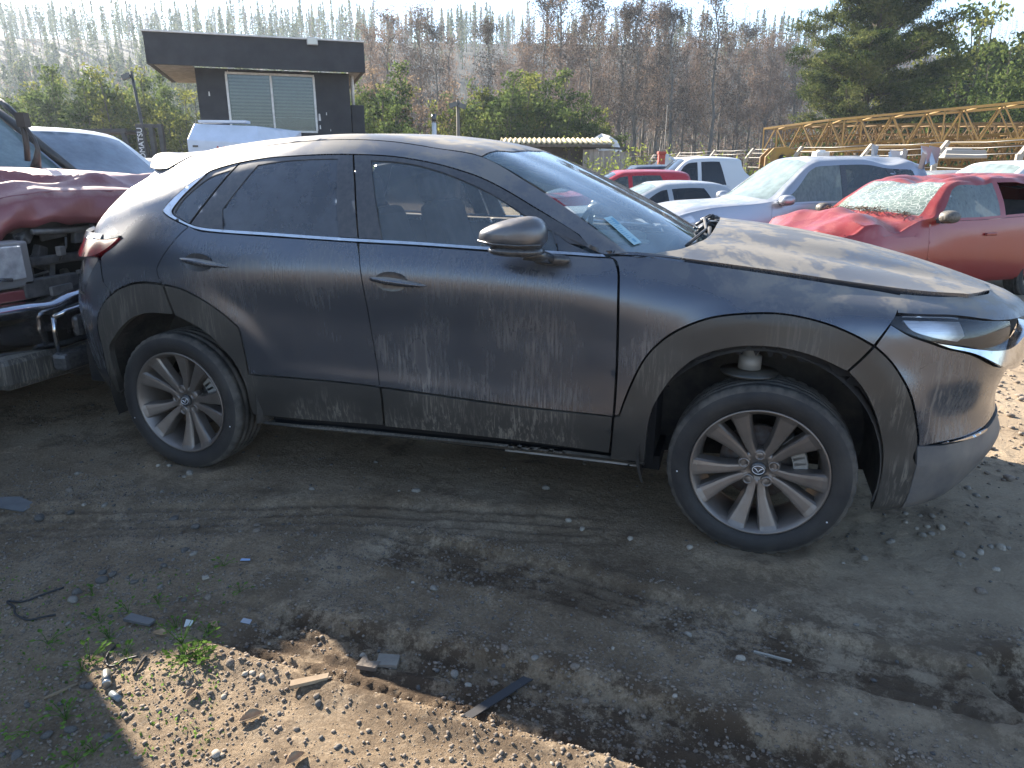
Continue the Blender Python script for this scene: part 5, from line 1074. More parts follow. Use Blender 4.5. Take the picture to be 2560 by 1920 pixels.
panel('chrome_wing', body, [[(3.134, .784), (3.228, .768), (3.284, .759), (3.36, .752), (3.45, .757), (3.6, .79), (3.75, .80), (3.75, .665), (3.6, .668), (3.45, .676), (3.36, .70), (3.263, .744), (3.191, .762)]], M['chrome'], car, far=True, off=lambda u, v, P: .004+.034*np.clip((.80-v)/.10, 0, 1)*sstep(3.12, 3.3, u), flange=.035, step=.012)
panel('grille', body, [[(3.38, .86), (4.1, .86), (4.1, .49), (3.8, .5), (3.6, .66), (3.42, .7)]], M['dark'], car, sym=True, off=-.06, flange=0, inset=0, smooth=False)
panel('rear_bumper', body, [[(-.392, .862), (-.378, .822), (-.366, .763), (-.317, .712), (-.366, .668), (-.410, .604), (-.434, .52), (-.44, .43), (-.445, .35), (-.45, .25), (-.44, .12), (-.5, .05), (-1.5, .05), (-1.5, .69), (-.54, .69), (-.41, .852)]], M['paint'], car, sym=True, step=.03, smooth=False)
# tail lamp: a wedge standing proud of the corner
lamp = panel('tail_light', body, [[(-.275, .955), (-.303, .932), (-.336, .910), (-.39, .885), (-.45, .868), (-.6, .858), (-.8, .862), (-.8, .965), (-.6, .97), (-.45, .962)]], M['red_lens'], car, far=True, off=lambda u, v, P: .010+.018*sstep(-.36, -.6, u), flange=.05, step=.016)
panel('lamp_cap', body, [[(-.27, .962), (-.8, .985), (-.8, .945), (-.42, .94), (-.30, .949)]], M['paint'], lamp, off=lambda u, v, P: .013+.018*sstep(-.36, -.6, u), flange=.02, step=.014)
# black shell behind the gaps, arch liners, floor
def arch_ring(cx, cz, rad, n=26): return [(cx+rad*math.cos(a), cz+rad*math.sin(a)) for a in np.linspace(math.radians(-35), math.radians(215), n)]
def shell_cut():
    fnS = lambda u, v: body(u, v)
    P, F = cut(fnS, [[(-1.5, .08), (-1.5, .95), (-.6, .95), (-.3, .96), (.2, .97), (2.1, .97), (3.0, .97), (4.1, .9), (4.1, .08)]], step=.05, off=-.034, flange=0, inset=0, smooth=False)
    c = P[F].mean(1); k = np.ones(len(F), bool)
    for (cx, cz) in (RF, RR): k &= np.hypot(c[:, 0]-cx, c[:, 2]-cz) > .47
    return P, F[k]
P, F = shell_cut(); Q = P.copy(); Q[:, 1] = 1.8-Q[:, 1]
obj('inner_body', mesh('inner_body', np.concatenate([P, Q]), np.concatenate([F, F[:, ::-1]+len(P)]), M['dark'], True), car)
mb = MB()
mb.box((1.35, .9, .27), (1.85, 1.5, .06)); mb.box((-.55, .9, .42), (.5, 1.3, .22)); mb.box((2.9, .9, .45), (.9, .9, .45)); mb.box((2.2, .9, .62), (.1, 1.55, .7)); mb.box((1.35, .9, .24), (.35, .4, .08))
mb.build('underbody', M['dark'], car)
M['liner'] = pbr('arch_liner', (.02, .02, .021), .85, 0, (.07, .062, .052), 8, bump=.3, bscale=30)
for cx, cz in (RF, RR):
    for far in (0, 1):
        V = []; F = []; n = 28
        for i, a in enumerate(np.linspace(math.radians(-14), math.radians(200), n)):
            for y, r in ((.028, .43), (.05, .445), (.36, .45), (.40, .43)):
                V.append((cx+r*math.cos(a), (1.8-y) if far else y, cz+.04+r*math.sin(a)))
        for i in range(n-1):
            for k in range(3): F.append((i*4+k, i*4+4+k, i*4+5+k, i*4+1+k))
        V += [(cx+.43*math.cos(a), (1.8-.40) if far else .40, cz+.04+.43*math.sin(a)) for a in np.linspace(math.radians(-14), math.radians(200), n)]
        F.append(tuple(range(4*n, 5*n)))
        me = mesh('arch_liner', V, F, M['liner'], True); obj('arch_liner', me, car)
# suspension strut seen above the front tyre
s = MB().lathe([(.0, .0), (.042, .0), (.042, .05), (.03, .052), (.03, .12)], 24, axis='z', c=(2.585, .17, .70)); s.build('strut', M['caliper'], car)
MB().lathe([(.02, .0), (.10, .004), (.11, .016), (.02, .02)], 32, axis='z', c=(2.585, .18, .672)).build('spring_seat', M['black_plastic'], car)
# wheels
wheel(car, (2.655, .115, .335), steer=-.045, spin=0.0)
wheel(car, (0, .115, .338), spin=math.radians(-14))
wheel(car, (2.655, 1.685, .335), far=True, full=False, steer=-.045); wheel(car, (0, 1.685, .338), far=True, full=False)

# door handles with their cups
for par, (xa, za, xb, zb) in ((door_r, (.112, 1.030, .372, 1.008)), (door_f, (1.062, .990, 1.318, .972))):
    ym = .004; L = 14; V = []; F = []
    for i in range(L+1):
        t = i/L; x = xa+(xb-xa)*t; z = za+(zb-za)*t; w = .019*math.sin(math.pi*min(1, max(0, t*.93+.05)))**.55*(1-.35*t); out = -.028*math.sin(math.pi*min(1, t*.98+.01))**.6
        cs = [(0, w), (out*.8, w*.75), (out, 0.15*w), (out*.8, -w*.6), (out*.25, -w)]
        for dy, dz in cs: V.append((x, ym+.012+dy, z+dz))
    for i in range(L):
        for k in range(4): F.append((i*5+k, i*5+5+k, i*5+6+k, i*5+1+k))
    F += [(0, 1, 2, 3, 4), tuple(L*5+k for k in (4, 3, 2, 1, 0))]
    h = obj('door_handle', mesh('door_handle', V, F, M['paint'], True), par)
    q = h.copy(); COL.objects.link(q); q.parent = [c for c in car.children if c.name.startswith(par.name.split('.')[0]+'.')][0] if any(c.name.startswith(par.name.split('.')[0]+'.') for c in car.children) else par
    cxx = (xa*.62+xb*.38); czz = (za*.62+zb*.38)
    cup = MB(); V = []; F = []; n = 28
    for r, d in ((1, -.0015), (.86, .001), (.6, .004), (.0, .006)):
        for k in range(n):
            a = 2*math.pi*k/n; V.append((cxx+.075*r*math.cos(a), 0, czz+.040*r*math.sin(a)))
    A = body(np.array([v[0] for v in V]), np.array([np.interp(v[2], [.5, .80, 1.03], [.36, .66, .88]) for v in V]))
    V = [(v[0], A[i][1]-(.0045, .003, .0015, .001)[i//n], v[2]) for i, v in enumerate(V)]
    for i in range(3):
        for k in range(n): F.append((i*n+k, i*n+(k+1) % n, (i+1)*n+(k+1) % n, (i+1)*n+k))
    obj('handle_cup', mesh('handle_cup', V, F, M['black_gloss'], True), par)
# door mirror
def mir_shape(q):
    t = (q.x+.125)/.25
    z = q.z*(.58+.60*min(1, t*1.15))*(1 if q.z > 0 else .80)+ (.008 if q.z > 0 else 0)
    return Vector((q.x, q.y*(.75+.35*t), z+.012*t-.006))
V, F = superell((0, 0, 0), (.128, .088, .064), squash=mir_shape)
mc = (1.712, -.085, 1.188)
mir = obj('door_mirror', mesh('door_mirror', V, F, M['cap_paint'], True), car, mc)
mb = MB(); V2, F2 = superell((.015, 0, -.048), (.105, .075, .022)); mb.add(V2, F2, True); mb.build('mirror_base', M['black_gloss'], mir)
mb = MB(); mb.tube([(.04, .02, -.055), (.085, .06, -.070), (.115, .115, -.088)], [.03, .024, .02], 12); V2, F2 = superell((.115, .125, -.092), (.075, .02, .022)); mb.add(V2, F2, True); mb.build('mirror_arm', M['black_gloss'], mir)
mb = MB(); mb.tube([(-.118, -.05, -.012), (-.05, -.083, -.020), (.05, -.090, -.022), (.12, -.055, -.020)], .0035, 6); mb.build('indicator_strip', M['black_gloss'], mir)
q = mir.copy(); COL.objects.link(q); q.location = (mc[0], 1.8-mc[1], mc[2]); q.scale = (1, -1, 1)
for ch in mir.children: w_ = ch.copy(); COL.objects.link(w_); w_.parent = q
# wiper and odds and ends in the open rear corner of the bonnet
mb = MB(); mb.tube([(2.30, .42, 1.128), (2.36, .75, 1.17), (2.33, 1.15, 1.19)], .007, 6); mb.tube([(2.38, .6, 1.12), (2.375, .75, 1.175)], .010, 6); mb.build('wiper', M['black_plastic'], car)
panel('cowl', body, [[(2.2, 1.5), (2.36, 1.74), (2.44, 2.08), (2.56, 2.08), (2.5, 1.5)]], M['dark'], car, sym=True, off=-.02, flange=0, inset=0, step=.05, smooth=False)
mb = MB()
for i in range(7):
    x = 2.36+random.uniform(-.03, .05); y = 1.05+i*.06; z = 1.15+random.uniform(-.01, .03); mb.tube([(x-.04, y, z), (x, y+.03, z+.025), (x+.05, y+.02, z)], random.uniform(.006, .012), 7)
mb.box((2.37, 1.12, 1.165), (.05, .09, .035), .4); mb.box((2.40, 1.28, 1.16), (.04, .06, .04), .2)
mb.build('wiring', pbr('wiring_black', (.03, .03, .032), .4, .2, (.22, .22, .22), 30, contrast=(.55, .75)), car)
# interior
def seat(x, y, w=.52):
    s = empty('seat', (x, y, 0), 0, car)
    mb = MB(); mb.box((.22, 0, .62), (.52, w, .16)); mb.build('seat_base', M['seat'], s, bevel=.05)
    mb = MB(); mb.box((0, 0, 0), (.15, w, .62), Matrix.Rotation(-.28, 3, 'Y'), .82); mb.build('backrest', M['seat'], s, (-.09, 0, .95), bevel=.045)
    mb = MB(); mb.box((0, 0, 0), (.10, .26, .17), Matrix.Rotation(-.2, 3, 'Y')); h = mb.build('headrest', M['seat'], s, (-.225, 0, 1.325), bevel=.04)
    for dy in (-.06, .06): mb = MB(); mb.tube([(-.20, dy, 1.18), (-.215, dy, 1.27)], .006, 6); mb.build('headrest_post', M['steel'], s)
seat(1.02, .50); seat(1.02, 1.30); 
for y in (.42, .9, 1.38): seat(.18, y, .46)
mb = MB(); mb.box((2.0, .9, .98), (.42, 1.42, .20), None, .9); mb.box((1.86, .9, .80), (.2, .9, .3)); mb.build('dashboard', M['trim'], car, bevel=.03)
mb = MB(); mb.tube([(0+.175*math.cos(a)*.35, .185*math.sin(a), .185*math.cos(a)) for a in np.linspace(0, 2*math.pi, 30)], .015, 8); mb.box((.0, 0, 0), (.04, .34, .05)); mb.box((.01, 0, -.08), (.04, .05, .16)); mb.build('steering_wheel', M['trim'], car, (1.66, 1.28, 1.02))
mb = MB(); mb.box((0, 0, 0), (.02, .25, .065)); mb.build('rear_view_mirror', M['trim'], car, (1.66, .9, 1.38), bevel=.01)
# sun-bleached papers on the dashboard and the sticker inside the screen
mb = MB(); mb.box((1.93, 1.02, 1.10), (.24, .20, .05), .3); mb.box((1.99, .88, 1.09), (.18, .14, .02), -.4); mb.build('crumpled_airbag', pbr('airbag_cloth', (.45, .50, .42), .8, 0, (.6, .62, .5), 12), car, bevel=.015)
def shield_pt(u, v, d): 
    p = body(np.array([u]), np.array([v])); n = fnorm(body, np.array([u]), np.array([v])); return Vector(p[0]), Vector(n[0])
c0, n0 = shield_pt(2.06, 1.560, 0)
c1, _ = shield_pt(2.12, 1.560, 0); tu = (c1-c0).normalized(); c2, _ = shield_pt(2.06, 1.60, 0); tv = (c2-c0).normalized()
SN = n0 if n0.z > 0 else -n0
tv = (tv-tu*tv.dot(tu)).normalized()
def stk(name, a, b, w, h, mat, parent, lift):
    o = c0+tu*a+tv*b+SN*lift
    V = [o-tu*w/2-tv*h/2, o+tu*w/2-tv*h/2, o+tu*w/2+tv*h/2, o-tu*w/2+tv*h/2]; V += [p-SN*.0006 for p in V]
    return obj(name, mesh(name, V, [(0, 1, 2, 3), (7, 6, 5, 4), (0, 4, 5, 1), (1, 5, 6, 2), (2, 6, 7, 3), (3, 7, 4, 0)], mat), parent)
sticker = tag(stk('windscreen_label', 0, 0, .165, .07, pbr('label_white', (.34, .50, .54), .6), None, .004), 'pale blue printed paper label stuck on the near lower corner of the windscreen', 'label')
ink = pbr('label_ink', (.12, .30, .42), .6)
mb = MB()
def bar_(a, b, w, h):
    o = c0+tu*a+tv*b+SN*.0046; V = [o-tu*w/2-tv*h/2, o+tu*w/2-tv*h/2, o+tu*w/2+tv*h/2, o-tu*w/2+tv*h/2]; mb.add(V, [(0, 1, 2, 3)])
bar_(-.052, .018, .04, .022)
for i in range(11): bar_(-.062+i*.0105, -.012, .0045, .036 if i % 3 else .028)
bar_(.062, .0, .02, .02)
mb.build('printed_lines', ink, sticker)
# ---------------------------------------------------------------- the other vehicles: one lofted shell each, cut into panels
def pchip(kn, vals, q):
    kn = np.asarray(kn, float); vals = np.asarray(vals, float); h = np.diff(kn); d = np.diff(vals, axis=0)/h.reshape((-1,)+(1,)*(vals.ndim-1))
    m = np.zeros_like(vals); a, b = d[:-1], d[1:]; ok = a*b > 0; den = np.where(ok, a+b, 1); m[1:-1] = np.where(ok, 2*a*b/den, 0); m[0] = d[0]; m[-1] = d[-1]
    i = np.clip(np.searchsorted(kn, q, side='right')-1, 0, len(kn)-2); sh = (-1,)+(1,)*(vals.ndim-1)
    t = ((q-kn[i])/h[i]).reshape(sh); hh = h[i].reshape(sh)
    return (2*t**3-3*t**2+1)*vals[i]+(t**3-2*t**2+t)*hh*m[i]+(-2*t**3+3*t**2)*vals[i+1]+(t**3-t**2)*hh*m[i+1]
GV = np.array([0, .28, .62, .95, 1.32, 1.55, 1.85, 2.2])      # sill, lower door, widest, belt, top of side glass, roof edge, mid roof, centre
def car_surface(s):
    """s: spec dict in metres, x forward from the rear axle; returns fn(u,v)"""
    w, zb, zr, zs = s['w'], s['belt'], s['roof'], s.get('sill', .28)
    xb, xh, xr, xt = s['base'], s['head'], s['rear'], s['tail']      # screen base, screen top, rear roof end, tail
    xn = s['nose']; zh = s['hood']; rw_ = s.get('rw', .60); tb = s.get('tailbelt', zb+.04); xtb = s.get('glassbase', xt+.12)
    S = []
    def st(u, x, rows): S.append((u, [(x if len(r) == 2 else r[2], r[0], r[1]) for r in rows]))
    R = zr
    st(xt-.5, xt+.05, [(.0, zs+.10), (.0, .42), (.0, .72), (.0, tb-.03), (.0, tb+.02, xtb-.05), (.0, tb+.03, xtb-.04), (0, tb+.04, xtb-.03), (0, tb+.04, xtb-.03)])
    st(xt, xt, [(w*.72, zs+.08), (w*.80, .40), (w*.82, .72), (w*.78, tb-.03), (w*.70, tb+.02, xtb-.02), (w*.6, tb+.03, xtb-.01), (w*.35, tb+.05, xtb-.01), (0, tb+.05, xtb-.01)])
    st(xt+.22, xt+.22, [(w*.92, zs+.02), (w*.97, .38), (w*.98, .70), (w*.93, tb, xt+.24), (w*.83, tb+.04, xtb+.1), (w*.74, tb+.06, xtb+.1), (w*.4, tb+.08, xtb+.1), (0, tb+.08, xtb+.1)])
    st(xr-.02, xr-.05, [(w*.955, zs), (w*.99, .36), (w, .70), (w*.95, tb), (rw_+.035, R-.17), (rw_-.04, R-.09), (rw_*.6, R-.055), (0, R-.045)])
    st(xr+.25, xr+.25, [(w*.955, zs), (w*.99, .36), (w, .70), (w*.955, tb-.01), (rw_+.055, R-.12), (rw_-.02, R-.045), (rw_*.6, R-.012), (0, R)])
    xm = (xr+xh)*.5
    st(xm, xm, [(w*.95, zs), (w*.985, .36), (w, .70), (w*.955, (zb+tb)/2), (rw_+.06, R-.10), (rw_-.01, R-.035), (rw_*.6, R), (0, R+.012)])
    st(xh-.12, xh-.12, [(w*.95, zs), (w*.985, .36), (w, .70), (w*.95, zb+.01), (rw_+.05, R-.13), (rw_-.02, R-.062), (rw_*.6, R-.02), (0, R-.008)])
    st(xh, xh, [(w*.95, zs), (w*.985, .36), (w, .70), (w*.948, zb+.01), (rw_+.045, R-.16), (rw_-.03, R-.10), (rw_*.6, R-.055), (0, R-.042)])
    q = .55; xq = xh+(xb-xh)*q; 
    st(xq, xq, [(w*.95, zs), (w*.985, .36), (w, .70), (w*.945, zb), (rw_+.045+(w*.90-rw_-.045)*q, R-.16+(zb-R+.17)*q), (rw_-.03+(w*.80-rw_+.03)*q, R-.10+(zb+.03-R+.10)*q), (rw_*.6*(1+.1*q), R-.055+(zb+.075-R+.055)*q*.92), (0, R-.042+(zb+.09-R+.042)*q*.90)])
    st(xb, xb, [(w*.95, zs), (w*.985, .36), (w, .70), (w*.935, zb-.01), (w*.90, zb+.01), (w*.80, zb+.035), (rw_*.72, zb+.075, xb+.1), (0, zb+.085, xb+.16)])
    st(xb+.10, xb+.14, [(w*.95, zs), (w*.985, .36), (w, .70), (w*.93, zb-.03), (w*.88, zb-.01), (w*.76, zb+.012), (rw_*.66, zb+.035, xb+.2), (0, zb+.045, xb+.25)])
    xf = xb+(xn-xb)*.55
    st(xf, xf, [(w*.955, zs), (w*.99, .36), (w*1.0, .68), (w*.92, zh-.05), (w*.86, zh-.015), (w*.74, zh+.015), (rw_*.62, zh+.04), (0, zh+.055)])
    st(xn-.30, xn-.32, [(w*.90, zs-.02), (w*.955, .36), (w*.965, .64), (w*.88, zh-.13), (w*.80, zh-.085), (w*.68, zh-.05), (rw_*.6, zh-.02), (0, zh-.005)])
    st(xn-.05, xn-.10, [(w*.74, zs-.02), (w*.82, .36), (w*.80, .60), (w*.72, zh-.22), (w*.66, zh-.16), (w*.55, zh-.12), (rw_*.5, zh-.09), (0, zh-.07)])
    st(xn+.25, xn, [(0, zs-.02), (0, .36), (0, .58), (0, zh-.25), (0, zh-.19), (0, zh-.14), (0, zh-.11), (0, zh-.10)])
    U = np.array([a for a, _ in S]); A = np.array([b for _, b in S])       # (ns, rows, 3) as x, halfwidth, z
    def fn(u, v):
        u = np.asarray(u, float); v = np.asarray(v, float)
        Rk = np.stack([pchip(U, A[:, k], np.clip(u, U[0], U[-1])) for k in range(8)])      # (8, n, 3)
        h = np.diff(GV); d = np.diff(Rk, axis=0)/h[:, None, None]; m_ = np.zeros_like(Rk); w0 = (h[1:]/(h[1:]+h[:-1]))[:, None, None]
        m_[1:-1] = w0*d[:-1]+(1-w0)*d[1:]; m_[0] = d[0]; m_[-1] = d[-1]; m_[-1, :, 2] = 0
        i = np.clip(np.searchsorted(GV, v, side='right')-1, 0, 6); j = np.arange(len(v)); t = ((v-GV[i])/h[i])[:, None]; hh = h[i][:, None]
        P = (2*t**3-3*t**2+1)*Rk[i, j]+(t**3-2*t**2+t)*hh*m_[i, j]+(-2*t**3+3*t**2)*Rk[i+1, j]+(t**3-t**2)*hh*m_[i+1, j]
        P[:, 1] = np.maximum(P[:, 1], 0)*-1+0        # our side is local -y
        return P
    return fn
def mirrored(o, parent):
    c = o.copy(); COL.objects.link(c); c.parent = parent; c.scale = (1, -1, 1)
    for ch in o.children: q = ch.copy(); COL.objects.link(q); q.parent = c
    return c
def build_car(name, spec, paint, glass, loc, heading, label, cat='car', disp=None, group=None, step=.06, detail=1, glass_shield=None, skip=(), xform=None, doors=True, scale=1.0, glass1=None):
    """spec as for car_surface plus arches; the panels of the visible side are mirrored for the other"""
    root = tag(empty(name, loc, heading), label, cat, group); root.scale = (scale,)*3
    fn = car_surface(spec); glass_shield = glass_shield or glass
    xb, xh, xr, xt, xn = spec['base'], spec['head'], spec['rear'], spec['tail'], spec['nose']; wb = spec['wb']
    b0, g1 = .965, 1.30
    xA0 = xb-.03; xA1 = xh+.06; B = spec.get('bp', .92); C_ = spec.get('cp', .05); xD = spec.get('dp', xr+.2)
    pw = .045
    W1 = [(B+pw, b0), (xA0-.10, b0), (xA0-.04, b0+.02), (xA1+.02, g1-.03), (xA1-.1, g1), (B+pw, g1)]
    W2 = [(C_+pw, b0), (B-pw, b0), (B-pw, g1), (C_+.16+pw, g1)]
    W3 = [(xD-.18, b0+.03), (C_-pw, b0), (C_+.12-pw, g1), (xD+.02, g1-.04)] if spec.get('third', True) else None
    arch = lambda cx: [(cx+.385*math.cos(a), .06+.40*math.sin(a)*1.0) for a in np.linspace(0, math.pi, 16)]
    def side_uv(cx): # arch cut in (u, v): v follows height through the lower rows
        o = []
        for a in np.linspace(-.25, math.pi+.25, 18):
            x = cx+.37*math.cos(a); z = .33+.37*math.sin(a); o.append((x, float(np.interp(z, [.28, .36, .70], [0.0, .28, .62]))))
        o = [(cx+.36, -.05)]+[q for q in o if q[1] > .0]+[(cx-.36, -.05)]; return o
    kw = dict(step=step, disp=disp, smooth=False, cy=0, sym=False, flange=.02, inset=.002)
    door1 = [(B, .10), (xA0-.08, .10), (xA0+.03, .45), (xA0+.02, b0-.03), (B, b0-.03)]
    door2 = [(C_+.12, .10), (B, .10), (B, b0-.03), (C_-.02, b0-.03), (C_-.02, .72)] if doors else None
    half = []
    body_loops = [[(xt-.5, .02), (xn+.25, .02), (xn+.25, GV[5]-.02 if False else 2.2), (xb+.16, 2.2)] ]
    # shell from tail to nose, up to the middle; screens and windows cut out
    outer = [(xt-.5, 0), (xn+.25, 0), (xn+.25, 2.2), (xt-.5, 2.2)]
    holes = [W1, W2]+([W3] if W3 else [])
    shield = [(xh+.03, 1.60), (xb-.02, 1.60), (xb-.0, 1.70), (xb-.0, 2.2), (xh+.01, 2.2)]
    rear = [(xt+.30, 1.58), (xr-.08, 1.60), (xr-.06, 2.2), (xt+.28, 2.2)] if spec.get('rearglass', True) else None
    d1 = door1 if 'doors' not in skip else None
    dl = [d for d in (door1, door2) if d]
    P, F = cut(fn, [outer]+[inset_loop(h_, 0) for h_ in holes], **{**kw, 'flange': 0, 'inset': 0})
    # drop faces inside screens, doors and arches
    loops = [shield]+([rear] if rear else [])+[inset_loop(d, -.004) for d in dl]
    # recut with every opening constrained
    allh = holes+[l if l is not shield and l is not rear else l for l in loops]
    P, F = cut(fn, [[(xt-.5, 0), (-.38, 0)]+side_uv(0)[::-1][1:-1]+[(.38, 0), (wb-.38, 0)]+side_uv(wb)[::-1][1:-1]+[(wb+.38, 0), (xn+.25, 0), (xn+.25, 2.2)]+([(xb+.0, 2.2), (xb-.0, 1.70), (xb-.02, 1.60), (xh+.03, 1.60), (xh+.01, 2.2)])+([(xr-.06, 2.2), (xr-.08, 1.60), (xt+.30, 1.58), (xt+.28, 2.2)] if rear else [])+[(xt-.5, 2.2)]]+holes+[inset_loop(d, -.004) for d in dl], **{**kw, 'flange': 0.015, 'inset': 0})
    if xform is not None: P = xform(P)
    Q = P.copy(); Q[:, 1] *= -1; bodyo = obj('body', mesh('body', np.concatenate([P, Q]), np.concatenate([F, F[:, ::-1]+len(P)]), paint, True), root)
    def pan(nm, loop, mat, par, both=True, sym=False, off=0, fl=.015, ins=.0):
        P, F = cut(fn, [loop], **{**kw, 'flange': fl, 'inset': ins, 'off': off})
        if xform is not None: P = xform(P)
        if sym: Q = P.copy(); Q[:, 1] *= -1; P, F = np.concatenate([P, Q]), np.concatenate([F, F[:, ::-1]+len(P)])
        o = obj(nm, mesh(nm, P, F, mat, True), par)
        if both and not sym: mirrored(o, root)
        return o
    for k, (d, W, n_) in enumerate(((door1, W1, 'front_door'), (door2, W2, 'rear_door'))):
        if d is None: continue
        o = pan(n_, d, paint, root, both=False)
        hx = (B+.12) if k == 0 else (C_+.15)
        hp = fn(np.array([hx, hx+.2]), np.array([.78, .78])); mb = MB(); mb.box(((hp[0][0]+hp[1][0])/2, hp[0][1]-.018, hp[0][2]), (.19, .03, .035)); mb.build('door_handle', spec.get('handle', paint), o, bevel=.01)
        mirrored(o, root)
    for W in holes: 
        if W is W2 and 'glass2' in skip: continue
        pan('window', W, (glass1 or glass) if W is W1 else glass, root, fl=0)
    pan('windscreen', shield, glass_shield, root, sym=True, fl=0)
    if rear: pan('rear_window', rear, glass, root, sym=True, fl=0)
    if spec.get('blackp'):
        for a_, b_, c_, d_ in ((B-pw, B+pw, B-pw, B+pw), (C_-pw, C_+pw, C_+.12-pw, C_+.16+pw)): pan('pillar_cover', [(a_, b0), (b_, b0), (d_, g1), (c_, g1)], M['black_gloss'], root, off=.004, fl=.004)
    # mirrors
    for s in (-1, 1):
        mp = fn(np.array([xA0-.12]), np.array([.99]))[0]; mb = MB(); V, F = superell((0, -.14*1, .03), (.11, .10, .075)); mb.add([(a, b*1, c) for a, b, c in V], F, True)
        o = mb.build('door_mirror', spec.get('mirror', paint), root, tuple(mp)); a = MB().box((-.0, -.05, -.03), (.08, .12, .04)).build('mirror_arm', M['black_gloss'], o)
        if s == 1: o.location.y *= -1; o.scale = (1, -1, 1)
    # lamps
    if 'headlight' not in skip: pan('headlight', [(xn-.42, .80), (xn-.05, .78), (xn-.02, .90), (xn-.36, .94)], M['clear_lens'], root, off=.006, fl=.012)
    pan('tail_light', [(xt-.02, .72), (xt+.30, .80), (xt+.26, .95), (xt-.02, .93)], M['red_lens'], root, off=.006, fl=.012)
    pan('grille', [(xn-.02, .45), (xn+.25, .45), (xn+.25, .78), (xn+.0, .76)], M['dark'], root, sym=True, off=.004, fl=0)
    # inner shell, floor, seats
    mb = MB(); w = spec['w']; mb.box(((xt+xn)/2, 0, .48), (xn-xt-.5, w*1.55, .40)); mb.box((xb+.05, 0, .85), (.35, w*1.6, .25)); mb.build('floor', M['dark'], root)
    for sy in (-1, 1):
        mb = MB(); x0 = B+.22; mb.box((x0, sy*.36, .95), (.16, .48, .62), Matrix.Rotation(-.25, 3, 'Y'), .85); mb.box((x0-.14, sy*.36, zr_(spec)-.36), (.10, .26, .17)); mb.build('seat', M['seat'], root, bevel=.03)
    mb = MB(); mb.box((C_+.05, 0, .95), (.16, 1.25, .60), Matrix.Rotation(-.25, 3, 'Y'), .9); mb.build('rear_seat', M['seat'], root, bevel=.03)
    for wx in (0, wb):
        for s in (-1, 1):
            o = obj('wheel', RIM, root, (wx, s*(w-.12), .335), (0, 0, 0 if s < 0 else math.pi)); obj('tyre', TYRE_LO, o)
            MB().lathe([(0, .04), (.235, .04)], 24).build('brake_disc', M['dark'], o)
    return root, fn
def zr_(s): return s['roof']
SUV = dict(w=.91, belt=1.06, roof=1.68, hood=1.02, base=2.02, head=1.30, rear=-.55, tail=-.93, nose=3.62, wb=2.70, rw=.60, tailbelt=1.12, glassbase=-.80)
HAT = dict(w=.86, belt=.98, roof=1.50, hood=.95, base=1.95, head=1.18, rear=-.35, tail=-.72, nose=3.25, wb=2.50, rw=.56, tailbelt=1.04, glassbase=-.62, dp=-.05, third=False)
SED = dict(w=.88, belt=.96, roof=1.45, hood=.93, base=1.95, head=1.10, rear=-.15, tail=-1.02, nose=3.45, wb=2.65, rw=.55, tailbelt=1.03, glassbase=-.65, third=False, cp=.05)
gl_dull = glass_mat('dull_car_glass', (.5, .55, .55), .45, .38, (.13, .15, .145), .06, True)
gl_shield = glass_mat('misted_windscreen', (.6, .7, .68), .35, .62, (.34, .42, .40), .08)
gl_misty = glass_mat('misted_side_glass', (.6, .7, .68), .5, .45, (.26, .31, .29), .06, True)
gl_dark = glass_mat('dark_car_glass', (.2, .2, .22), .3, .30, (.04, .045, .05), .04)
p_silver = paint_mat('silver_blue_paint', (.31, .34, .39), .30, .65, .35, (.50, .47, .42), .35, wash=.08)
p_silver2 = paint_mat('silver_paint', (.34, .36, .38), .30, .6, .35, (.55, .52, .47), .3, wash=.08)
p_red = paint_mat('red_paint', (.22, .009, .009), .28, .15, .35, (.34, .13, .10), .3, wash=.06)
p_red2 = paint_mat('bright_red_paint', (.36, .006, .014), .25, .1, .25, (.45, .15, .14), .2, wash=.02)
p_navy = paint_mat('navy_paint', (.016, .024, .042), .25, .3, .25, (.2, .2, .2), .3, wash=.06)
p_white = paint_mat('white_paint', (.50, .52, .53), .35, 0, .3, (.48, .45, .40), .3, wash=.06)
p_black = paint_mat('black_paint', (.02, .021, .024), .28, .2, .45, (.24, .23, .21), .4, wash=.1)
p_grey = paint_mat('mid_grey_paint', (.17, .18, .19), .3, .6, .4, (.34, .32, .29), .3, wash=.1)
D2 = math.radians
# silver SUV whose tail has been torn open
def torn(P):
    P = P.copy(); k = np.clip((-.35-P[:, 0])/.45, 0, 1)*(P[:, 2] > 1.0)
    P[:, 2] += k*(.10*np.sin(P[:, 1]*7+P[:, 0]*9)-.02); P[:, 1] += k*.06*np.sin(P[:, 2]*13+P[:, 0]*11); P[:, 0] += k*.10*np.sin(P[:, 1]*5)
    k2 = np.exp(-((P[:, 0]-.0)/.28)**2)*(P[:, 2] > 1.52); P[:, 2] -= k2*.045*(1+np.sin(P[:, 1]*9))
    return P
xt_spec = dict(SUV, bp=.83, cp=-.10, roof=1.73, third=True, blackp=True)
xtrail, xfn = build_car('silver_suv', xt_spec, p_silver, gl_dull, (4.32, 10.37, -.12), D2(-151.8), 'silver blue SUV with its torn open tail, facing left behind the grey crossover windscreen', 'car', glass_shield=gl_shield, glass1=gl_misty, step=.045, xform=torn)
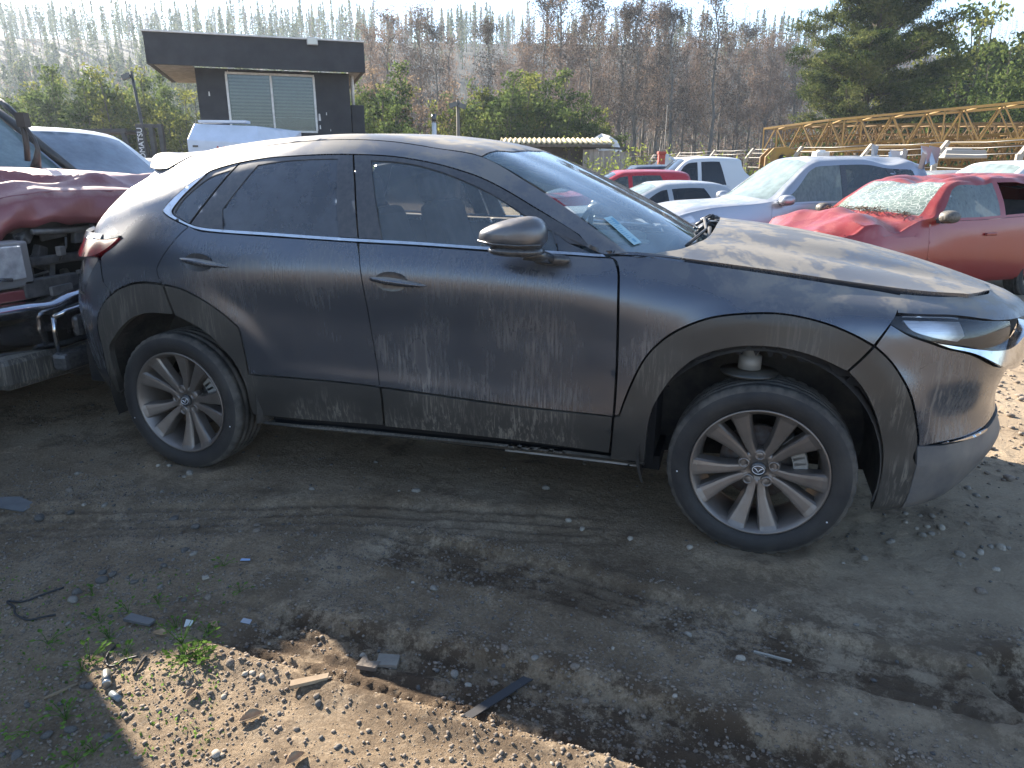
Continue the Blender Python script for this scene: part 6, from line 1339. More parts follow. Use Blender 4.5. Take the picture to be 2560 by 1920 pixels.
# loose torn roof skin, pillars and shards at its tail
mb = MB(); r2 = random.Random(4)
for i in range(9):
    x = -.45-r2.random()*.5; y = r2.uniform(-.75, .75); z = 1.3+r2.random()*.42; a = Vector((x, y, z)); mb.add([a, a+Vector((r2.uniform(-.2, .05), .05, .22)), a+Vector((.12, r2.uniform(-.1, .1), .26)), a+Vector((.10, 0, -.05)), a+Vector((0, .02, 0))], [(0, 1, 2, 3), (0, 4, 1)], False)
mb.bar((-.35, -.55, 1.74), (-.95, -.5, 1.66), .05, .03); mb.bar((.7, -.62, 1.67), (-.7, -.58, 1.76), .045, .02)
mb.build('torn_metal', p_silver, xtrail)
# red SUV with crushed roof and broken screen
def crush(P):
    P = P.copy(); x, y, z = P[:, 0], P[:, 1], P[:, 2]
    up = np.clip((z-1.25)/.35, 0, 1)*(x < 2.0)
    n = .16-np.abs(fbm(x*1.9+3, y*2.2, 2, 12))*1.5
    P[:, 2] -= up*(.07+.16*np.exp(-((x-1.0)/.5)**2)*np.clip(1-abs(y)/.5, 0, 1)+.10*np.maximum(0, n)*2)
    hd = np.clip((x-2.15)/.3, 0, 1)*(z > .90); P[:, 2] += hd*(.09*np.sin(x*5.1+y*2.4+1)*np.clip((3.4-x), 0, 1)+.10*n*2-.02)
    return P
d_spec = dict(SUV, w=.91, belt=1.05, roof=1.66, hood=1.04, base=2.03, head=1.45, rear=-.5, tail=-.85, nose=3.27, wb=2.60, bp=.80, cp=-.12, tailbelt=1.13, third=True, mirror=M['black_plastic'])
gl_crack = glass_mat('shattered_windscreen', (.5, .62, .55), .35, .62, (.42, .47, .38), .2)
t = gl_crack.node_tree; tc = N(t, 'ShaderNodeTexCoord'); vo = N(t, 'ShaderNodeTexVoronoi', ins={'Scale': 16.0}); vo.feature = 'DISTANCE_TO_EDGE'; t.links.new(tc.outputs['Object'], vo.inputs[0])
df_ = [n for n in t.nodes if n.type == 'BSDF_DIFFUSE'][0]; mr = N(t, 'ShaderNodeValToRGB'); mr.color_ramp.elements[0].position = .0; mr.color_ramp.elements[0].color = (.85, .86, .78, 1); mr.color_ramp.elements[1].position = .05; mr.color_ramp.elements[1].color = (.26, .32, .27, 1); t.links.new(vo.outputs[0], mr.inputs[0]); t.links.new(mr.outputs[0], df_.inputs[0])
duster, dfn = build_car('red_suv', d_spec, p_red, gl_dull, (5.74, 9.0, -.21), D2(-142.1), 'wrecked red SUV with crushed roof, crumpled bonnet and shattered windscreen at the right edge', 'car', glass_shield=gl_crack, glass1=gl_misty, step=.04, xform=crush, skip=('glass2', 'headlight'))
[c for c in duster.children if c.name.startswith('body')][0].data.set_sharp_from_angle(angle=math.radians(24))
mb = MB(); r2 = random.Random(9)
for i in range(150):
    y = r2.uniform(-.70, .70); x = 2.13+.10*(1-(y/.7)**2)+r2.uniform(-.09, .07); z = 1.09+r2.uniform(-.01, .04)+.05*(1-(y/.7)**2); a = r2.uniform(0, 3.1); L = r2.uniform(.03, .10); mb.bar((x, y, z), (x+L*math.cos(a), y+L*math.sin(a), z+r2.uniform(-.02, .03)), .006)
mb.build('dry_twigs', LM['tan'], duster)
mb = MB(); 
for pts in ([(0, 0), (0, .05)], [(.0, .05), (.012, .05)], [(.03, .03), (.045, .045), (.055, .03), (.035, 0), (.06, 0)], [(.10, .0), (.105, -.01)]):
    for a, b in zip(pts[:-1], pts[1:]): mb.bar((a[0], 0, a[1]), (b[0], 0, b[1]), .004)
q = dfn(np.array([1.02]), np.array([1.22]))[0]; mb.build('chalk_marks', M['white_paper'], duster, (q[0]+.12, q[1]-.012, q[2]-.01), math.pi)
def far_car(name, spec, paint, glass, px, D, head, dz, label, **k):
    p = spot(px, 421, D); return build_car(name, spec, paint, glass, (p.x, p.y, float(gz(p.x, p.y))+dz), D2(head), label, step=k.pop('step', .08), **k)
far_car('silver_sedan', dict(SED), p_silver2, gl_dark, 1760, 13.9, -152, -.10, 'pale silver sedan parked between the red hatchback and the silver blue SUV', glass_shield=gl_shield)
far_car('red_hatchback', dict(HAT, roof=1.52), p_red2, gl_dull, 1660, 16.6, -158, .02, 'bright red hatchback behind the windscreen of the grey crossover')
far_car('navy_estate', dict(SUV, roof=1.66, tail=-1.05, belt=1.05), p_navy, gl_dark, 1690, 20.5, -160, .0, 'dark navy estate car with bright window trim, behind the red hatchback')
# white pickup
def far_pick():
    p = spot(1850, 421, 18.5); sp = dict(SUV, w=.90, roof=1.82, belt=1.15, hood=1.12, rear=.25, tail=-1.2, glassbase=.05, tailbelt=1.15, head=1.55, base=2.15, nose=3.75, wb=3.0, cp=.55, bp=1.25, third=False)
    return build_car('white_pickup', sp, p_white, gl_dark, (p.x, p.y, -.12), D2(-160), 'white double cab pickup parked below the concrete fence posts', 'pickup', step=.08)
far_pick()
far_car('grey_hatchback', dict(SUV, roof=1.60), p_grey, gl_dull, 2440, 15.5, -150, -.05, 'dark grey car whose roof shows between the silver blue SUV and the white car', glass_shield=gl_shield)
far_car('white_car', dict(SUV, roof=1.72), p_white, gl_dull, 2640, 12.8, -150, .0, 'white car with a cracked windscreen behind the wrecked red SUV roof', glass_shield=gl_shield)
far_car('white_suv', dict(SUV, roof=1.72, head=1.25), p_white, gl_shield, -30, 6.9, -14, .03, 'white SUV behind the maroon pickup, its misted windscreen sloping right', glass_shield=glass_mat('sky_windscreen', (.5, .6, .65), .4, .45, (.30, .36, .42), .05))
far_car('black_suv', dict(SUV, roof=1.70), p_black, gl_dark, 330, 13.0, 15, .0, 'black SUV with roof rails behind the white SUV, below the camper trailer')
far_car('dark_car', dict(SUV, roof=1.78), p_black, gl_dark, 60, 11.5, 0, .0, 'dark car roof showing at the left edge behind the raised wiper')
far_car('charcoal_estate', dict(SUV, roof=1.66), p_grey, gl_dark, 200, 17, 5, .1, 'charcoal car roof just above the white SUV roof')
# ---------------------------------------------------------------- the crumpled maroon pickup behind the crossover
p_maroon = paint_mat('maroon_paint', (.17, .022, .030), .30, .25, .6, (.46, .30, .27), .3, wash=.16)
tr = tag(empty('maroon_pickup', (0, 0, 0)), 'maroon pickup with crumpled bonnet and torn out front, nose against the crossover tail', 'pickup')
def hood_surf(u, v):   # u: back to front, v: 0 near edge .. 1 far edge
    u = np.asarray(u); v = np.asarray(v)
    x = -2.35+1.30*u+.10*np.sin(v*3.14)*u-.40*(np.clip((.52-v)/.52, 0, 1)**.6)*u**2; y = -.10+1.95*v
    z = 1.385-.035*u-.09*u**4+.045*np.sin(v*math.pi)-.12*np.exp(-(v/.10)**2)
    fold = .050*np.exp(-(np.abs((u-.62)-.30*(v-.25)*2)/.030)**1.2)*np.exp(-((v-.33)/.30)**2)+.05*np.exp(-(((u-.86)+.2*(v-.2))/.04)**2)*np.clip(v*2, 0, 1)
    z = z+fold*hsmooth(.3, .6, u)-.05*np.exp(-(((u-.75)-.2*(v-.2))/.09)**2)*np.exp(-((v-.45)/.3)**2)-(.10*np.abs(fbm(u*4, v*5, 2, 41))+.03*np.abs(fbm(u*13, v*11, 1, 43)))*hsmooth(.30, .75, u)
    return np.stack([x, y, z], -1)
nu, nv = 70, 60; U, V = np.meshgrid(np.linspace(0, 1, nu), np.linspace(0, 1, nv)); Pt = hood_surf(U.ravel(), V.ravel())
ii = np.arange(nu*nv).reshape(nv, nu); Fq = np.stack([ii[:-1, :-1], ii[:-1, 1:], ii[1:, 1:], ii[1:, :-1]], -1).reshape(-1, 4)
MEB = mesh('bonnet', Pt, Fq, p_maroon, True); MEB.set_sharp_from_angle(angle=math.radians(34))
hd = obj('bonnet', MEB, tr); so = hd.modifiers.new('thick', 'SOLIDIFY'); so.thickness = .02; so.offset = -1
# bonnet front skirt hanging down, ragged lower edge
n = 60; V_ = []; F_ = []
for i in range(n+1):
    v = i/n; p = hood_surf(np.array([1.0]), np.array([v]))[0]; drop = .17+.05*abs((v*5.3) % 1-.5)-.04*abs((v*13.1) % 1-.5)
    if v < .22: drop = .17+.10*(1-hsmooth(.12, .22, v))
    for k in range(5): t = k/4; V_.append((p[0]+.035*math.sin(t*2.2)+.05*abs((v*7.7+t*.7) % 1-.5)-.03*abs((v*19.3-t) % 1-.5), p[1], p[2]-drop*t))
for i in range(n):
    for k in range(4): F_.append((i*5+k, i*5+k+1, i*5+6+k, i*5+5+k))
sk = obj('bonnet_skirt', mesh('bonnet_skirt', V_, F_, p_maroon, True), tr); so = sk.modifiers.new('thick', 'SOLIDIFY'); so.thickness = .012
# near fender side
V_ = []; F_ = []; nx_ = 24
for i in range(nx_+1):
    t = i/nx_; u = t; p = hood_surf(np.array([u]), np.array([0.0]))[0]
    for k in range(7):
        s = k/6; V_.append((p[0]+.02*s, p[1]-.05*math.sin(s*2.4), p[2]-(.34+.02*math.sin(t*9))*s))
for i in range(nx_):
    for k in range(6): F_.append((i*7+k, i*7+k+1, i*7+8+k, i*7+7+k))
fd = obj('fender', mesh('fender', V_, F_, p_maroon, True), tr); so = fd.modifiers.new('thick', 'SOLIDIFY'); so.thickness = .012
q = fd.copy(); COL.objects.link(q); q.scale = (1, -1, 1); q.location = (0, 1.75, 0)
# cab: sides, roof, pillars, screen
def quadmesh(name, pts, mat, parent, th=.02, n=1):
    o = obj(name, mesh(name, pts, [(0, 1, 2, 3)], mat), parent); so = o.modifiers.new('thick', 'SOLIDIFY'); so.thickness = th; so.offset = 0; return o
nyc, fyc = -.04, 1.79
quadmesh('windscreen', [(-2.40, nyc+.06, 1.36), (-2.40, fyc-.06, 1.36), (-2.98, fyc-.20, 1.90), (-2.98, nyc+.20, 1.90)], glass_mat('pickup_windscreen', (.6, .8, .78), .5, .45, (.33, .43, .43), .05), tr, .006)
MB().tube([(-2.34, fyc-.02, 1.36), (-2.66, fyc-.09, 1.64), (-3.02, fyc-.18, 1.93)], .035, 8).build('pillar', M['black_plastic'], tr); MB().tube([(-2.34, nyc+.02, 1.36), (-2.66, nyc+.09, 1.64), (-3.02, nyc+.18, 1.93)], .045, 8).build('pillar', M['black_plastic'], tr)
mb = MB(); mb.box((-4.0, .875, 1.95), (2.1, 1.55, .08), None, .9); mb.box((-3.9, .875, .95), (2.9, 1.92, .85)); mb.build('cab', p_maroon, tr, bevel=.03)
for yy in (nyc+.1, fyc-.1): quadmesh('side_window', [(-2.7, yy-.08*(1 if yy < 1 else -1), 1.38), (-4.6, yy-.08*(1 if yy < 1 else -1), 1.38), (-4.6, yy+.06*(1 if yy < 1 else -1), 1.9), (-3.1, yy+.06*(1 if yy < 1 else -1), 1.9)], gl_dark, tr, .006)
mb = MB(); mb.box((-5.9, .875, .85), (1.6, 1.9, .65)); mb.build('load_bed', p_maroon, tr, bevel=.03)
V2, F2 = superell((0, 0, 0), (.08, .15, .17)); mb = MB(); mb.add(V2, F2, True); mb.build('door_mirror', M['black_gloss'], tr, (-2.62, nyc-.28, 1.50)); mb = MB(); mb.tube([(-2.62, nyc-.2, 1.40), (-2.66, nyc+.02, 1.33)], .03, 8); mb.build('mirror_arm', M['black_gloss'], tr)
# engine bay full of broken parts
def frontx(y): return float(hood_surf(np.array([1.0]), np.array([(y+.10)/1.95]))[0][0])+.02
eb = MB(); eb.box((-1.85, .875, .78), (.9, 1.75, .78)); eb.build('engine_bay', M['dark'], tr)
part_m = pbr('grimy_plastic', (.035, .034, .036), .7, 0, (.09, .085, .08), 14); part2 = pbr('grimy_metal', (.12, .115, .11), .6, .5, (.2, .19, .18), 20)
r2 = random.Random(21)
mb = MB()
for i in range(60):
    yy_ = r2.uniform(.12, 1.7); c = (frontx(yy_)-r2.uniform(.06, .30), yy_, r2.uniform(.72, 1.12)); mb.box(c, (r2.uniform(.04, .12), r2.uniform(.03, .16), r2.uniform(.03, .16)), Matrix.Rotation(r2.uniform(-.6, .6), 3, 'X') @ Matrix.Rotation(r2.uniform(-.6, .6), 3, 'Z'), r2.uniform(.6, 1))
mb.build('broken_brackets', part_m, tr, bevel=.006)
for i in range(26):
    y = r2.uniform(.15, 1.6); z = r2.uniform(.75, 1.12); x = frontx(y)-r2.uniform(.0, .14); MB().tube([(x, y, z), (x+.03, y+r2.uniform(-.1, .1), z-r2.uniform(.03, .12)), (x-.02, y+r2.uniform(-.16, .16), z-r2.uniform(.1, .22))], r2.uniform(.006, .018), 7).build('hose', part_m, tr)
mb = MB(); mb.box((-1.08, .44, .98), (.03, .05, .05), .3); mb.box((-1.02, .52, .86), (.03, .09, .02), -.3); mb.box((-1.03, .36, .78), (.02, .16, .05), .2); mb.box((-1.0, .50, .76), (.03, .07, .05), .5); mb.tube([(-1.22, .40, 1.08), (-1.14, .9, 1.07)], .018, 8); mb.build('bright_brackets', part2, tr, bevel=.005)
mb = MB(); mb.box((-1.10, .36, .80), (.04, .34, .10)); mb.box((-1.22, .95, .92), (.05, 1.2, .05)); mb.box((-1.30, .9, 1.10), (.06, 1.2, .05)); mb.build('radiator_support', part_m, tr, bevel=.01)
# headlamp
def lampbox(y0, y1, par):
    b = MB(); b.box((0, 0, 0), (.12, y1-y0, .235)); hl_ = b.build('headlight', pbr('lamp_bezel', (.22, .22, .22), .4, .3), par, (-1.14, (y0+y1)/2, .935), bevel=.012)
    b = MB(); b.box((.055, -.01, .012), (.03, (y1-y0)-.07, .175)); b.build('lens', pbr('cloudy_lens', (.34, .35, .36), .15, .2, (.55, .56, .57), 16, coat=1), hl_, bevel=.008)
    b = MB(); b.tube([(.075, -.12, -.02), (.075, -.03, -.055), (.075, .07, -.07)], .010, 8); b.build('lamp_trim', M['chrome'], hl_)
lampbox(-.16, .255, tr); lampbox(1.50, 1.86, tr)
mb = MB(); mb.box((-1.12, .05, .775), (.06, .36, .055)); mb.build('lamp_panel', p_maroon, tr, bevel=.008)
# chrome bumper: top lip, face, buckled near the crossover
V_ = []; F_ = []; n = 70
for i in range(n+1):
    y = -.30+2.30*i/n; bow = .16*(1-((y-.875)/1.1)**2); e = math.exp(-((y-.42)/.16)**2)
    x = -1.10+bow+.02*math.sin(y*9)*e; lift = .07*hsmooth(.22, .52, y)-.02*e+.01*math.sin(y*23)*e
    for dx, z in ((-.14, .735), (-.03, .745), (.012, .73), (.02, .70), (.0, .66), (-.01, .60), (.005, .52), (-.03, .45), (-.10, .42)): V_.append((x+dx, y, z+lift*(z-.3)/.44))
for i in range(n):
    for k in range(8): F_.append((i*9+k, i*9+k+1, i*9+10+k, i*9+9+k))
bm_ = obj('bumper', mesh('bumper', V_, F_, pbr('tarnished_chrome', (.50, .51, .55), .10, 1.0, (.25, .24, .24), 9, contrast=(.55, .8)), True), tr)
mb = MB(); mb.tube([(-.93, .20, .66), (-.90, .25, .685), (-.88, .36, .70), (-.84, .50, .72)], .014, 8); mb.tube([(-.93, .20, .66), (-.935, .195, .58), (-.94, .20, .46)], .012, 8); mb.build('bumper_trim', M['chrome'], tr)
mb = MB(); mb.box((-.90, .40, .60), (.05, .26, .12), .15); mb.box((-.93, .34, .42), (.10, .36, .10), .1); mb.build('fog_lamp_housing', M['black_gloss'], tr, bevel=.03)
mb = MB(); mb.box((-.875, .36, .555), (.03, .06, .022), .2); mb.box((-.87, .46, .575), (.03, .05, .03), .4); mb.box((-.86, .52, .52), (.03, .03, .05), .2); mb.build('broken_chrome', M['chrome'], tr, bevel=.006)
mb = MB(); mb.box((-1.25, .875, .40), (.5, 1.9, .18)); mb.build('valance', M['black_plastic'], tr, bevel=.04)
# lifted wiper
def yat(px, py, y): d = cf_+(px-1280)/FPX*cr_-(py-960)/FPX*cu_; return CAM+d*((y-CAM.y)/d.y)
Wp = [Vector((-2.745, 1.0, 1.73)), Vector((-2.62, 1.0, 1.70)), Vector((-2.50, 1.0, 1.63)), Vector((-2.425, 1.0, 1.54)), Vector((-2.40, 1.0, 1.43))]
def trace(pxs, y): return [yat(a, b, y) for a, b in pxs]
TW = [(0, 252), (22, 270), (42, 290), (54, 310), (62, 335), (67, 370), (69, 402)]
mb = MB(); mb.tube(trace(TW, 1.15), .018, 8); mb.build('wiper_blade', M['black_plastic'], tr)
mb = MB(); mb.tube(trace([(60, 312), (72, 328), (86, 348), (94, 372), (93, 395), (89, 421)], 1.15), [.010, .012, .012, .014, .022, .034], 8); mb.box(yat(57, 300, 1.15), (.06, .05, .09), .2); mb.build('wiper_arm', M['black_plastic'], tr)
for wx in (-1.85, -5.3):
    for s in (0, 1):
        o = obj('wheel', RIM, tr, (wx, .02 if s == 0 else 1.73, .36), (0, 0, 0 if s == 0 else math.pi)); o.scale = (1.08, 1.1, 1.08); obj('tyre', TYRE_LO, o)
bx = tag(empty('box_van', (-1.34, -1.17, 0)), 'tall grey box van parked left of the maroon pickup, outside the left edge', 'van')  # added out of view; its shadow bounds the sunlit patch on the left
g_ = pbr('van_grey', (.22, .23, .24), .45, 0, (.15, .15, .15), 3)
mb = MB(); mb.box((-1.05, 0, 1.22), (2.1, 2.0, 1.75)); mb.build('cab', g_, bx, bevel=.02); MB().box((-4.3, 0, 1.7), (4.2, 2.1, 2.4)).build('cargo_box', WHT, bx, bevel=.03)
MB().box((.005, 0, 1.55), (.02, 1.7, .75)).build('windscreen', gl_dark, bx); MB().box((.0, 0, .55), (.12, 1.95, .22)).build('bumper', M['black_plastic'], bx, bevel=.02)
for wx in (-.9, -4.9):
    for s in (-1, 1): o = obj('wheel', RIM, bx, (wx, s*.86, .345), (0, 0, 0 if s < 0 else math.pi)); obj('tyre', TYRE_LO, o)
# ---------------------------------------------------------------- stones and litter on the ground
def ground_at(x, y): return float(gz(x, y)+near_z(np.array([x]), np.array([y]))[0])
def gpt(px, py):
    d = cf_+(px-1280)/FPX*cr_-(py-960)/FPX*cu_; p = CAM+d*(-CAM.z/d.z); z = ground_at(p.x, p.y); p = CAM+d*((z-CAM.z)/d.z); return Vector((p.x, p.y, z))
def rock(seed, n=1):
    r = random.Random(seed); bm = bmesh.new(); bmesh.ops.create_icosphere(bm, subdivisions=2, radius=.5)
    ax = [Vector((r.gauss(0, 1), r.gauss(0, 1), r.gauss(0, 1))).normalized() for _ in range(9)]; cut_ = [r.uniform(.30, .46) for _ in ax]
    for v in bm.verts:
        for a, c in zip(ax, cut_):
            d = v.co.dot(a)
            if d > c: v.co -= a*(d-c)*.92
        v.co.z *= .62; v.co.y *= .8
    me = bpy.data.meshes.new('stone'); bm.to_mesh(me); bm.free(); me.polygons.foreach_set('use_smooth', np.ones(len(me.polygons), dtype=bool)); return me
ST = [pbr('grey_stone', (.17, .15, .125), .85, 0, (.24, .215, .18), 9, bump=.3, bscale=50), pbr('brown_stone', (.14, .11, .085), .9, 0, (.22, .18, .14), 9, bump=.3, bscale=50), pbr('dark_stone', (.075, .068, .06), .85, 0, (.12, .11, .10), 9, bump=.3, bscale=50), pbr('pale_stone', (.26, .225, .18), .85, 0, (.36, .32, .26), 9, bump=.2, bscale=50)]
RK = []
for i in range(8):
    me = rock(i); RK.append(me)
RKM = {}
def stone(x, y, s, k, mi, nm='stone'):
    key = (k, mi)
    if key not in RKM: q = RK[k].copy(); q.materials.append(ST[mi]); RKM[key] = q
    o = obj(nm, RKM[key], None, (x, y, ground_at(x, y)+s*.04), (random.uniform(-.2, .2), random.uniform(-.2, .2), random.uniform(0, 6.28))); o.scale = (s, s, s); return o
# stones traced one by one: px, py, size in px, tone
SP = [(1845, 1280, 0, 0), (2226, 1268, 26, 3), (2262, 1305, 18, 3), (2300, 1290, 16, 0), (2330, 1290, 20, 0), (2318, 1318, 18, 3), (2328, 1335, 20, 0), (2352, 1320, 26, 3), (2305, 1338, 24, 0), (2290, 1322, 14, 3), (2262, 1285, 18, 0), (2225, 1355, 28, 0), (2450, 1382, 24, 3), (2476, 1368, 22, 0), (2502, 1370, 30, 3), (2520, 1372, 16, 0), (2398, 1388, 30, 0), (2490, 1424, 22, 3), (2398, 1410, 14, 0), (2416, 1310, 16, 0), (2440, 1240, 22, 0), (2420, 1222, 24, 0), (2276, 1484, 18, 1), (2262, 1470, 16, 1), (2452, 1480, 34, 1), (2160, 1396, 24, 0), (2108, 1408, 10, 3), (1725, 1367, 22, 3), (1575, 1348, 22, 3), (2140, 1563, 16, 0), (2075, 1582, 10, 3), (1885, 1528, 16, 3), (1838, 1534, 20, 1), (1720, 1594, 22, 3), (1850, 1650, 30, 3), (2138, 1785, 14, 3), (1684, 1773, 16, 3), (2150, 1750, 14, 0), (1420, 1308, 22, 3), (1455, 1326, 18, 3), (1366, 1221, 24, 0), (1460, 1160, 14, 0), (1040, 1228, 26, 0), (998, 1228, 10, 3), (940, 1156, 16, 0), (1033, 1458, 12, 3), (1083, 1472, 26, 0), (1262, 1624, 28, 1), (1338, 1645, 26, 0), (1438, 1666, 28, 1), (1170, 1712, 22, 3), (1136, 1686, 28, 0), (1238, 1712, 24, 1), (1532, 1620, 14, 3), (1462, 1760, 26, 1),
 (395, 1163, 14, 3), (422, 1165, 14, 3), (475, 1185, 26, 0), (460, 1190, 14, 0), (195, 1183, 20, 0), (175, 1228, 26, 1), (405, 1230, 14, 0), (210, 1263, 16, 3), (262, 1265, 20, 0), (100, 1298, 34, 2), (178, 1286, 24, 2), (435, 1296, 32, 2), (490, 1325, 26, 2), (643, 1315, 22, 1), (642, 1330, 22, 1), (600, 1332, 12, 0), (780, 1222, 18, 0), (462, 1378, 26, 2), (484, 1384, 22, 0), (410, 1414, 24, 2), (400, 1400, 16, 2), (433, 1400, 14, 0), (257, 1433, 24, 2), (283, 1438, 26, 2), (255, 1452, 34, 2), (336, 1455, 22, 2), (400, 1468, 18, 0), (183, 1500, 30, 0), (193, 1482, 30, 2), (520, 1495, 28, 1), (460, 1500, 20, 2), (580, 1435, 14, 1), (170, 1560, 16, 0), (225, 1716, 30, 2), (208, 1718, 22, 2), (152, 1760, 20, 2), (310, 1785, 20, 2), (270, 1845, 30, 2), (115, 1840, 34, 2), (42, 1890, 34, 2), (175, 1826, 36, 2), (68, 1765, 22, 2),
 (470, 1707, 18, 2), (525, 1733, 16, 1), (527, 1797, 16, 2), (740, 1824, 20, 1), (795, 1760, 26, 2), (790, 1740, 18, 1), (630, 1680, 18, 3), (655, 1688, 20, 3), (613, 1684, 20, 3), (632, 1730, 14, 1), (560, 1742, 18, 3), (590, 1762, 14, 1), (660, 1612, 12, 1), (617, 1620, 14, 2), (905, 1632, 16, 3), (855, 1592, 14, 1), (835, 1560, 10, 2), (945, 1767, 16, 1), (940, 1720, 14, 3), (1045, 1712, 18, 2), (540, 1885, 36, 3), (680, 1880, 14, 1), (1380, 1908, 12, 3), (1000, 1745, 10, 3), (700, 1595, 14, 3), (757, 1586, 14, 2), (575, 1656, 30, 1), (672, 1606, 12, 3), (812, 1700, 10, 1), (1120, 1830, 12, 1), (960, 1850, 12, 3), (880, 1880, 14, 2)]
CNT = {}
random.seed(12)
tone = ['grey', 'brown', 'dark slate', 'pale']
for (px, py, s, mi) in SP:
    if s == 0: continue
    p = gpt(px, py); D = (p-CAM).dot(cf_); w = s/FPX*D*1.0
    o = stone(p.x, p.y, w, random.randrange(8), mi)
    zone = 'in the sunlit patch of ground' if (py > 1530 and px < 1300 and (px-560)*.58+1560 < py+60 and px > 330) else 'in shade left of the doors' if px < 800 else 'near the front wheel' if px > 1650 else 'in shade below the doors'
    tag(o, 'stone', 'stone', '%s stones %s' % (tone[mi], zone)); CNT.setdefault((tone[mi], zone), []).append((px, o))
for (tn_, zn_), it_ in CNT.items(): number_labels(it_, tn_+' stone %s, the %%s from the left' % zn_)
# finer gravel nobody could count
rng = np.random.default_rng(77); tv = []; tf = []; n0 = 0
base = []
for k in range(3):
    bm = bmesh.new(); bmesh.ops.create_icosphere(bm, subdivisions=1, radius=.5); r = random.Random(50+k)
    for v in bm.verts: v.co = Vector((v.co.x*r.uniform(.7, 1.3), v.co.y*r.uniform(.6, 1.1), v.co.z*.55*r.uniform(.7, 1.2)))
    base.append((np.array([tuple(v.co) for v in bm.verts]), np.array([[v.index for v in f.verts] for f in bm.faces]))); bm.free()
def gravel(nm, n, smin, smax, mat, label, dens=None, xr=(-3, 6.5), yr=(-2.3, 3.5)):
    VV = []; FF = []; n0 = 0
    x = rng.uniform(*xr, n); y = rng.uniform(*yr, n)
    if dens is not None: k = dens(x, y); x, y = x[k], y[k]
    z = gz(x, y)+near_z(x, y); s = smin*(smax/smin)**(rng.random(len(x))**2.2); rot = rng.uniform(0, 6.28, len(x))
    for k in range(3):
        q = np.arange(len(x)) % 3 == k; V, F = base[k]; P = np.column_stack([x[q], y[q], z[q]+s[q]*.12]); a, b = merge(V, F, P, s[q], rot[q]); VV.append(a); FF.append(b+n0); n0 += len(a)
    tag(obj(nm, mesh(nm, np.concatenate(VV), np.concatenate(FF), mat, False)), label, kind='stuff')
clump = lambda th, sc, sd: (lambda x, y: fbm(x*sc, y*sc, 3, sd)+rng.normal(size=len(x))*.06 > th)
gravel('gravel', 14000, .003, .014, ST[1], 'fine dull gravel scattered over the earth', clump(-.02, 1.6, 51))
gravel('pale_gravel', 4500, .002, .009, ST[3], 'tiny pale chippings scattered over the earth', clump(.0, 2.2, 53))
gravel('dark_gravel', 9000, .004, .022, ST[2], 'dark gravel and crumbs of earth', clump(.0, 1.2, 55))
gravel('brown_gravel', 60000, .003, .017, ST[1], 'brown crumbs of dried earth', clump(-.05, 1.9, 57), (-1, 4.0), (-2.2, -.2))
gravel('far_gravel', 5000, .02, .07, ST[1], 'coarse stones over the sunlit yard beyond the bumper', None, (3.4, 9), (1, 7))
# single pieces of litter
def flat(name, px, py, poly, th, rz, mat, label, cat, tilt=0.0):
    p = gpt(px, py); me_ = MB().prism(poly, th); o = me_.build(name, mat, None, (p.x, p.y, p.z+.004)); o.rotation_euler = (tilt, tilt*.6, rz); return tag(o, label, cat)
plate = pbr('grey_plastic_shard', (.085, .085, .086), .6, 0, (.12, .12, .12), 20)
flat('strap', 1275, 1728, [(-.20, -.013), (.20, -.015), (.20, .014), (-.20, .013)], .004, 1.05, pbr('dark_strap', (.035, .035, .038), .8), 'dark flat strap lying in the shade near the bottom centre', 'strap', .02)
flat('foil_scrap', 1278, 1675, [(-.035, -.01), (.01, -.016), (.045, .0), (.02, .014), (-.02, .016)], .006, -.2, pbr('foil', (.7, .7, .72), .25, .8, (.3, .3, .3), 60), 'crumpled silver foil scrap at the end of the strap', 'scrap', .2)
flat('tile_piece', 970, 1660, [(-.035, -.022), (.03, -.026), (.036, .02), (-.03, .026)], .014, .35, ST[0], 'square grey tile piece on the edge of the sunlit patch', 'tile', .06)
flat('broken_tile', 922, 1665, [(-.03, -.025), (.03, -.02), (.036, .008), (.0, .0), (-.02, .026)], .018, .1, ST[1], 'broken angular tile piece beside the square one', 'tile', .15)
flat('wood_chip', 773, 1708, [(-.055, -.010), (.05, -.012), (.058, .006), (-.05, .012)], .012, .75, pbr('dry_wood', (.30, .21, .13), .85, 0, (.42, .31, .2), 14), 'split stick of dry wood in the middle of the sunlit patch', 'wood chip', .1)
flat('white_stick', 1930, 1646, [(-.055, -.004), (.055, -.003), (.056, .004), (-.055, .004)], .006, -.12, pbr('white_stick', (.34, .31, .26), .7), 'short thin white stick on the dark earth', 'stick')
flat('plastic_shard', 36, 1265, [(-.07, -.03), (.06, -.035), (.09, .02), (-.01, .05), (-.08, .03)], .006, .3, plate, 'grey folded plastic shard at the left edge', 'shard', .25)
flat('plastic_strip', 350, 1555, [(-.05, -.016), (.05, -.014), (.052, .012), (-.045, .016)], .01, .05, plate, 'dull grey plastic strip on the shaded ground', 'shard', .05)
flat('blue_card', 614, 1402, [(-.018, -.006), (.018, -.004), (.016, .006), (-.016, .006)], .002, .35, pbr('blue_card', (.25, .36, .55), .5), 'tiny pale blue card scrap in the shade', 'scrap', .1)
flat('paper_scrap', 470, 1562, [(-.01, -.012), (.012, -.01), (.014, .012), (-.008, .014)], .002, .6, M['white_paper'], 'small white paper scrap by a grass blade', 'scrap', .5)
flat('white_chip', 514, 1449, [(-.011, -.007), (.012, -.006), (.010, .008), (-.01, .008)], .008, .9, ST[3], 'small white plaster chip in the shade', 'chip', .1)
flat('glass_shard', 615, 1556, [(-.016, -.008), (.016, -.01), (.018, .008), (-.012, .01)], .003, .3, pbr('clear_shard', (.3, .31, .33), .25, .2), 'small bright glass shard at the top of the sunlit patch', 'shard', .3)
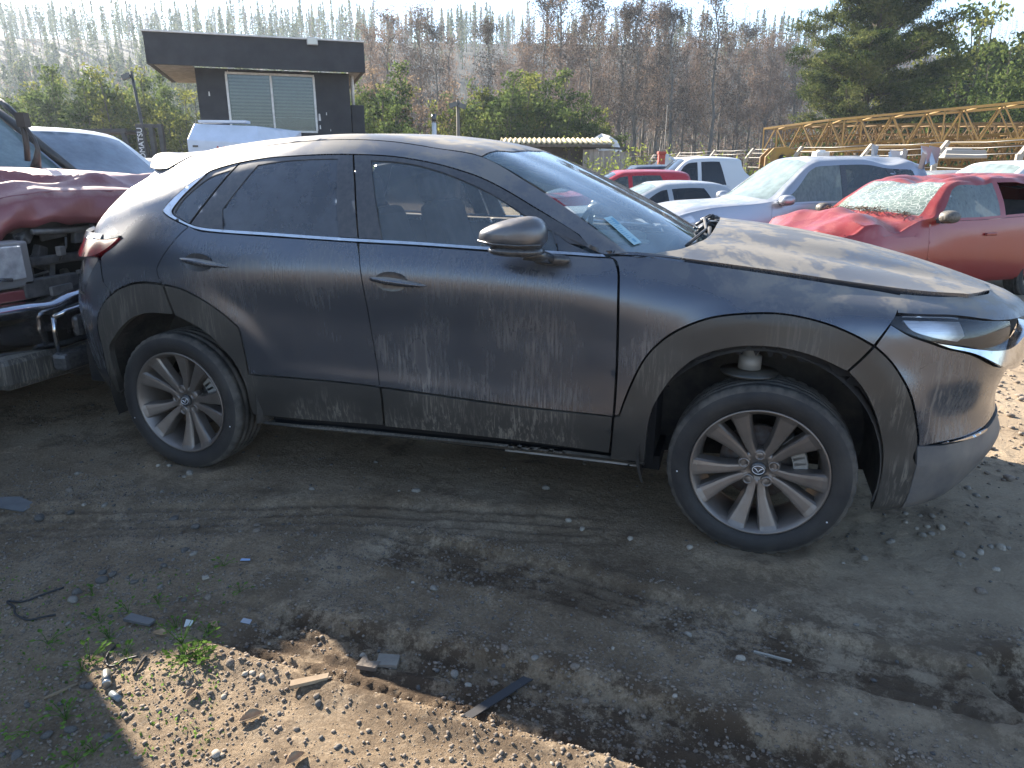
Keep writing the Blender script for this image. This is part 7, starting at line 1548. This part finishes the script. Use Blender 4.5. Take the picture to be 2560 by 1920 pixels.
p = gpt(268, 1704); can = MB(); can.tube([(-.028, 0, .012), (.028, 0, .012)], .0125, 18); o = can.build('spent_cartridge', pbr('tin', (.16, .16, .15), .4, .6), None, (p.x, p.y, p.z)); o.rotation_euler = (0, 0, -.75); tag(o, 'small dark metal tube with a pale label lying in the weeds', 'metal tube')
MB().lathe([(.0, .029), (.009, .029), (.0128, .028), (.0128, .024)], 18, axis='x', c=(0, 0, .012)).build('rim', M['steel'], o)
p = gpt(290, 1747); o = MB().tube([(-.022, 0, .008), (.022, 0, .010)], .0085, 14).build('glass_vial', pbr('vial', (.17, .19, .20), .3, 0), None, (p.x, p.y, p.z)); o.rotation_euler = (0, 0, -.3); tag(o, 'small pale glass vial beside the metal tube', 'vial')
def wire(nm, pxs, r, mat, label, cat):
    pts = [gpt(a, b)+Vector((0, 0, r*1.2+.003*((i % 2)))) for i, (a, b) in enumerate(pxs)]; sm = []
    for i in range(len(pts)-1):
        p0, p1, p2, p3 = pts[max(0, i-1)], pts[i], pts[i+1], pts[min(len(pts)-1, i+2)]
        for k in range(5): t = k/5; sm.append(.5*((2*p1)+(p2-p0)*t+(2*p0-5*p1+4*p2-p3)*t*t+(3*p1-p0-3*p2+p3)*t**3))
    sm.append(pts[-1]); o = MB().tube(sm, r, 6).build(nm, mat); return tag(o, label, cat)
cbl = pbr('black_cable', (.02, .02, .021), .6)
wire('bent_cable', [(160, 1471), (110, 1490), (60, 1506), (20, 1508), (36, 1520), (40, 1540), (70, 1552), (105, 1548), (140, 1539)], .0035, cbl, 'long bent black cable on the ground at the left', 'cable')
wire('cable_loop', [(295, 1612), (270, 1640), (268, 1664), (290, 1668), (310, 1652), (345, 1645)], .003, cbl, 'thin curled black cable among the weeds', 'cable')
wire('pale_string', [(150, 1156), (168, 1158), (175, 1172), (172, 1188), (155, 1196)], .002, LM['tan'], 'pale curl of string left of the rear tyre', 'string')
wire('stick', [(110, 1750), (150, 1735), (195, 1712)], .004, LM['tan'], 'thin dry stick in the shade at the lower left', 'stick')
wire('twig', [(335, 1692), (352, 1665), (366, 1645)], .005, BARKD, 'short forked twig at the left tip of the sunlit patch', 'twig')
# dry leaves
def curled(px, py, L, rz, label):
    p = gpt(px, py); V = []; F = []
    for i in range(9):
        t = i/8; w = L*.28*math.sin(math.pi*min(1, t*.95+.03)); 
        for k in range(-2, 3): V.append((L*(t-.5), w*k/2, .006+L*.22*(abs(k)/2)**2*math.sin(t*3)+L*.12*(t-.4)**2))
    for i in range(8):
        for k in range(4): F.append((i*5+k, i*5+k+1, i*5+6+k, i*5+5+k))
    o = obj('dry_leaf', mesh('dry_leaf', V, F, pbr('dry_leaf', (.28, .17, .09), .7, 0, (.40, .28, .16), 30), True), None, (p.x, p.y, p.z), (0, .1, rz)); so = o.modifiers.new('thick', 'SOLIDIFY'); so.thickness = .0012; return tag(o, label, 'leaf')
curled(628, 1800, .07, .9, 'curled brown leaf standing in the middle of the sunlit patch')
curled(478, 1740, .045, 1.6, 'small brown leaf near the left edge of the sunlit patch'); curled(400, 1589, .05, .1, 'yellow brown leaf in the shade above the sunlit patch'); curled(738, 1905, .06, 1.2, 'brown leaf at the bottom edge in the sun'); curled(534, 1566, .04, -.2, 'narrow brown leaf on the shade boundary')
# weeds
WD = leaf_mat('weed_leaves', [(.07, .13, .03), (.14, .24, .05), (.22, .34, .08)], trans=.45, scale=12, vscale=60)
def weed(px, py, s, n, seed, label):
    p = gpt(px, py); r = random.Random(seed); root = tag(empty('weed', tuple(p)), label, 'plant', 'small green weeds at the lower left'); mb = MB(); lv = MB()
    for i in range(n):
        a = r.uniform(0, 6.28); L = s*r.uniform(.4, 1); h = s*r.uniform(.15, .5); e = Vector((L*math.cos(a), L*math.sin(a), h)); mb.tube([(0, 0, 0), e*.5+Vector((0, 0, h*.3)), e], .0010, 4, cap=False)
        b = r.uniform(.010, .018)*(s/.06)**.5; t = Vector((-math.sin(a), math.cos(a), 0)); d = Vector((math.cos(a), math.sin(a), .25)).normalized()
        lv.add([e, e+d*b*.5+t*b*.42+Vector((0, 0, .002)), e+d*b*1.1+t*b*.2, e+d*b*1.25, e+d*b*1.1-t*b*.2, e+d*b*.5-t*b*.42+Vector((0, 0, .002))], [(0, 1, 2, 3), (0, 3, 4, 5)])
    mb.build('stems', WD, root); lv.build('leaves', WD, root)
for i, (px, py, s, n, lab) in enumerate(((505, 1604, .06, 16, 'leafy weed at the top left corner of the sunlit patch'), (462, 1655, .065, 26, 'bright yellow green weed clump in the sun'), (495, 1645, .05, 20, 'second bright weed clump in the sun, right of the first'), (225, 1655, .07, 9, 'broad leafed weed in the shade left of the cable loop'), (205, 1680, .045, 12, 'small weed below the broad leafed one'), (165, 1800, .06, 10, 'weed seedling left of the lower edge of the patch'), (235, 1880, .06, 8, 'two leafed seedling near the bottom left corner'), (190, 1905, .05, 8, 'seedling at the bottom left corner'), (120, 1610, .06, 9, 'thin sprawling weed near the left edge'), (250, 1558, .06, 9, 'sprawling weed below the plastic strip'), (275, 1600, .055, 10, 'fern like weed above the cable loop'), (232, 1490, .06, 6, 'weed with round leaves right of the bent cable'), (320, 1530, .05, 8, 'little weed left of the plastic strip'), (560, 1415, .05, 8, 'tiny weed in the shade below the blue card'), (315, 1640, .05, 8, 'small weed inside the cable loop'), (72, 1830, .05, 8, 'little weed at the far left bottom'), (440, 1570, .05, 10, 'weed beside the paper scrap'), (395, 1510, .04, 8, 'seedling above the yellow brown leaf'), (600, 1480, .04, 8, 'seedling at the edge of the sun'), (520, 1585, .04, 12, 'tiny bright weed right at the tip of the shade'))):
    weed(px, py, s, n, 100+i, lab)
p = gpt(455, 1610); mb = MB()
for i in range(5): a = -.4+i*.25; mb.tube([(0, 0, 0), (.02*math.sin(a*3), .01*i-.02, .05), (.05*math.sin(a*3), .02*i-.04, .10)], [.0016, .0012, .0005], 4)
tag(mb.build('grass_tuft', WD, None, tuple(p)), 'upright blades of grass beside the paper scrap', 'grass tuft')
rng2 = np.random.default_rng(3); c = np.array([tuple(gpt(rng2.uniform(0, 560), rng2.uniform(1420, 1900))) for _ in range(700)]); c[:, 2] += .003
V, F = leaf_quads(c, .011, rng2, .6, 0); tag(obj('moss', mesh('moss', V, F, WD)), 'scattered tiny green shoots and moss on the shaded earth', kind='stuff')
